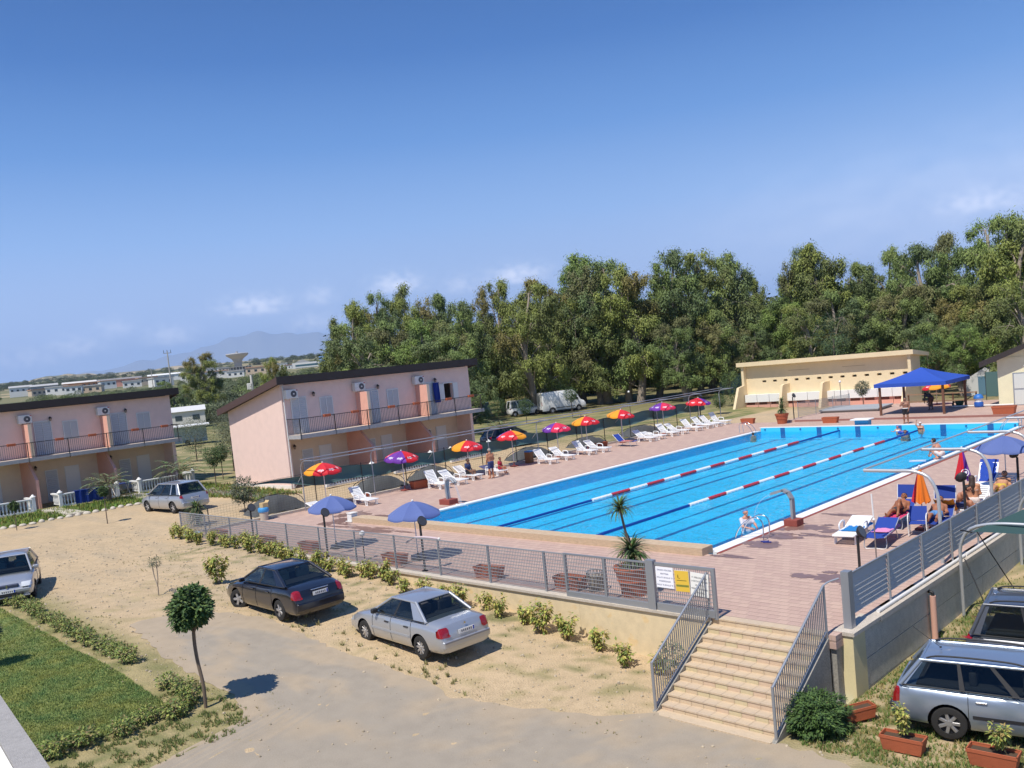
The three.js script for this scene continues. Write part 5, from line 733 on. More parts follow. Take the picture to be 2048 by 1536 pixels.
// water spouts
{
  const flow = mat(0.9, 0.95, 1, 0.15, { transmission: 0.85, ior: 1.33 });
  const L = thing('water_spout', 'curved steel water spout on a red base at the left pool edge', 'water spout', [-17.45, 1.5, -4.4]);
  part('base', rbox(0.75, 0.26, 0.6, 0.02, 0, 0.13, 0), M.redbrick, L);
  const strip = (pts, w) => { const pos = [], idx = []; pts.forEach(([x, y]) => pos.push(x, y, -w / 2, x, y, w / 2)); for (let i = 0; i < pts.length - 1; i++) { const a = i * 2; idx.push(a, a + 1, a + 2, a + 1, a + 3, a + 2); } const q = new THREE.BufferGeometry(); q.setAttribute('position', new THREE.Float32BufferAttribute(pos, 3)); q.setIndex(idx); q.computeVertexNormals(); return q; };
  const arc = [[0, 0.26], [-0.04, 0.75], [-0.02, 1.02], [0.08, 1.22], [0.26, 1.3], [0.44, 1.24], [0.6, 1.1]];
  part('spout_plate', join([strip(arc, 0.15), strip(arc.map(([x, y]) => [x + 0.05, y - 0.05]), 0.15)]), M.galv, L); part('spout_edge', [-1, 1].map((s) => tube(arc.map(([x, y]) => [x + 0.02, y - 0.02, 0.075 * s]), 0.06, 20, 8)), M.galv, L);
  part('falling_water', strip([[0.6, 1.08], [0.7, 0.8], [0.8, 0.5], [0.9, 0.15], [0.95, -0.08]], 0.14), flow, L); part('splash', Array.from({ length: 22 }, (_, i) => new THREE.SphereGeometry(0.03 + 0.02 * (i % 3), 6, 4).translate(0.95 + 0.3 * n2(i, 1), -0.06 + 0.1 * Math.abs(n2(i, 7)), 0.3 * n2(i, 4))), mat(0.9, 0.95, 1, 0.3, { transmission: 0.4 }), L);
  const R = thing('water_spout', 'angular steel water spout on a red base at the right pool edge', 'water spout', [0.75, 1.5, -4.45]);
  part('base', rbox(0.5, 0.24, 0.5, 0.02, 0, 0.12, 0), M.redbrick, R); const a2 = [[0, 0.24], [0, 0.95], [-0.12, 1.16], [-0.3, 1.24], [-0.75, 1.1]];
  part('spout_box', a2.slice(1).map((b, i) => { const a = a2[i], l = Math.hypot(b[0] - a[0], b[1] - a[1]); return box(l + 0.04, 0.09, 0.2).rotateZ(Math.atan2(b[1] - a[1], b[0] - a[0])).translate((a[0] + b[0]) / 2, (a[1] + b[1]) / 2, 0); }), M.galv, R);
  part('water_jet', tube([[-0.76, 1.08, 0], [-1.1, 0.92, 0], [-1.4, 0.55, 0], [-1.55, 0.1, 0], [-1.6, -0.08, 0]], 0.02, 20, 6), flow, R);
}
// ladders, starting block, bins
function ladder(label, pos, turn) { const o = thing('pool_ladder', label, 'ladder', pos, turn, 'steel pool ladders'); for (const s of [-1, 1]) part('rail', tube([[0.55, 0, 0.25 * s], [0.53, 0.62, 0.25 * s], [0.3, 0.74, 0.25 * s], [-0.1, 0.55, 0.25 * s], [-0.42, 0.1, 0.25 * s], [-0.46, -0.5, 0.25 * s]], 0.022, 26, 7), M.chrome, o); for (let k = 0; k < 2; k++) part('tread', rbox(0.1, 0.03, 0.5, 0.01, -0.46, -0.2 - 0.25 * k, 0), M.chrome, o); }
ladder('steel pool ladder near the beige wall at the right edge', [0.35, 1.51, -2.2], 0.1); ladder('steel pool ladder at the far right corner of the pool', [0.1, 1.51, -31.4], 0); ladder('steel pool ladder at the far left corner of the pool', [-16.7, 1.51, -32.2], Math.PI);
{
  const o = thing('starting_block', 'white topped blue starting block at the far end of the pool', 'starting block', [-9.4, 1.5, -34.2]); part('pedestal', rbox(0.9, 0.5, 0.55, 0.03, 0, 0.25, 0), mat(0.03, 0.3, 0.6, 0.6), o); part('top_plate', rbox(1.25, 0.08, 0.95, 0.03, -0.05, 0.56, 0), M.white, o); part('front_panel', box(0.9, 0.3, 0.02, 0, 0.0, 0.76), mat(0.02, 0.2, 0.5, 0.5), o);
  const b = thing('bin', 'wooden bin with blue rim by the fourth umbrella', 'bin', [-24.3, 1.5, -17.6], 0.2); part('casing', rbox(0.42, 0.72, 0.42, 0.02, 0, 0.38, 0), mat(0.22, 0.11, 0.04, 0.7), b); part('liner', rbox(0.46, 0.08, 0.46, 0.03, 0, 0.76, 0), mat(0.05, 0.2, 0.5, 0.5), b);
  const c = thing('bin', 'bin with blue bag at the left deck corner', 'bin', [-24.6, 1.5, 1.75]); part('drum', new THREE.CylinderGeometry(0.24, 0.2, 0.6, 16).translate(0, 0.3, 0), mat(0.5, 0.44, 0.36, 0.8), c); part('bag', lathe([[0.25, 0.42], [0.28, 0.5], [0.26, 0.62], [0.2, 0.66], [0.1, 0.6]], 16), mat(0.05, 0.28, 0.6, 0.5), c);
  const cb = thing('cardboard_box', 'tan box standing on the bin with the blue bag', 'box', [-24.6, 2.12, 1.7]); part('carton', box(0.34, 0.26, 0.3, 0, 0.13, 0), mat(0.55, 0.4, 0.2, 0.9), cb); part('carton_flap', quad([-0.17, 0.262, -0.15], [0.17, 0.262, -0.15], [0.17, 0.36, -0.24], [-0.17, 0.36, -0.24]), mat(0.55, 0.4, 0.2, 0.9), cb);
  const d = thing('barrel', 'blue barrel beside the pale yellow building on the far terrace', 'barrel', [-5.5, 1.62, -44.6]); part('barrel_body', lathe([[0, 0], [0.27, 0], [0.3, 0.1], [0.3, 0.34], [0.22, 0.4]], 18), mat(0.02, 0.1, 0.42, 0.5), d); part('barrel_lid', new THREE.SphereGeometry(0.33, 16, 8, 0, 6.3, 0, 1.57).translate(0, 0.62, 0), mat(0.03, 0.16, 0.5, 0.5), d); part('barrel_band', new THREE.CylinderGeometry(0.25, 0.25, 0.24, 16).translate(0, 0.51, 0), M.white, d);
  const u = thing('wire_bin', 'wire basket bin behind the sliding gate, left of the big pot', 'bin', [-0.35, 1.5, 5.2]); part('basket', Array.from({ length: 16 }, (_, k) => rod([0.2 * Math.cos(k * 0.39), 0, 0.2 * Math.sin(k * 0.39)], [0.24 * Math.cos(k * 0.39), 0.55, 0.24 * Math.sin(k * 0.39)], 0.012)), mat(0.2, 0.18, 0.15, 0.7), u); part('basket_rim', new THREE.TorusGeometry(0.24, 0.018, 6, 20).rotateX(Math.PI / 2).translate(0, 0.55, 0), M.galv, u); part('contents', new THREE.CylinderGeometry(0.18, 0.16, 0.4, 12).translate(0, 0.22, 0), mat(0.3, 0.26, 0.2, 0.9), u);
  const hr = thing('pipe_handrail', 'bent pale pipe resting on the mesh fence by the umbrella', 'pipe', [-6.9, 2.62, 5.86]); part('pipe_tube', tube([[-1.2, -0.2, -0.1], [-0.7, 0.02, -0.05], [0.1, 0.1, 0], [0.7, 0.1, 0.02]], 0.035, 20), mat(0.62, 0.50, 0.52, 0.5), hr); part('pipe_cap', new THREE.SphereGeometry(0.045, 8, 6).translate(0.7, 0.1, 0.02), M.offwhite, hr);
}
// ---------------------------------------------------------------- far terrace: gazebo, pavilion, yellow house
{
  const o = thing('gazebo', 'blue canopy gazebo on brown posts at the far end of the pool', 'gazebo', [-8.6, 1.62, -42.7]);
  for (const sx of [-1, 1]) for (const sz of [-1, 1]) part('post', box(0.14, 2.3, 0.14, sx * 2.15, 1.15, sz * 2.2), M.wood, o);
  const e = 2.28, a = 2.45, ap = 3.2, c = [[-a, e, a], [a, e, a], [a, e, -a], [-a, e, -a]];
  for (let k = 0; k < 4; k++) { const p = c[k], q = c[(k + 1) % 4], gq = new THREE.BufferGeometry(), pos = []; const N = 8; for (let j = 0; j < N; j++) for (let s = 0; s < N - 0; s++) { const P = (u, v) => { const bx = mix(p[0], q[0], u), bz = mix(p[2], q[2], u), y = mix(e, ap, v) - 0.16 * Math.sin(Math.PI * v) * (0.4 + 0.6 * Math.sin(Math.PI * u)); return [bx * (1 - v), y, bz * (1 - v)]; }; const u0 = s / N, u1 = (s + 1) / N, v0 = j / N, v1 = (j + 1) / N; pos.push(...P(u0, v0), ...P(u1, v0), ...P(u1, v1), ...P(u0, v0), ...P(u1, v1), ...P(u0, v1)); } gq.setAttribute('position', new THREE.Float32BufferAttribute(pos, 3)); gq.computeVertexNormals(); part('roof_panel', gq, M.gazebo, o);
    part('valance', quad([p[0], e, p[2]], [q[0], e, q[2]], [q[0], e - 0.26, q[2]], [p[0], e - 0.26, p[2]]), M.gazebo, o); }
  const r = thing('timber_railing', 'brown timber railing behind the blue gazebo', 'railing', [-8.6, 1.62, -46.4]); for (let k = 0; k < 4; k++) part('post', box(0.09, 1.0, 0.09, -2.4 + k * 1.6, 0.5, 0), M.wood, r); for (const y of [0.4, 0.95]) part('rail', box(5.0, 0.08, 0.05, 0, y, 0.07), mat(0.34, 0.2, 0.12, 0.8), r);
  const w = thing('wheelbarrow', 'green wheelbarrow standing by the gazebo railing', 'wheelbarrow', [-7.1, 1.62, -45.6]); part('tub', lathe([[0, 0.05], [0.2, 0.05], [0.32, 0.4], [0.3, 0.4]], 10), mat(0.03, 0.10, 0.06, 0.6), w); part('handle', [rod([0.2, 0.3, 0.2], [0.9, 0.75, 0.25], 0.02), rod([0.2, 0.3, -0.2], [0.9, 0.75, -0.25], 0.02)], M.dark, w); part('wheel', new THREE.TorusGeometry(0.15, 0.045, 8, 16).translate(-0.35, 0.18, 0), M.dark, w);
  const p = thing('pavilion', 'yellow open pavilion with flat roof and white wash troughs', 'building', [-20.2, 1.4, -50]);
  const HL = 7.6; // front wall pierced by thirteen small vents, the closed room behind it stays dark
  let bw = new Brush(b2(-HL, HL, 0, 4.2, -1.9, -1.65)); bw.updateMatrixWorld();
  for (let k = 0; k < 13; k++) { const c = new Brush(b2(-5.85 + k * 1.06, -5.47 + k * 1.06, 2.52, 2.70, -2.2, -1.4)); c.updateMatrixWorld(); bw = ev.evaluate(bw, c, SUBTRACTION); bw.updateMatrixWorld(); }
  const bwg = bw.geometry.clone(); bwg.clearGroups(); part('front_wall', metric(toCreasedNormals(bwg, 0.5)), M.yellow, p); part('back_wall', metric(b2(-HL, HL, 0, 3.8, -3.3, -3.1)), M.yellow, p);
  for (const k of [0, 1]) part('brown_wall_strip', b2(-3.2 + 5 * k, -1.2 + 5 * k, 3.45, 3.48, -1.649, -1.64), mat(0.4, 0.28, 0.14, 0.9), p);  // thin brown strips laid on the wall face
  for (const s of [-1, 1]) { const sh = new THREE.Shape([[-1.0, 0], [3.2, 0], [3.2, 3.9], [1.2, 4.15], [1.2, 2.35], [s > 0 ? 0.4 : 0.2, 2.2], [-0.1, 1.6], [-0.9, 0.05]].map((v) => new THREE.Vector2(...v))); part('side_wall', metric(new THREE.ExtrudeGeometry(sh, { depth: 0.25, bevelEnabled: false }).rotateY(Math.PI / 2).translate(s * HL - 0.125, 0, 0)), M.yellow, p); }
  const rf = part('roof', metric(new THREE.ExtrudeGeometry(new THREE.Shape([[0.95, 4.12], [4.4, 3.78], [4.4, 4.08], [0.95, 4.5]].map((v) => new THREE.Vector2(...v))), { depth: 2 * HL + 0.9, bevelEnabled: false }).rotateY(Math.PI / 2).translate(-HL - 0.45, 0, 0)), M.yellow, p); part('roof_covering', metric(new THREE.ExtrudeGeometry(new THREE.Shape([[1.05, 4.49], [4.35, 4.085], [4.35, 4.105], [1.05, 4.51]].map((v) => new THREE.Vector2(...v))), { depth: 2 * HL + 0.7, bevelEnabled: false }).rotateY(Math.PI / 2).translate(-HL - 0.35, 0, 0)), grainy(0.16, 0.12, 0.09, 0.95, 0.5), rf);
  const tile = mat(0.80, 0.80, 0.78, 0.4); for (let k = 0; k < 12; k++) { const x0 = -7.4 + k * 1.235; part('wash_trough', b2(x0, x0 + 1.2, 0.75, 1.45, -1.64, -1.0), tile, p); part('trough_front', b2(x0, x0 + 1.2, 0.0, 0.74, -1.5, -1.15), M.salmonbase ??= mat(0.66, 0.36, 0.28, 0.9), p); part('painted_trough_shade', b2(x0 + 0.1, x0 + 0.9, 0.5, 0.73, -1.17, -1.14), mat(0.16, 0.06, 0.045, 0.9), p); }  // dark sheet under each trough: shade of an opening put in as colour
  for (const x of [-3.4, 0.35]) part('fin_wall', metric(new THREE.ExtrudeGeometry(new THREE.Shape([[0, 0], [-0.4, 0], [0.3, 2.2], [0.7, 2.3], [1.64, 2.3], [1.64, 0]].map((v) => new THREE.Vector2(...v))), { depth: 0.24, bevelEnabled: false }).rotateY(Math.PI / 2).translate(x, 0, 0)), M.yellow, p);
  part('floor', b2(-HL - 0.2, HL + 0.2, -0.3, 0.05, -3.2, 1.2), M.salmonbase, p);
  const y = thing('yellow_house', 'pale yellow single storey house at the right picture edge', 'house', [-4.3, 1.6, -45]);
  part('wall', metric(b2(0, 9, -0.2, 3.4, -6, 0)), M.paleyellow, y); part('gable', metric(new THREE.ExtrudeGeometry(new THREE.Shape([[0, 3.4], [9, 3.4], [4.5, 5.0]].map((v) => new THREE.Vector2(...v))), { depth: 5.9, bevelEnabled: false }).translate(0, 0, -5.95)), M.paleyellow, y);
  part('roof', [[0, 1], [1, -1]].map(([k]) => new THREE.ExtrudeGeometry(new THREE.Shape((k ? [[9.9, 3.0], [4.5, 5.05], [4.5, 5.25], [9.9, 3.2]] : [[-0.9, 3.0], [4.5, 5.05], [4.5, 5.25], [-0.9, 3.2]]).map((v) => new THREE.Vector2(...v))), { depth: 7.4, bevelEnabled: false }).translate(0, 0, -6.7)), mat(0.30, 0.31, 0.33, 0.8), y);
  part('roof_edge', [quad([-0.95, 2.8, 0.72], [4.5, 4.95, 0.72], [4.5, 5.27, 0.72], [-0.95, 3.22, 0.72])], M.fascia, y);
  const dr = part('door', b2(0.95, 2.6, 0, 2.3, 0, 0.05), M.steel, y); for (const k of [0, 1]) part('door_pane', b2(1.03, 2.52, 0.08 + k * 1.12, 1.1 + k * 1.12, 0.051, 0.06), mat(0.62, 0.64, 0.6, 0.3), dr); part('lamp_box', rbox(0.4, 0.12, 0.15, 0.03, 1.9, 2.75, 0.08), M.white, y); part('plinth_pipe', rod([-3.0, 0.12, 0.3], [1.0, 0.12, 0.3], 0.06, 0.06, 8), M.offwhite, y);
  const gs = thing('shade_screen', 'dark green screen between gazebo and yellow house', 'screen', [-6.9, 1.5, -51]); part('screen_cloth', b2(0, 2.4, 0.3, 2.2, -0.02, 0.02), M.net, gs); for (const x of [0, 1.2, 2.4]) part('screen_post', rod([x, 0, 0], [x, 2.3, 0], 0.03), M.dark, gs);
  const lf = thing('mesh_fence', 'short grey mesh fence beside the far flowerpot', 'fence', [-17.3, 1.6, -40.9], 1.35); for (let k = 0; k < 4; k++) part('post', rod([k * 2.1, 0, 0], [k * 2.1, 1.25, 0], 0.03), M.steel, lf); for (let k = 0; k < 3; k++) part('mesh_panel', [...bars(k * 2.1, k * 2.1 + 2.1, 0.1, 1.2, 34, 0.005), ...Array.from({ length: 9 }, (_, i) => box(2.06, 0.014, 0.01, k * 2.1 + 1.05, 0.15 + i * 0.13, 0))], M.galv, lf, 'stuff');
  const pl = thing('cover_platform', 'low grey covered platform on the far terrace', 'platform', [-14.8, 1.62, -45.6], 0.08); part('platform_top', rbox(4.6, 0.12, 3.6, 0.03, 0, 0.2, 0), mat(0.34, 0.36, 0.38, 0.7), pl); part('platform_side', box(4.4, 0.16, 3.4, 0, 0.06, 0), M.concrete, pl);
}
// ---------------------------------------------------------------- shade sail and its arched post at the right edge, balcony ledge of the viewer
{
  const s = thing('shade_sail', 'dark green shade sail over the car bays at the right edge', 'shade sail'); const n = 12, pos = [], idx = [];
  for (let i = 0; i <= n; i++) for (let j = 0; j <= n; j++) { const u = i / n, v = j / n; const x = mix(7.9, 14, u) + 1.2 * v * (1 - u), z = mix(-0.2, -5.0, v); pos.push(x, 2.62 + 0.05 * u + 0.35 * v - 0.2 * Math.sin(Math.PI * u) * Math.sin(Math.PI * v), z); }
  for (let i = 0; i < n; i++) for (let j = 0; j < n; j++) { const a = i * (n + 1) + j, b = a + n + 1; idx.push(a, b, a + 1, b, b + 1, a + 1); }
  const q = new THREE.BufferGeometry(); q.setAttribute('position', new THREE.Float32BufferAttribute(pos, 3)); q.setIndex(idx); q.computeVertexNormals(); part('sail_cloth', q, mat(0.03, 0.075, 0.07, 0.9), s);
  part('sail_rope', rod([7.9, 2.6, -0.2], [7.5, 2.55, -0.6], 0.02), M.dark, s);
  const c = thing('carport_frame', 'curved grey carport pipe standing against the concrete wall', 'frame'); for (const z of [-0.9, -6.2]) part('hoop', tube([[7.35, g(7.4, z) - 0.05, z], [7.35, 1.5, z], [7.38, 2.1, z], [7.6, 2.5, z], [8.1, 2.68, z], [9.5, 2.72, z]], 0.045, 26, 8), M.pipe, c); part('stay_wire', rod([7.45, 1.7, -0.9], [8.3, 0.1, -0.3], 0.015), M.dark, c); part('stay_wire', rod([7.9, 2.6, -0.5], [8.9, 0.1, -1.4], 0.015), M.dark, c);
  const p = thing('balcony_parapet', 'white balcony parapet with grey stone edge at the bottom left corner', 'parapet', [11.65, 0, 23.31], -0.128); part('stone_edge', metric(b2(-9, 2.2, 6.85, 7.0, 0, 0.088)), grainy(0.42, 0.40, 0.38, 0.95, 4), p); part('parapet_body', metric(b2(-9, 2.2, 4.0, 6.985, 0.09, 0.4)), M.white, p); part('balcony_floor', b2(-9, 5, 5.9, 6.1, 0.402, 3), M.offwhite, p); part('pier', b2(-9, 5, -0.5, 5.89, 2.2, 3), M.offwhite, p);
}
// ---------------------------------------------------------------- people: distance fields of tapered capsules, meshed with surface nets
function surfaceNet(f, lo, hi, c) {
  const nx = Math.ceil((hi[0] - lo[0]) / c) + 1, ny = Math.ceil((hi[1] - lo[1]) / c) + 1, nz = Math.ceil((hi[2] - lo[2]) / c) + 1, F = new Float32Array(nx * ny * nz), id = new Int32Array(nx * ny * nz).fill(-1), pos = [], idx = [];
  const I = (x, y, z) => x + nx * (y + ny * z);
  for (let z = 0; z < nz; z++) for (let y = 0; y < ny; y++) for (let x = 0; x < nx; x++) F[I(x, y, z)] = f(lo[0] + x * c, lo[1] + y * c, lo[2] + z * c);
  const E = []; for (let a = 0; a < 8; a++) for (const b of [1, 2, 4]) if (!(a & b)) E.push([a, a | b]);
  for (let z = 0; z < nz - 1; z++) for (let y = 0; y < ny - 1; y++) for (let x = 0; x < nx - 1; x++) {
    const v = []; let m = 0; for (let k = 0; k < 8; k++) { v[k] = F[I(x + (k & 1), y + (k >> 1 & 1), z + (k >> 2))]; if (v[k] < 0) m |= 1 << k; }
    if (m === 0 || m === 255) continue; let n = 0, sx = 0, sy = 0, sz = 0;
    for (const [a, b] of E) if ((v[a] < 0) !== (v[b] < 0)) { const t = v[a] / (v[a] - v[b]); sx += mix(a & 1, b & 1, t); sy += mix(a >> 1 & 1, b >> 1 & 1, t); sz += mix(a >> 2, b >> 2, t); n++; }
    id[I(x, y, z)] = pos.length / 3; pos.push(lo[0] + (x + sx / n) * c, lo[1] + (y + sy / n) * c, lo[2] + (z + sz / n) * c);
  }
  const q4 = (a, b, c2, d, flip) => { if (a < 0 || b < 0 || c2 < 0 || d < 0) return; flip ? idx.push(a, c2, b, a, d, c2) : idx.push(a, b, c2, a, c2, d); };
  for (let z = 1; z < nz - 1; z++) for (let y = 1; y < ny - 1; y++) for (let x = 1; x < nx - 1; x++) { const v = F[I(x, y, z)] < 0;
    if (v !== F[I(x + 1, y, z)] < 0) q4(id[I(x, y - 1, z - 1)], id[I(x, y, z - 1)], id[I(x, y, z)], id[I(x, y - 1, z)], !v);
    if (v !== F[I(x, y + 1, z)] < 0) q4(id[I(x - 1, y, z - 1)], id[I(x - 1, y, z)], id[I(x, y, z)], id[I(x, y, z - 1)], !v);
    if (v !== F[I(x, y, z + 1)] < 0) q4(id[I(x - 1, y - 1, z)], id[I(x, y - 1, z)], id[I(x, y, z)], id[I(x - 1, y, z)], !v); }
  const q = new THREE.BufferGeometry(); q.setAttribute('position', new THREE.Float32BufferAttribute(pos, 3)); q.setIndex(idx); q.computeVertexNormals(); return q;
}
const smin = (a, b, k) => { const h = Math.max(k - Math.abs(a - b), 0) / k; return Math.min(a, b) - h * h * k * 0.25; };
const field = (caps, k) => { const P = caps.map(([a, b, ra, rb]) => { const d = [b[0] - a[0], b[1] - a[1], b[2] - a[2]]; return [a, d, d[0] ** 2 + d[1] ** 2 + d[2] ** 2 || 1e-9, ra, rb]; });
  return (x, y, z) => { let s = 1; for (const [a, d, l, ra, rb] of P) { const px = x - a[0], py = y - a[1], pz = z - a[2], t = clamp((px * d[0] + py * d[1] + pz * d[2]) / l), e = Math.hypot(px - d[0] * t, py - d[1] * t, pz - d[2] * t) - mix(ra, rb, t); s = smin(s, e, k); } return s; }; };
const boundsOf = (caps, m) => { const lo = [9, 9, 9], hi = [-9, -9, -9]; for (const [a, b, ra, rb] of caps) for (const [p, r] of [[a, ra], [b, rb]]) for (let k = 0; k < 3; k++) { lo[k] = Math.min(lo[k], p[k] - r - m); hi[k] = Math.max(hi[k], p[k] + r + m); } return [lo, hi]; };
const lerp3 = (a, b, t) => a.map((v, i) => mix(v, b[i], t));
// joints face +x, right hand on +z; metres above the surface they stand, sit or lie on
const POSE = {
  stand: { pel: [0, 0.95, 0], chest: [0.01, 1.28, 0], neck: [0, 1.47, 0], head: [0.02, 1.62, 0], hip: [0, 0.92, 0.095], knee: [0.03, 0.50, 0.11], ank: [-0.01, 0.085, 0.12], toe: [0.16, 0.035, 0.14], sho: [0, 1.41, 0.185], elb: [0.0, 1.13, 0.25], wri: [0.14, 0.93, 0.2] },
  sit: { pel: [0, 0.13, 0], chest: [0.03, 0.46, 0], neck: [0.04, 0.65, 0], head: [0.07, 0.80, 0], hip: [0, 0.11, 0.1], knee: [0.42, 0.17, 0.13], ank: [0.46, -0.26, 0.12], toe: [0.62, -0.3, 0.13], sho: [0.02, 0.59, 0.175], elb: [0.06, 0.31, 0.23], wri: [0.28, 0.2, 0.16] },
  squat: { pel: [-0.12, 0.3, 0], chest: [0.06, 0.58, 0], neck: [0.16, 0.74, 0], head: [0.23, 0.87, 0], hip: [-0.12, 0.27, 0.1], knee: [0.27, 0.44, 0.17], ank: [0.02, 0.085, 0.12], toe: [0.2, 0.035, 0.15], sho: [0.12, 0.68, 0.18], elb: [0.3, 0.45, 0.2], wri: [0.42, 0.22, 0.12] },
  supine: { pel: [0, 0.11, 0], chest: [-0.30, 0.24, 0], neck: [-0.47, 0.36, 0], head: [-0.58, 0.47, 0], hip: [0.03, 0.11, 0.1], knee: [0.44, 0.16, 0.12], ank: [0.84, 0.07, 0.12], toe: [0.9, 0.18, 0.15], sho: [-0.42, 0.29, 0.175], elb: [-0.22, 0.14, 0.25], wri: [0.02, 0.14, 0.22] },
  prone: { pel: [0, 0.12, 0], chest: [-0.33, 0.14, 0], neck: [-0.53, 0.16, 0], head: [-0.66, 0.17, 0], hip: [0.03, 0.11, 0.1], knee: [0.44, 0.08, 0.11], ank: [0.84, 0.07, 0.11], toe: [0.96, 0.02, 0.11], sho: [-0.46, 0.13, 0.18], elb: [-0.6, 0.06, 0.3], wri: [-0.78, 0.05, 0.2] },
  bend: { pel: [-0.08, 0.9, 0], chest: [0.2, 1.08, 0], neck: [0.38, 1.14, 0], head: [0.52, 1.12, 0], hip: [-0.08, 0.87, 0.1], knee: [0.05, 0.48, 0.12], ank: [-0.02, 0.085, 0.13], toe: [0.15, 0.035, 0.14], sho: [0.32, 1.1, 0.185], elb: [0.36, 0.82, 0.22], wri: [0.46, 0.6, 0.15] },
};
const MIR = (p, s) => [p[0], p[1], p[2] * s];
function person(label, pos, turn, pose, o = {}) {
  const J = { ...POSE[pose], ...o.j }, s = o.s ?? 1, g2 = thing('person', label, 'person', pos, turn), skin = C3(...(o.skin ?? [0.42, 0.20, 0.115]));
  const S = (n, k) => J[n + (k > 0 ? 'R' : 'L')] ?? MIR(J[n], k), w = o.f ? 0.9 : 1, caps = [];
  const wid = (p, d) => [[p[0], p[1], -d], [p[0], p[1], d]];
  const [pa, pb] = wid(J.pel, 0.07), [ca, cb] = wid(J.chest, 0.085 * w);
  caps.push([pa, pb, 0.105, 0.105], [ca, cb, 0.112, 0.112], [lerp3(pa, ca, 0.15), ca, 0.088, 0.1], [lerp3(pb, cb, 0.15), cb, 0.088, 0.1], [J.chest, J.neck, 0.09, 0.058], [J.neck, lerp3(J.neck, J.head, 0.6), 0.052, 0.05]);
  for (const k of [-1, 1]) {
    caps.push([lerp3(J.neck, S('sho', k), 0.35), S('sho', k), 0.05, 0.062], [S('sho', k), S('elb', k), 0.054 * w, 0.04], [S('elb', k), S('wri', k), 0.041, 0.027]);
    if (!o.upper) caps.push([S('hip', k), S('knee', k), 0.092, 0.056], [S('knee', k), lerp3(S('knee', k), S('ank', k), 0.4), 0.054, 0.056], [lerp3(S('knee', k), S('ank', k), 0.4), S('ank', k), 0.055, 0.036], [S('ank', k), S('toe', k), 0.04, 0.028]);
  }
  const L = []; { const [lo, hi] = boundsOf(caps, 0.05); L.push(surfaceNet(field(caps, 0.05), lo, hi, 0.021)); }
  // head with brow, nose, chin and ears, looking along the local +x (or opts.look)
  const hd = [0, 0, 0], hc = [[[-0.018, 0.03, 0], [0.012, 0.03, 0], 0.088, 0.084], [[0.03, -0.03, 0], [0.045, -0.075, 0], 0.055, 0.038], [[0.096, 0.012, 0], [0.112, -0.022, 0], 0.009, 0.015], [[0.082, 0.035, -0.03], [0.082, 0.035, 0.03], 0.017, 0.017], [[0.088, -0.058, -0.018], [0.088, -0.058, 0.018], 0.011, 0.011], ...[-1, 1].map((k) => [[-0.005, 0.02, 0.088 * k], [-0.012, -0.015, 0.086 * k], 0.016, 0.011])];
  const hg = surfaceNet(field(hc, 0.022), [-0.14, -0.14, -0.13], [0.15, 0.15, 0.13], 0.0095), rot = new THREE.Matrix4().makeRotationFromEuler(new THREE.Euler(0, o.look ?? 0, o.nod ?? 0, 'YXZ'));
  if (pose === 'supine' && o.nod === undefined) rot.makeRotationZ(0.85); if (pose === 'prone') rot.makeRotationFromEuler(new THREE.Euler(1.2, Math.PI, 0));
  const paintV = (q, fn) => { const p = q.attributes.position, c = new Float32Array(p.count * 3); for (let i = 0; i < p.count; i++) { const k = fn(p.getX(i), p.getY(i), p.getZ(i)); c[3 * i] = skin.r * k[0]; c[3 * i + 1] = skin.g * k[1]; c[3 * i + 2] = skin.b * k[2]; } q.setAttribute('color', new THREE.BufferAttribute(c, 3)); return q; };
  paintV(hg, (x, y, z) => { const e = Math.hypot(x - 0.085, y - 0.012, Math.abs(z) - 0.034); return e < 0.017 ? [0.15, 0.15, 0.2] : Math.hypot(x - 0.095, (y + 0.058) * 1.6, z * 0.7) < 0.018 ? [0.8, 0.5, 0.5] : [1, 1, 1]; });
  hg.applyMatrix4(rot).translate(...J.head); paintV(L[0], () => [1, 1, 1]); L.push(hg);
  for (const k of [-1, 1]) { // hands: palm, four unequal bent fingers, thumb
    const wr = V(...S('wri', k)), el = V(...S('elb', k)), d = wr.clone().sub(el).normalize(), side = V(0, 0, 1).cross(d).normalize(), nrm = d.clone().cross(side).normalize(), A = (a, b, c) => wr.clone().addScaledVector(d, a).addScaledVector(side, b).addScaledVector(nrm, c * -k).toArray(), hcaps = [[A(-0.01, 0, 0), A(0.07, 0.018, 0), 0.026, 0.02], [A(0, 0, 0), A(0.07, -0.02, 0), 0.026, 0.02]];
    [[0.03, 0.075], [0.011, 0.085], [-0.01, 0.078], [-0.03, 0.06]].forEach(([b, l]) => hcaps.push([A(0.07, b, 0), A(0.07 + l * 0.55, b * 1.1, 0.012), 0.0095, 0.009], [A(0.07 + l * 0.55, b * 1.1, 0.012), A(0.07 + l, b * 1.1, 0.035), 0.009, 0.0075])); hcaps.push([A(0.02, 0.03, 0), A(0.055, 0.058, 0.015), 0.012, 0.01], [A(0.055, 0.058, 0.015), A(0.085, 0.06, 0.03), 0.01, 0.008]);
    const [lo, hi] = boundsOf(hcaps, 0.012); L.push(paintV(surfaceNet(field(hcaps, 0.008), lo, hi, 0.0052), () => [1, 1, 1]));
  }
  const body = part('body', join(L), M.skin ??= mat(1, 1, 1, 0.55, { vertexColors: true }), g2);
  const shell = (name, list, grow, m, clip) => { const cs = list.map(([a, b, ra, rb]) => [a, b, ra + grow, rb + grow]), f = field(cs, 0.05), [lo, hi] = boundsOf(cs, 0.04); part(name, surfaceNet((x, y, z) => Math.max(f(x, y, z), clip ? clip(x, y, z) : -1), lo, hi, 0.02), m, g2); };
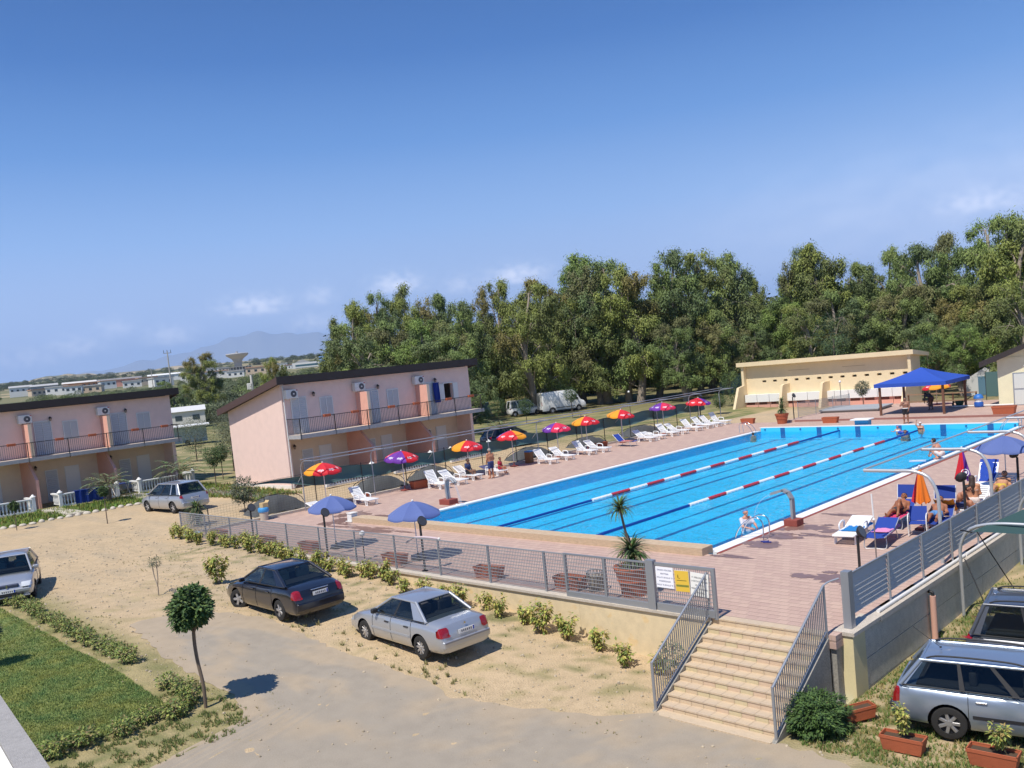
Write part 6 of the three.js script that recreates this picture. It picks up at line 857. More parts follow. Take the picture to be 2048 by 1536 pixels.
  const hipCaps = [[pa, pb, 0.105, 0.105], ...[-1, 1].map((k) => [S('hip', k), lerp3(S('hip', k), S('knee', k), o.short ?? 0.5), 0.094, 0.082])];
  if (o.trunks && !o.upper) shell('swim_trunks', hipCaps, 0.013, o.trunks);
  if (o.band) shell('waistband', [[lerp3(pa, ca, 0.22), lerp3(pb, cb, 0.22), 0.1, 0.1]], 0.018, o.band, (x, y) => Math.abs(y - mix(J.pel[1], J.chest[1], 0.22)) - 0.025);
  if (o.top) shell('swim_top', [[ca, cb, 0.114, 0.114]], 0.008, o.top, (x, y) => Math.abs(y - J.chest[1] + 0.01) - (o.topH ?? 0.05));
  if (o.shirt) shell('shirt', [[pa, pb, 0.105, 0.105], [ca, cb, 0.118, 0.118], [lerp3(pa, ca, 0.15), ca, 0.09, 0.1], [lerp3(pb, cb, 0.15), cb, 0.09, 0.1], ...[-1, 1].map((k) => [S('sho', k), lerp3(S('sho', k), S('elb', k), 0.6), 0.06, 0.052])], 0.014, o.shirt);
  if (o.hair || o.cap) { const q = surfaceNet((x, y, z) => Math.max(Math.hypot((x + 0.008) * 0.92, y - 0.034, z * 1.02) - (o.cap ? 0.101 : 0.104), x > 0 ? 0.06 + x * 0.35 - y : -0.10 + (o.cap ? 0.07 : 0) - y + x * 0.2, 0.0 - 1), [-0.14, -0.12, -0.14], [0.14, 0.16, 0.14], 0.011); if (q.index.count) part(o.cap ? 'cap' : 'hair', q.applyMatrix4(rot).translate(...J.head), o.cap ?? o.hair, g2); }
  if (o.longHair) shell('long_hair', [[[J.head[0] - 0.04, J.head[1] + 0.03, 0], [J.head[0] - 0.1, J.head[1] - 0.2, 0], 0.1, 0.09], [[J.head[0] - 0.1, J.head[1] - 0.2, -0.03], [J.chest[0] - 0.11, J.chest[1] - 0.06, 0.02], 0.085, 0.05]], 0, o.longHair, (x, y) => (y > J.head[1] - 0.06 ? x - J.head[0] - 0.05 : -1));
  g2.scale.setScalar(s); return g2;
}
const hairD = mat(0.02, 0.014, 0.011, 0.6), tan = [0.36, 0.15, 0.085], navyT = mat(0.03, 0.05, 0.16, 0.85), blackT = mat(0.015, 0.015, 0.018, 0.85);
person('man in blue shorts standing with his back to the pool', [-21.7, 1.5, -11.6], Math.PI - 0.15, 'stand', { skin: [0.45, 0.19, 0.10], trunks: navyT, short: 0.62, cap: mat(0.3, 0.28, 0.25, 0.9), s: 1.02, nod: -0.3 });
person('child with dark hair seated beside the man in blue shorts', [-22.3, 1.84, -12.9], 0.3, 'sit', { skin: tan, trunks: mat(0.4, 0.02, 0.04, 0.9), shirt: mat(0.42, 0.02, 0.05, 0.9), hair: hairD, s: 0.8 });
person('dark dressed person sitting in the shade of the third umbrella', [-23.2, 1.84, -11.1], 0.2, 'sit', { skin: [0.2, 0.1, 0.06], shirt: mat(0.03, 0.05, 0.14, 0.9), trunks: blackT, hair: hairD });
lounger('white seat under the shaded sitters at the third umbrella', [-23.2, 1.5, -11.1], 0, 1);
person('man in black trunks with white band standing at the far pool end', [-7.3, 1.5, -36.0], -1.3, 'stand', { skin: [0.30, 0.14, 0.085], trunks: blackT, band: M.white, hair: hairD, short: 0.6, j: { elbR: [0.05, 1.2, 0.3], wriR: [0.1, 1.35, 0.16] } });
person('dark person bending over under the blue gazebo', [-8.4, 1.62, -43.6], 2.6, 'bend', { skin: [0.16, 0.08, 0.055], shirt: mat(0.05, 0.05, 0.07, 0.9), trunks: mat(0.12, 0.05, 0.04, 0.9), hair: hairD });
person('child with pink cap in the water by the starting block', [-6.2, 0.75, -31.7], -1.4, 'stand', { upper: true, s: 0.62, skin: [0.5, 0.27, 0.18], cap: mat(0.6, 0.08, 0.16, 0.6), top: M.white, topH: 0.1, j: { elb: [0.1, 1.2, 0.36], wri: [0.2, 1.25, 0.5] } });
person('dark haired swimmer with only head above water near the far wall', [-5.6, -0.05, -31.3], -1.2, 'stand', { upper: true, s: 0.97, skin: tan, hair: hairD });
person('bather with white cap raising an arm at the far wall', [-5.1, 0.5, -32.4], -1.5, 'stand', { upper: true, s: 0.85, skin: [0.5, 0.24, 0.15], cap: M.plastic, top: blackT, j: { elbR: [0.05, 1.55, 0.28], wriR: [0.02, 1.82, 0.24] } });
person('swimmer by the ladder at the far left pool corner', [-15.9, 0.05, -31.4], 2.8, 'stand', { upper: true, s: 0.9, skin: [0.5, 0.24, 0.15], hair: hairD });
person('man in red and white shorts crouching at the right pool edge', [0.18, 1.512, -20.2], 3.0, 'squat', { skin: [0.55, 0.27, 0.18], trunks: mat(0.7, 0.62, 0.58, 0.85), band: mat(0.55, 0.03, 0.05, 0.8), hair: hairD });
{ const k = thing('kickboard', 'pale blue kickboard floating by the crouching man', 'float', [-0.75, 1.44, -20.0], 0.3); part('board', rbox(0.75, 0.05, 0.45, 0.02, 0, 0.01, 0), mat(0.35, 0.5, 0.7, 0.6), k); part('stripe', box(0.5, 0.004, 0.1, 0, 0.038, 0), M.white, k); }
{ const k = thing('swim_ring', 'blue and white swim ring beside the child in the water', 'float', [-5.9, 1.46, -31.75]); part('ring', new THREE.TorusGeometry(0.24, 0.075, 10, 24).rotateX(Math.PI / 2), mat(0.02, 0.06, 0.4, 0.4), k); part('valve', new THREE.SphereGeometry(0.02, 6, 5).translate(0.24, 0.08, 0), M.white, k); }
person('bather in blue cap and white top beside the near ladder', [-0.62, 0.42, -3.6], -0.4, 'stand', { upper: true, skin: [0.58, 0.28, 0.19], cap: mat(0.06, 0.22, 0.5, 0.5), shirt: mat(0.62, 0.6, 0.66, 0.9), j: { elb: [0.18, 1.18, 0.26], wri: [0.42, 1.13, 0.14] } });
{ const k = thing('flip_flops', 'pair of blue flip flops on the wet deck by the near ladder', 'sandals', [1.15, 1.51, -1.75], 0.4); for (const z of [-0.07, 0.07]) { part('sole', rbox(0.27, 0.03, 0.1, 0.012, z * 0.6, 0.015, z), mat(0.02, 0.03, 0.2, 0.7), k); part('strap', tube([[0.05, 0.03, z - 0.045], [0.07, 0.06, z], [0.05, 0.03, z + 0.045]], 0.008, 8), mat(0.02, 0.03, 0.2, 0.7), k); } }
person('tanned sunbather on the magenta towel, one knee raised', [3.98, 1.88, -5.5], -1.5, 'supine', { skin: [0.32, 0.12, 0.055], trunks: mat(0.05, 0.04, 0.04, 0.8), hair: hairD, short: 0.28, j: { kneeL: [0.32, 0.5, -0.13], ankL: [0.52, 0.1, -0.12], toeL: [0.66, 0.05, -0.13] } });
person('sunbather lying on the sunbed with the orange towel', [5.32, 1.9, -5.1], -1.42, 'supine', { skin: [0.34, 0.14, 0.075], trunks: mat(0.1, 0.25, 0.5, 0.8), hair: hairD, short: 0.45, f: true });
person('woman with long brown hair in a bikini, back to the camera', [5.6, 1.92, -7.6], 1.9, 'sit', { skin: [0.52, 0.24, 0.13], trunks: mat(0.7, 0.6, 0.55, 0.8), top: mat(0.75, 0.62, 0.55, 0.8), topH: 0.025, longHair: mat(0.05, 0.028, 0.02, 0.6), hair: mat(0.05, 0.028, 0.02, 0.6), short: 0.25, f: true });
lounger('white lounger on which the long haired woman sits', [5.6, 1.56, -7.6], -1.5, 1);
person('man leaning forward beside the long haired woman', [5.35, 1.9, -6.75], 0.2, 'sit', { skin: [0.45, 0.2, 0.115], trunks: navyT, hair: hairD, j: { chest: [0.16, 0.40, 0], neck: [0.28, 0.54, 0], head: [0.37, 0.64, 0], sho: [0.24, 0.5, 0.18], elb: [0.34, 0.24, 0.2], wri: [0.5, 0.1, 0.14] } });
person('sunbather in yellow lying on the lounger under the right blue umbrella', [5.6, 1.86, -10.6], -1.5, 'supine', { skin: [0.5, 0.25, 0.14], trunks: mat(0.6, 0.42, 0.06, 0.8), top: mat(0.6, 0.42, 0.06, 0.8), hair: hairD, f: true, short: 0.3 });
// ---------------------------------------------------------------- vegetation
M.leaf = mat(1, 1, 1, 0.7, { vertexColors: true, transmission: 0.2 });
class Leaves { // pointed leaf faces with their own tint, folded along the midrib
  constructor() { this.p = []; this.c = []; }
  add(x, y, z, dir, up, len, wid, col, curl = 0.15) {
    const d = V(...dir).normalize(), s = d.clone().cross(V(...up)).normalize(), n = s.clone().cross(d), b = V(x, y, z), m = b.clone().addScaledVector(d, len * 0.45).addScaledVector(n, -len * curl * 0.4), t = b.clone().addScaledVector(d, len).addScaledVector(n, -len * curl), l = m.clone().addScaledVector(s, wid / 2).addScaledVector(n, wid * 0.12), r = m.clone().addScaledVector(s, -wid / 2).addScaledVector(n, wid * 0.12);
    for (const q of [b, l, t, b, t, r]) { this.p.push(q.x, q.y, q.z); this.c.push(...col); }
  }
  geo() { const q = new THREE.BufferGeometry(); q.setAttribute('position', new THREE.Float32BufferAttribute(this.p, 3)); q.setAttribute('color', new THREE.Float32BufferAttribute(this.c, 3)); q.computeVertexNormals(); return q; }
}
const ball = (r) => { let x, y, z, l; do { x = r() * 2 - 1; y = r() * 2 - 1; z = r() * 2 - 1; l = x * x + y * y + z * z; } while (l > 1 || l < 0.02); return [x, y, z]; };
function eucalyptus(seed, spread, low, warm) { // unit height: a pale trunk, limbs, and loose hanging masses with gaps between them
  const r = rng(seed * 97), L = new Leaves(), W = [], lean = (r() - 0.5) * 0.16, spine = (t) => [lean * t * t + 0.02 * Math.sin(t * 7 + seed), t, 0.03 * Math.sin(t * 5 + seed * 2)];
  const st = Array.from({ length: 9 }, (_, i) => spine(i / 8 * 0.9)); for (let i = 0; i < 8; i++) W.push(rod(st[i], st[i + 1], 0.021 * (1 - i / 9) + 0.003, 0.021 * (1 - (i + 1) / 9) + 0.003, 7));
  const K = 14;
  for (let k = 0; k < K; k++) {
    const t = k === K - 1 ? 0.93 : low + (0.92 - low) * ((k + 0.8 * r()) / K), a = k * 2.4 + 1.4 * r(), out = k === K - 1 ? 0.01 : spread * (0.35 + 0.75 * r()) * (1.15 - 0.6 * t), s = spine(t), lc = [s[0] + out * Math.cos(a), t, s[2] + out * Math.sin(a)], lr = spread * (0.38 + 0.32 * r()) * (1.1 - 0.3 * t), lh = lr * (0.9 + 0.7 * r());
    W.push(tube([spine(Math.max(0.1, t - 0.28)), lerp3(spine(t - 0.12), lc, 0.45), lc], 0.0042, 8, 5));
    const w = r() < warm ? 1 : 0, base = w ? [0.20, 0.195, 0.062] : r() < 0.35 ? [0.145, 0.195, 0.06] : [0.195, 0.255, 0.06];
    for (let m = 0; m < 11; m++) {
      const q0 = ball(r), e0 = 0.55 + 0.5 * r(), c = [lc[0] + q0[0] * lr * e0, Math.min(0.985, lc[1] + q0[1] * lh * e0), lc[2] + q0[2] * lr * e0], cr = 0.016 + 0.018 * r(), tone = 0.82 + 0.36 * r(), n = 230;
      W.push(rod(lc, c, 0.0014, 0.0007, 4));
      for (let i = 0; i < n; i++) { const b = ball(r), q = 0.7 + 0.6 * r(), e = 0.7 + 1.5 * r() ** 2, dn = r(); L.add(c[0] + b[0] * cr * e, c[1] + b[1] * cr * e - 0.05 * dn * dn, c[2] + b[2] * cr * e, [b[0] * 0.8 + (r() - 0.5) * 1.2, -0.6 - r() * 0.7 + b[1] * 0.7, b[2] * 0.8 + (r() - 0.5) * 1.2], [b[0] + 0.01, 0.6, b[2]], 0.011 + 0.011 * r(), 0.0035 + 0.003 * r(), base.map((v) => v * tone * q)); }
    }
  }
  return { trunk: join(W), crown: L.geo() };
}
const EU = [[1, 0.19, 0.26, 0.1], [2, 0.22, 0.22, 0.2], [3, 0.18, 0.34, 0.08], [4, 0.24, 0.2, 0.12], [5, 0.17, 0.24, 0.3], [6, 0.21, 0.3, 0.05], [7, 0.2, 0.3, 0.15], [8, 0.23, 0.26, 0.1]].map((a) => eucalyptus(...a));
const tall = [[-69.7,-37.6,14.9],[-71.4,-43.4,15.8],[-72.0,-48.4,17.2],[-72.1,-53.8,16.0],[-61.2,-47.9,13.7],[-62.2,-53.8,16.1],[-54.9,-50.8,14.6],[-60.7,-60.2,16.0],[-59.7,-65.8,19.4],[-52.3,-62.5,17.2],[-48.1,-62.7,16.2],[-45.0,-67.8,17.5],[-45.2,-73.4,17.0],[-46.4,-83.9,17.7],[-47.9,-91.3,14.5],[-37.9,-83.0,16.6],[-33.4,-79.8,16.8],[-30.4,-83.8,14.0],[-27.7,-87.5,15.4],[-20.9,-79.8,14.7],[-20.5,-85.0,15.9],[-14.4,-76.9,16.1],[-11.0,-72.9,15.7],[-8.4,-68.6,14.7]];
const lower = [[-60.6,-32.1,12.0],[-64.2,-38.9,12.6],[-60.2,-40.6,12.1],[-66.0,-44.1,12],[-56.5,-41.5,11.2],[-63,-49.7,11.8],[-45.8,-31.0,8.1],[-62.3,-64.1,13.4],[-53.8,-62.9,13.1],[-49.7,-63.5,13.2],[-48.8,-67.2,12.4],[-40.7,-60.2,9.4],[-44.3,-70.2,12.3],[-39.9,-68.2,10.1],[-39.1,-73.3,8.1],[-39.2,-80.1,10.9],[-29.9,-69.1,9.5],[-28.3,-72.0,10.9],[-25.4,-75.5,9.9],[-20.7,-73.0,10.4],[-14.3,-62.6,7.4],[-14.3,-71.0,10.0],[-10.7,-67.9,10.5],[-10.7,-57.4,6.3],[-6.4,-58.8,9.1]];
const leafTints = [[1, 1, 1], [1.12, 1.0, 0.78], [0.82, 0.88, 0.9], [0.95, 1.06, 0.85]].map((c) => { const m = M.leaf.clone(); m.color.setRGB(...c); return m; });
function tree(label, x, z, H, k, turn, name = 'eucalyptus_tree', group, wide = 1) { const o = thing(name, label, 'tree', [x, g(x, z) - 0.05, z], turn, group); part('trunk', EU[k].trunk, M.palebark, o); part('crown', EU[k].crown, leafTints[Math.abs(Math.round(x * 7 + z * 3)) % 4], o); o.scale.set(H * wide, H, H * wide); return o; }
tall.forEach(([x, z, h], i) => tree(ordinal(i, 'tall eucalyptus', 'on the skyline behind pool'), x, z, h + 0.4, [1, 3, 6, 4, 5, 7, 3, 0, 2, 7, 1, 5, 3, 2, 4, 6, 2, 4, 1, 5, 0, 3, 7, 6][i], i * 1.7, 'eucalyptus_tree', 'tall eucalyptus trees behind the pool', 1.22 + 0.28 * n2(i * 1.7, 4)));
lower.forEach(([x, z, h], i) => tree(ordinal(i, 'lower leafy eucalyptus', 'in front of the tall ones'), x, z, h, [3, 1, 7, 0, 6, 4, 1, 5][i % 8], i * 2.3 + 1, 'eucalyptus_sapling', 'lower eucalyptus trees before the tall ones', 1.6));
function leafBall(seed, n, R, len, wid, cols, flat = 1, hollow = 0.35) { const r = rng(seed), L = new Leaves(); for (let i = 0; i < n; i++) { let b = ball(r); const l = Math.hypot(...b); const lump = 1 + 0.34 * n3(b[0] / l * 1.9 + seed, b[1] / l * 1.7, b[2] / l * 1.7), q = R * lump * mix(hollow, 1, l) / l; const c = cols[Math.floor(r() * cols.length)], k = 0.75 + 0.5 * r(); L.add(b[0] * q, b[1] * q * flat, b[2] * q, [b[0] + (r() - 0.5) * 1.2, b[1] * 0.6 + (r() - 0.6), b[2] + (r() - 0.5) * 1.2], [b[0], 1, b[2] + 0.01], len * (0.7 + 0.6 * r()), wid * (0.7 + 0.6 * r()), c.map((v) => v * k)); } return L.geo(); }
{
  const o = thing('round_tree', 'small round crowned tree on a bent slender trunk beside the lawn', 'tree', [-4.45, g(-4.4, 15.1) - 0.03, 15.15]);
  part('trunk', join([tube([[0, 0, 0], [0.02, 0.6, 0], [-0.06, 1.2, 0.03], [-0.12, 1.6, 0.02], [-0.12, 2.0, 0]], 0.045, 20, 8), ...[0, 1, 2, 3, 4, 5].map((k) => rod([-0.12, 1.85, 0], [-0.1 + 0.4 * Math.cos(k), 2.4 + 0.1 * (k % 3), 0.4 * Math.sin(k)], 0.02, 0.006))]), M.trunk, o);
  const TC = [[0.05, 0.115, 0.022], [0.075, 0.15, 0.03], [0.035, 0.09, 0.02], [0.13, 0.2, 0.04]];
  part('crown', [[-0.1, 2.5, 0, 0.42, 2600], [-0.42, 2.42, 0.1, 0.27, 900], [0.24, 2.45, -0.05, 0.28, 950], [-0.02, 2.78, 0.05, 0.26, 800], [-0.22, 2.7, -0.25, 0.25, 800], [0.05, 2.3, 0.3, 0.26, 800], [-0.25, 2.2, -0.15, 0.22, 500], [0.12, 2.62, 0.28, 0.22, 500]].map(([x, y, z, R, n], i) => leafBall(210 + i, n, R, 0.11, 0.065, TC, 0.9, 0.25).translate(x, y, z)), M.leaf, o);
}
// shrubs in the bed along the cream wall
function shrubGeo(seed, H, n, cols) { const r = rng(seed), L = new Leaves(), W = []; for (let k = 0; k < 7; k++) { const a = r() * 6.3, rr = 0.1 + 0.16 * r(), h = H * (0.55 + 0.45 * r()), t = [rr * Math.cos(a), h, rr * Math.sin(a)]; W.push(rod([0.03 * Math.cos(a), 0, 0.03 * Math.sin(a)], t, 0.009, 0.005, 5)); for (let i = 0; i < n; i++) { const v = i < n * 0.6 ? 0.7 + 0.35 * r() : 0.25 + 0.6 * r(), c = lerp3([0, 0, 0], t, v), b = ball(r), q = cols[Math.floor(r() * cols.length)], m = 0.75 + 0.5 * r(); L.add(c[0] + b[0] * 0.09, c[1] + b[1] * 0.07, c[2] + b[2] * 0.09, [b[0], b[1] * 0.6 - 0.25, b[2]], [0.01, 1, 0], 0.09 + 0.06 * r(), 0.05 + 0.03 * r(), q.map((x) => x * m)); } } return { w: join(W), l: L.geo() }; }
const SC = [[0.38, 0.40, 0.07], [0.28, 0.35, 0.06], [0.50, 0.46, 0.11], [0.18, 0.25, 0.05], [0.40, 0.29, 0.09]];
const SH = [31, 32, 33, 34, 35].map((s, i) => shrubGeo(s, 0.84 - 0.06 * i, 62 - i * 6, SC));
function shrub(label, x, z, k, s, turn, group, name = 'shrub') { const o = thing(name, label, 'shrub', [x, g(x, z) - 0.02, z], turn, group); part('stems', SH[k].w, M.trunk, o); part('foliage', SH[k].l, M.leaf, o); o.scale.setScalar(s); }
{ const r = rng(77); let i = 0; for (let x = -24.4; x < 3.2; x += 0.52 + 0.2 * r() + (x > -8 ? 0.22 : 0) + (x > -1 ? 0.2 : 0)) { shrub(ordinal(i, 'leafy shrub', 'along the foot of the cream wall'), x, 6.5 + 0.4 * r(), i % 5, 0.75 + 0.4 * r(), r() * 6, 'shrubs along the cream wall'); i++; } }
{ // hedge round the lawn
  const r = rng(78); const P = []; for (let x = -25.2; x < -8; x += 0.72) P.push([x, 15.2]); for (const p of [[-6.4, 15.2], [-5.7, 15.15], [-4.9, 15.3], [-4.6, 15.9], [-4.75, 16.5], [-4.6, 17.1], [-4.8, 17.8], [-4.65, 18.4], [-4.9, 19.0]]) P.push(p);
  const HC = [[0.17, 0.24, 0.045], [0.24, 0.30, 0.06], [0.11, 0.17, 0.035], [0.36, 0.38, 0.09], [0.26, 0.2, 0.08]], HG = [41, 42, 43, 44].map((s) => ({ l: leafBall(s, 520, 0.36, 0.11, 0.055, HC, 0.7, 0.2).translate(0, 0.3, 0), w: join([0, 1, 2, 3, 4].map((k) => rod([0.04 * Math.cos(k), 0, 0.04 * Math.sin(k)], [0.22 * Math.cos(k * 1.3), 0.4, 0.22 * Math.sin(k * 1.3)], 0.01, 0.005, 5))) }));
  P.forEach(([x, z], i) => { const o = thing('hedge_shrub', i < 24 ? ordinal(i, 'low hedge shrub', 'along the far edge of the lawn') : `${ORD[i - 24]} hedge shrub counted along the lawn from the round tree`, 'shrub', [x + 0.15 * (r() - 0.5), g(x, z), z + 0.15 * (r() - 0.5)], r() * 6, 'low hedge round the lawn'); part('stems', HG[i % 4].w, M.trunk, o); part('foliage', HG[i % 4].l, M.leaf, o); o.scale.set(0.62 + 0.3 * r(), 0.6 + 0.3 * r(), 0.62 + 0.25 * r()); });
}
{ // dark bush by the stairs, plants in the pots
  const b = thing('green_bush', 'dense dark green bush at the foot of the right stair railing', 'bush', [7.25, 0, 7.6]); part('foliage', leafBall(51, 7000, 0.50, 0.09, 0.028, [[0.065, 0.135, 0.025], [0.10, 0.18, 0.03], [0.045, 0.10, 0.02]], 0.85, 0.3).translate(0, 0.38, 0), M.leaf, b); part('stems', [0, 1, 2, 3, 4, 5, 6].map((k) => rod([0.05 * Math.cos(k), 0, 0.05 * Math.sin(k)], [0.3 * Math.cos(k), 0.6, 0.3 * Math.sin(k)], 0.01)), M.trunk, b); b.scale.set(1.1, 0.95, 1.25);
  [[9.0, 7.55, 0.36, 'small shrub with yellow green leaves in the left roadside planter'], [10.6, 7.35, 0.36, 'small shrub with purple base leaves in the right roadside planter']].forEach(([x, z, y, lab], i) => { const o = thing('potted_shrub', lab, 'shrub', [x, y - 0.05, z], i); part('stems', SH[i].w, M.trunk, o); part('foliage', SH[i].l, M.leaf, o); o.scale.setScalar(0.72); });
  const cl = thing('creeper', 'pale leafy plant growing through the left stair railing', 'shrub', [3.25, 0.4, 6.9]); part('foliage', leafBall(53, 260, 0.3, 0.1, 0.05, [[0.16, 0.2, 0.1], [0.12, 0.17, 0.06]], 1.1, 0.2).translate(0, 0.35, 0), M.leaf, cl); part('stems', [rod([0, -0.3, 0], [0.1, 0.6, 0.05], 0.01), rod([0, -0.3, 0], [-0.12, 0.5, 0.1], 0.01)], M.trunk, cl);
}
// yuccas and palms
function rosette(seed, n, len, wid, cols, droop = 1) { const r = rng(seed), pos = [], col = []; for (let i = 0; i < n; i++) { const a = r() * 6.283, e = 1.35 - 2.0 * (i / n) * droop + 0.2 * (r() - 0.5), L = len * (0.75 + 0.5 * r()), c = cols[i % cols.length].map((v) => v * (0.75 + 0.5 * r())), N = 5; let p = [0, 0, 0], d = e; const pts = [p]; for (let k = 0; k < N; k++) { p = [p[0] + L / N * Math.cos(d), p[1] + L / N * Math.sin(d), 0]; d -= 0.22 * droop + 0.05 * k; pts.push(p); } const R = (q, s) => [q[0] * Math.cos(a) - s * Math.sin(a), q[1], q[0] * Math.sin(a) + s * Math.cos(a)]; for (let k = 0; k < N; k++) { const w0 = wid / 2 * (1 - (k / N) ** 2), w1 = wid / 2 * (1 - ((k + 1) / N) ** 2); const A = R(pts[k], -w0), B = R(pts[k], w0), D = R(pts[k + 1], -w1), E2 = R(pts[k + 1], w1); for (const q of [A, B, E2, A, E2, D]) { pos.push(...q); col.push(...c); } } } const q = new THREE.BufferGeometry(); q.setAttribute('position', new THREE.Float32BufferAttribute(pos, 3)); q.setAttribute('color', new THREE.Float32BufferAttribute(col, 3)); q.computeVertexNormals(); return q; }
const YC = [[0.07, 0.13, 0.03], [0.11, 0.17, 0.04], [0.05, 0.095, 0.025], [0.2, 0.22, 0.07]];
{
  const o = thing('yucca_plant', 'spiky yucca with two leaf heads in the pot by the gate', 'plant', [0.9, 2.2, 5.05]); part('trunk', [tube([[0, 0, 0], [-0.02, 0.6, 0.02], [-0.12, 1.15, 0.05], [-0.22, 1.72, 0.06]], 0.035, 16), rod([0.05, 0, 0], [0.1, 0.35, 0.05], 0.03)], M.trunk, o); part('leaf_head', rosette(61, 190, 0.66, 0.055, YC, 0.85).translate(0, 0.5, 0), M.leaf, o); part('leaf_head', rosette(62, 120, 0.5, 0.045, YC, 0.85).translate(-0.23, 1.7, 0.06), M.leaf, o); part('leaf_head', rosette(66, 80, 0.5, 0.05, YC).translate(0.14, 0.3, 0.1), M.leaf, o);
  const f = thing('yucca_plant', 'spiky yucca in the big pot at the far end of the pool', 'plant', [-17.1, 2.15, -37.9]); part('trunk', rod([0, 0, 0], [0.05, 1.0, 0], 0.05), M.trunk, f); part('leaf_head', rosette(63, 110, 0.62, 0.06, YC).translate(0.03, 0.45, 0), M.leaf, f); part('leaf_head', rosette(64, 70, 0.5, 0.05, YC).translate(0.05, 1.05, 0), M.leaf, f);
  const y = thing('yucca_plant', 'yucca bush behind the left end of the mesh fence', 'plant', [-26.4, g(-26.4, 4.4), 4.4]); part('trunk', rod([0, 0, 0], [0, 0.7, 0], 0.06), M.trunk, y); part('leaf_head', rosette(65, 130, 0.75, 0.06, YC).translate(0, 0.85, 0), M.leaf, y); part('leaf_head', rosette(67, 80, 0.7, 0.06, YC).translate(0.15, 0.4, 0.1), M.leaf, y);
}
function palm(label, x, z, s, seed) { const r = rng(seed), L = new Leaves(), W = [rod([0, 0, 0], [0, 0.75, 0], 0.14, 0.1, 8)]; for (let k = 0; k < 20; k++) { const a = k * 2.4, e = 1.4 - 1.0 * k / 20; let p = V(0, 0.75, 0), d = e; const len = 1.35; for (let i = 0; i < 14; i++) { const q = p.clone().add(V(Math.cos(a) * Math.cos(d), Math.sin(d), Math.sin(a) * Math.cos(d)).multiplyScalar(len / 14)); if (i > 1) for (const sd of [-1, 1]) L.add(q.x, q.y, q.z, [Math.cos(a) * 0.6 - sd * Math.sin(a), 0.1 - 0.3 * r(), Math.sin(a) * 0.6 + sd * Math.cos(a)], [0, 1, 0.01], 0.34 * (1 - Math.abs(i - 7) / 12), 0.075, [0.16, 0.20, 0.08].map((v) => v * (0.7 + 0.6 * r()))); W.push(rod(p.toArray(), q.toArray(), 0.012 * (1 - i / 16), 0.01 * (1 - i / 15), 4)); p = q; d -= 0.10; } } const o = thing('palm', label, 'palm', [x, g(x, z), z], seed); part('trunk', W, M.trunk, o); part('fronds', L.geo(), M.leaf, o); o.scale.setScalar(s); }
palm('young date palm before the blue towel on the left terrace', -42.3, 2.6, 1.25, 71); palm('young date palm behind the silver people carrier', -42.6, -2.4, 1.4, 72); palm('young palm at the far corner of the right pink house', -33.6, -24.5, 1.3, 73); palm('young palm between the two pink houses', -46, -9.5, 1.5, 74);
function sapling(label, x, z, H, R, seed, cols, bare) { const o = thing('sapling', label, 'tree', [x, g(x, z) - 0.02, z]); if (bare) { part('trunk', [tube([[0, 0, 0], [0.02, 0.35, 0], [-0.16, 0.7, 0], [-0.18, 1.2, 0.02]], 0.02, 14), tube([[0.02, 0.35, 0], [0.16, 0.65, 0.02], [0.16, 1.25, 0]], 0.018, 14)], M.palebark, o); part('crown', [leafBall(seed, 110, 0.16, 0.08, 0.03, cols).translate(-0.18, 1.2, 0), leafBall(seed + 1, 120, 0.18, 0.08, 0.03, cols).translate(0.16, 1.25, 0)], M.leaf, o); } else { part('trunk', [rod([0, 0, 0], [0.03, H - R, 0], 0.025 * H / 1.6, 0.016 * H / 1.6, 7), ...[0, 2, 4].map((k) => rod([0.03, H - R * 1.2, 0], [0.6 * R * Math.cos(k), H - R * 0.5, 0.6 * R * Math.sin(k)], 0.012, 0.005, 5))], M.trunk, o); part('crown', leafBall(seed, Math.round(900 + 1600 * R), R, 0.13, 0.05, cols, 1, 0.25).translate(0, H - R * 0.8, 0), M.leaf, o); } }
const OL = [[0.10, 0.12, 0.07], [0.13, 0.15, 0.085], [0.08, 0.10, 0.05]], GR = [[0.05, 0.10, 0.025], [0.08, 0.14, 0.03]];
sapling('forked bare sapling on the sand left of the black car', -14.9, 11.6, 1.4, 0.2, 81, OL, true);
shrub('upright grey green shrub standing on the sand behind the black car', -14.3, 9.6, 0, 1.35, 2, undefined, 'tall_shrub'); sapling('thin young tree in the lawn at the left edge', -11.9, 17.75, 1.3, 0.3, 84, [[0.15, 0.17, 0.09], [0.1, 0.13, 0.05]]); sapling('staked young tree in front of the left balustrade', -32.3, 6.6, 1.9, 0.2, 85, GR); sapling('slim young tree by the left house wall', -36.5, 9.8, 1.5, 0.2, 92, GR);
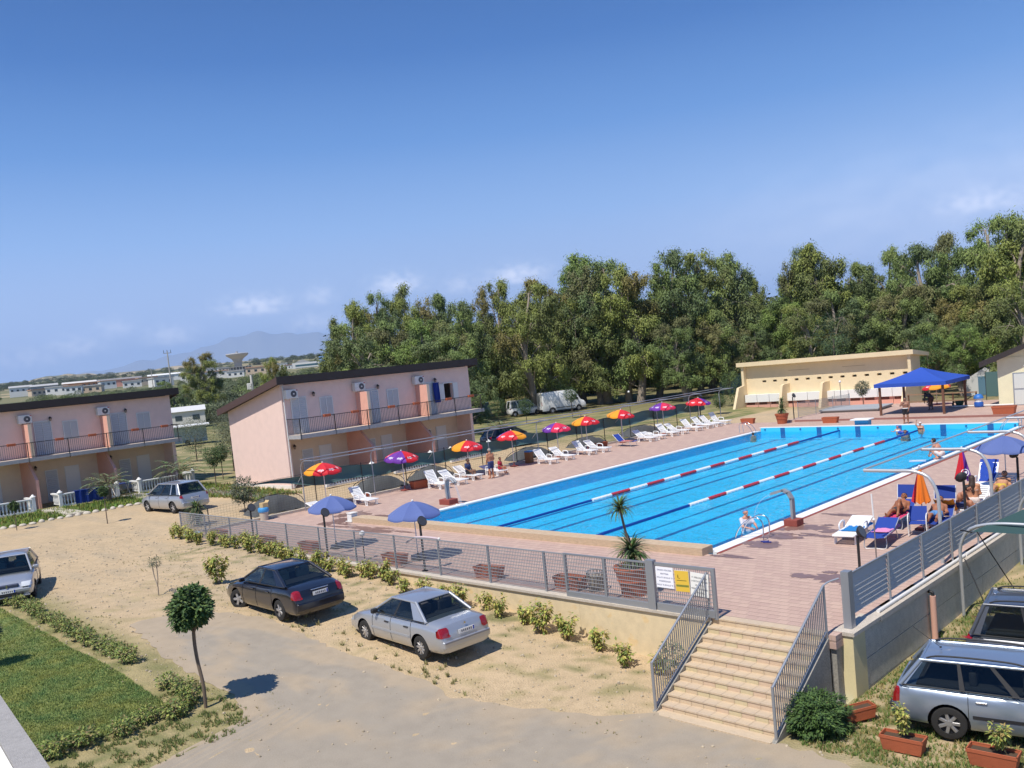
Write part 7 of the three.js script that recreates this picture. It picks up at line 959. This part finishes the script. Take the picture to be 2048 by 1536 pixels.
sapling('round topped tree at the rear corner of the right pink house', -39.6, -3.4, 2.6, 0.6, 86, GR); sapling('olive tree between the two pink houses', -48.5, -9.5, 4.2, 1.5, 87, OL); [[-60, -16, 4.5, 1.8], [-66, -20, 5, 2], [-58, -20, 3.6, 1.5], [-72, -22, 5.4, 2.2], [-80, -29, 6, 2.4], [-64, -14, 3.8, 1.6], [-76, -27, 5, 2.2]].forEach(([x, z, h, R], i) => sapling(['broad', 'tall', 'low', 'large', 'distant', 'squat', 'shaggy'][i] + ' grey green olive tree in the gap between the pink houses', x, z, h, R, 130 + i, OL)); sapling('leaning olive tree right of the left pink house', -52, -14, 3.9, 1.4, 88, OL); sapling('small round tree between the houses', -44, -6.2, 2.4, 0.55, 94, GR); sapling('round citrus tree behind the far umbrellas', -45.6, -40, 2.4, 0.75, 89, GR); sapling('round citrus tree left of the white van', -50, -40.5, 2.6, 0.9, 90, GR); sapling('slim tree standing before the white delivery van', -43.5, -44.6, 3.0, 0.7, 91, GR); sapling('leafy olive shrub behind the left deck corner', -27.5, 1.2, 1.7, 0.65, 93, OL); sapling('green bush beside the left end of the yellow pavilion', -29.5, -52.5, 3.2, 1.5, 95, GR); sapling('grey green shrub in front of the yellow pavilion', -15.4, -48.4, 2.2, 0.55, 96, OL); sapling('small round tree before the pavilion corner', -27, -45.5, 1.7, 0.6, 97, GR); sapling('dark leafy tree above the pavilion roof', -21.5, -57, 7.8, 2.0, 98, [[0.03, 0.075, 0.03], [0.045, 0.1, 0.035]]); sapling('bright green pine bush right of the pavilion', -13.4, -57.5, 5.2, 1.5, 99, [[0.06, 0.14, 0.02], [0.045, 0.11, 0.02]]);
{ // weeds at the road edge and garden ground cover
  const r = rng(101), L = []; for (let i = 0; i < 5200; i++) { const a = r(); let x, z, c; if (a < 0.62) { x = mix(-43.4, -38.6, r()); z = mix(-4.3, 13, r()); c = [0.2, 0.25, 0.05]; } else if (a < 0.9) { x = mix(-39, -29.5, r()); z = mix(-3.6, -0.6, r()) ; c = [0.2, 0.24, 0.06]; } else { x = mix(-40, -30, r()); z = -2 + r(); c = [0.4, 0.38, 0.3]; } L.push([x, g(x, z) + 0.02, z, 1.2 + 2.6 * r(), r() * 6.3, ...c.map((v) => v * (0.7 + 0.6 * r()))]); } scatter('ground_cover', bladeShape, M.blade, L);
  const W = []; for (let i = 0; i < 34; i++) { const x = mix(-9, 0, r()), z = roadMin(x) - 0.15 - 0.9 * r() * r(); for (let k = 0; k < 4; k++) W.push([x + 0.1 * r(), g(x, z), z + 0.1 * r(), 0.8 + 1.4 * r(), r() * 6.3, 0.30, 0.28, 0.12]); } scatter('weeds', bladeShape, M.blade, W);
}
// ---------------------------------------------------------------- background: sheds, poles, town, hills, mountains
const far = (name, label, cat, [x, , z], turn) => thing(name, label, cat, [x, g(x, z) - 0.5, z], turn);
function hall(label, c, w, d, h, turn, wallM, roofM, win, drop = 0) {
  const o = far('industrial_hall', label, 'building', c, turn); o.position.y = c[1] - 3; h += lift;
  part('wall', b2(-w / 2, w / 2, -4, h, -d, 0), wallM, o); part('roof', [new THREE.ExtrudeGeometry(new THREE.Shape([[-0.6, 0], [d + 0.6, 0], [d / 2, 1.4]].map((p) => new THREE.Vector2(...p))), { depth: w + 0.8, bevelEnabled: false }).rotateY(Math.PI / 2).translate(-w / 2 - 0.4, h, 0)], roofM, o);
  for (let k = 0; k < win; k++) part('window', b2(-w / 2 + (k + 0.3) * w / win, -w / 2 + (k + 0.7) * w / win, h - 2.6, h - 1.4, -0.02, 0.05), paneM, o);
  return o;
}
const roofGrey = mat(0.42, 0.42, 0.42, 0.9), whitew = mat(0.72, 0.71, 0.68, 0.9);
const lift = 4;
hall('orange industrial hall with white roof edge beyond the left house', [-671.3, 17.2, -222.1], 23, 18, 6.6, 1.23, mat(0.55, 0.27, 0.13, 0.9), mat(0.62, 0.6, 0.57, 0.9), 7);
hall('pink industrial hall right of the orange one', [-671.1, 17.2, -250.9], 33, 18, 6.6, 1.19, mat(0.50, 0.27, 0.22, 0.9), mat(0.25, 0.24, 0.24, 0.9), 6);
hall('white warehouse at the far left', [-654.7, 17.5, -176.6], 14, 16, 6.2, 1.28, whitew, roofGrey, 4); hall('grey warehouse between white and orange halls', [-640.8, 17, -187.6], 17, 14, 6, 1.26, mat(0.36, 0.36, 0.36, 0.9), roofGrey, 3); hall('long white warehouse right of the pink hall', [-757.8, 21, -327.7], 30, 14, 5.6, 1.14, whitew, mat(0.75, 0.75, 0.75, 0.8), 5);
{
  const o = far('water_tower', 'concrete mushroom water tower on the hill', 'water tower', [-948.7, 29.5, -504.4], 0); o.position.y = 27; part('shaft', lathe([[5.2, -4], [4.6, 0], [4.2, 10], [4.8, 14], [7, 17.2]], 24), mat(0.36, 0.36, 0.36, 0.9), o); part('bowl', lathe([[7, 17.2], [12.6, 21], [13.2, 22.6], [12.8, 23.3], [0, 24]], 32), mat(0.42, 0.41, 0.40, 0.9), o); part('cabin', new THREE.CylinderGeometry(1.4, 1.4, 2, 12).translate(0, 24.6, 0), mat(0.42, 0.41, 0.40, 0.9), o);
  const s = far('building_shell', 'unfinished concrete building shell under the water tower', 'building', [-860.7, 23.7, -457.1], 1.07); s.position.y = 23; for (let f = 0; f < 3; f++) { part('floor_slab', b2(-13, 13, f * 3.2 + 2.6, f * 3.2 + 3.0, -10, 0), mat(0.42, 0.40, 0.37, 0.9), s); for (let k = 0; k < 9; k++) part('column', b2(-13 + k * 3.15, -12.3 + k * 3.15, f * 3.2 - (f ? 0.2 : 4), f * 3.2 + 2.6, -0.8, -0.1), mat(0.45, 0.43, 0.4, 0.9), s); part('back_wall', b2(-12.8, 12.8, f * 3.2, f * 3.2 + 2.59, -9.8, -9.2), mat(0.4, 0.38, 0.35, 0.9), s); }
  const h = far('hotel', 'long pale hotel with dark glass front right of the tower', 'building', [-740.3, 19.2, -463.8], 1.0); h.position.y = 16; part('wall', b2(-14, 12, -4, 12, -12, 0), whitew, h); part('roof', [new THREE.ExtrudeGeometry(new THREE.Shape([[-8, 12], [0, 15], [8, 12]].map((p) => new THREE.Vector2(...p))), { depth: 11, bevelEnabled: false }).translate(-4, 0, -11)], roofGrey, h); for (let f = 0; f < 3; f++) part('window_band', b2(-11, 11, 2 + f * 3.2, 3.8 + f * 3.2, -0.02, 0.1), mat(0.05, 0.12, 0.14, 0.2), h);
  const b = far('blue_block', 'light blue block at the left edge of the eucalyptus trees', 'building', [-722.4, 18.3, -472.7], 0.98); b.position.y = 15; part('wall', b2(-5, 5, -4, 17.5, -9, 0), mat(0.20, 0.36, 0.62, 0.9), b); for (let k = 0; k < 6; k++) part('window', b2(-3 + (k % 2) * 4, -1.6 + (k % 2) * 4, 3 + (k >> 1) * 4, 4.6 + (k >> 1) * 4, -0.02, 0.08), paneM, b);
  [[-832.1,28.8,-404.0],[-873.7,31.3,-432.6],[-781.7,25.5,-392.7],[-850.7,28.7,-433.5],[-808.3,25.3,-448.2],[-787.4,23.2,-444.5],[-826.5,25.9,-476.5],[-804.0,26.6,-475.2],[-783.4,27.6,-470.5],[-893.5,30.2,-500.7],[-794.1,25.4,-368.1],[-809.0,27.0,-383.2]].forEach((c, i) => { const q = thing('town_house', ordinal(i, 'small pale house', 'of the far town below the water tower'), 'house', [c[0], c[1] - 4, c[2]], 1.05 + 0.3 * n2(i, 2), 'houses of the far town'), w = 9 + 4 * Math.abs(n2(i * 3, 1)), hh = 6 + 2.5 * n2(i, 9); part('wall', b2(-w / 2, w / 2, -6, hh, -8, 0), i % 3 ? whitew : mat(0.6, 0.5, 0.4, 0.9), q); part('roof', b2(-w / 2 - 0.4, w / 2 + 0.4, hh, hh + 0.7, -8.4, 0.4), i % 2 ? roofGrey : mat(0.4, 0.24, 0.17, 0.9), q); for (let k = 0; k < 3; k++) part('window', b2(-w / 2 + 1 + k * w / 3, -w / 2 + 2.2 + k * w / 3, hh - 2.8, hh - 1.2, -0.01, 0.05), paneM, q); });
}
for (let i = 0; i < 14; i++) { // scattered sheds and houses of the industrial strip
  const az = (-162.5 + i * 1.0 + 0.5 * n2(i * 3, 8)) * Math.PI / 180, d = 560 + 260 * Math.abs(n2(i * 2, 5)), x = 15.84 + d * Math.cos(az), z = 24.32 + d * Math.sin(az), q = thing('strip_house', ordinal(i, 'small far shed', 'of the industrial strip behind the left house'), 'house', [x, g(x, z) - 1, z], 1.2 + 0.4 * n2(i, 6), 'sheds of the industrial strip'), w = 9 + 7 * Math.abs(n2(i, 3)), hh = 6 + 2 * n2(i, 4);
  part('wall', b2(-w / 2, w / 2, -3, hh, -9, 0), i % 3 ? whitew : mat(0.58, 0.46, 0.34, 0.9), q); part('roof', b2(-w / 2 - 0.4, w / 2 + 0.4, hh, hh + 0.6, -9.4, 0.4), i % 2 ? roofGrey : mat(0.45, 0.28, 0.2, 0.9), q); for (let k = 0; k < 3; k++) part('window', b2(-w / 2 + 1 + k * w / 3, -w / 2 + 2.6 + k * w / 3, hh - 2.6, hh - 1.2, -0.01, 0.06), paneM, q);
}
{
  const m = thing('mobile_home', 'white mobile home with low roof between the pink houses', 'mobile home', [-128, g(-128, -42.5), -42.5], 1.13); part('wall', b2(-5, 4.2, 0.2, 3.0, -3.2, 0), mat(0.66, 0.64, 0.58, 0.8), m); part('roof', new THREE.ExtrudeGeometry(new THREE.Shape([[-0.3, 3.0], [3.5, 3.0], [1.6, 3.8]].map((p) => new THREE.Vector2(...p))), { depth: 9.6, bevelEnabled: false }).rotateY(Math.PI / 2).translate(-5.2, 0, 0), mat(0.6, 0.6, 0.6, 0.7), m); for (const x of [-3.6, -0.6, 2.2]) part('window', b2(x, x + 1.1, 1.5, 2.3, 0, 0.04), mat(0.05, 0.07, 0.08, 0.2), m);
  const s = thing('caravan', 'blue grey caravan with white awning between the pink houses', 'caravan', [-90.9, g(-90.9, -26), -26], 1.13); part('wall', b2(-2.8, 2.4, 0.3, 2.3, -2.3, 0), mat(0.30, 0.42, 0.5, 0.7), s); part('awning', b2(-3.2, 2.8, 2.35, 2.5, -2.6, 1.6), M.white, s); part('wheel', new THREE.CylinderGeometry(0.32, 0.32, 0.2, 16).rotateX(Math.PI / 2).translate(0, 0.32, 0.02), M.dark, s);
  [['tapering concrete utility pole between the houses', -194.4, -80.8, 12.5, 0], ['utility pole with three insulators above the left house roof', -256.7, -101.2, 16, 1], ['distant utility pole above the left house roof', -442, -176.6, 11, 1]].forEach(([lab, x, z, h, arm]) => { const o = thing('utility_pole', lab, 'pole', [x, g(x, z) - 0.3, z], 1.1); part('shaft', rod([0, 0, 0], [0, h, 0], 0.28, 0.16, 8), mat(0.45, 0.42, 0.37, 0.9), o); if (arm) { part('crossarm', box(2.4, 0.18, 0.18, 0, h - 0.6, 0), M.galv, o); for (const k of [-1, 0, 1]) part('insulator', rod([k * 1.05, h - 0.5, 0], [k * 1.05, h + 0.4, 0], 0.09, 0.06), M.dark, o); } else part('pole_cap', rod([0, h, 0], [0, h + 0.3, 0], 0.1), M.dark, o); });
  const c = thing('concrete_post', 'white concrete post with meter box rising behind the right house roof', 'post', [-97.4, g(-97.4, -39.5), -39.5], 1.1); part('shaft', rod([0, 0, 0], [0, 8.2, 0], 0.24, 0.18, 8), mat(0.6, 0.58, 0.55, 0.9), c); part('box', rbox(0.6, 0.9, 0.5, 0.05, -0.4, 6.6, 0), M.offwhite, c);
  tree('tall loose crowned tree between the houses, by the pole', -163, -65.2, 13, 0, 2, 'broadleaf_tree', undefined, 1.7); tree('bushy tree beside the tall loose one', -150, -52, 8, 3, 1, 'broadleaf_tree', undefined, 2); tree('bright green tree above the right house roof', -95.6, -42.7, 10.5, 1, 4, 'broadleaf_tree', undefined, 1.1); tree('dark bush before the white warehouse', -420, -92, 9, 3, 0, 'broadleaf_tree', undefined, 2.4);
  const t3 = [['blue tent under the eucalyptus trees left of the vans', -68, -55, 0.4], ['blue tent under the trees behind the fourth umbrella pair', -41.5, -72, 0.9], ['blue tent under the trees near the pavilion', -36, -75, 1.1], ['pale tent under the trees right of the pavilion', -9.5, -60.5, 0.2]];
  t3.forEach(([lab, x, z, a], i) => { const o = thing('tent', lab, 'tent', [x, g(x, z), z], a); part('canvas', new THREE.ExtrudeGeometry(new THREE.Shape([[-1.6, 0], [-1.3, 1.5], [0, 2.3], [1.3, 1.5], [1.6, 0]].map((p) => new THREE.Vector2(...p))), { depth: 3.4, bevelEnabled: false }), mat(...(i === 3 ? [0.55, 0.56, 0.55] : [0.14, 0.26, 0.36]), 0.9), o); part('entrance_flap', b2(-0.5, 0.5, 0.05, 1.6, 3.4, 3.43), mat(0.1, 0.2, 0.28, 0.9), o); });
  // olive grove and scrub on the slope, and the wooded plain: masses of far foliage
  const r = rng(111), L = [], bushG = leafBall(120, 1100, 1, 0.16, 0.1, [[1, 1, 1], [0.8, 0.85, 0.8]], 0.8, 0.5);
  for (let i = 0; i < 1600; i++) { const d = 165 + 340 * r() ** 1.5, a = mix(2.72, 3.62, r()) , x = 15.84 + d * Math.cos(a + Math.PI) * -1, z = 24.32 - d * Math.abs(Math.sin(a * 1)) ; const az = mix(-163, -128, r()) * Math.PI / 180, X = 15.84 + d * Math.cos(az), Z = 24.32 + d * Math.sin(az); if (fbm(X * 0.01, Z * 0.01, 3) < -0.25) continue; const s = 1.2 + 1.4 * r(), k = 0.7 + 0.5 * r(); L.push([X, g(X, Z) + s * 0.6, Z, s, r() * 6, ...(r() < 0.7 ? [0.17 * k, 0.20 * k, 0.11 * k] : [0.15 * k, 0.19 * k, 0.06 * k])]); }
  scatter('olive_grove', bushG, mat(1, 1, 1, 0.85, { vertexColors: true }), L);
  const U2 = []; for (let i = 0; i < 1500; i++) { const az = mix(-166, -138, r()) * Math.PI / 180, d = 1180 + 1500 * r(), X = 15.84 + d * Math.cos(az), Z = 24.32 + d * Math.sin(az); if (fbm(X * 0.005, Z * 0.005, 3) < -0.1) continue; const s = 2.5 + 4 * r(), k = 0.7 + 0.5 * r(); U2.push([X, g(X, Z) + s * 0.4, Z, s, r() * 6, 0.11 * k, 0.135 * k, 0.07 * k]); } scatter('hillside_trees', bushG, M.hillleaf = mat(1, 1, 1, 0.85, { vertexColors: true }), U2);
  const Q = []; for (let i = 0; i < 700; i++) { const az = mix(-145, -88, r()) * Math.PI / 180, d = 130 + 120 * r(), X = 15.84 + d * Math.cos(az), Z = 24.32 + d * Math.sin(az), s = 2.5 + 2.5 * r(), k = 0.7 + 0.5 * r(); Q.push([X, g(X, Z) + s * (0.7 + 1.4 * r()), Z, s, r() * 6, 0.13 * k, 0.16 * k, 0.05 * k]); }
  scatter('far_wood', bushG, M.woodleaf = mat(1, 1, 1, 0.85, { vertexColors: true }), Q);
}
function ridge(name, D, a0, a1, hgt, col, base) { // a range of hills as a solid strip with relief
  const N = 260, K = 8, pos = [], idx = [], cl = []; for (let i = 0; i <= N; i++) { const a = mix(a0, a1, i / N) * Math.PI / 180, H = hgt(mix(a0, a1, i / N)); for (let j = 0; j <= K; j++) { const t = j / K, d = D * (1 + 0.22 * t), y = base + (H - base) * Math.sin(Math.PI / 2 * Math.min(1, t * 1.25)) * (1 + 0.10 * n2(i * 0.22, j * 0.7) * (1 - t)); pos.push(15.84 + d * Math.cos(a), y, 24.32 + d * Math.sin(a)); const c = col(i, j); cl.push(...c); } } for (let i = 0; i < N; i++) for (let j = 0; j < K; j++) { const q = i * (K + 1) + j, w = q + K + 1; idx.push(q, q + 1, w, w, q + 1, w + 1); }
  const q = new THREE.BufferGeometry(); q.setAttribute('position', new THREE.Float32BufferAttribute(pos, 3)); q.setAttribute('color', new THREE.Float32BufferAttribute(cl, 3)); q.setIndex(idx); q.computeVertexNormals(); setting(name, q, mat(1, 1, 1, 1, { vertexColors: true }));
}
ridge('hills', 3300, -178, -120, (a) => 128 + 22 * fbm(a * 0.16, 1, 3) - 30 * smooth(-160, -140, a), (i, j) => (fbm(i * 0.12, j * 0.9, 3) > 0.05 ? [0.40, 0.33, 0.21] : [0.16, 0.16, 0.09]), 40);
ridge('mountains', 20000, -178, -90, (a) => 960 + 380 * fbm(a * 0.10 + 2, 5, 5) + 330 * Math.exp(-(((a + 149.5) / 5) ** 2)) - 370 * smooth(-154, -164, a), () => [0.27, 0.27, 0.24], 100);
scene.traverse((o) => { if (o.isMesh) { o.castShadow = true; o.receiveShadow = true; } });
renderer.render(scene, camera);
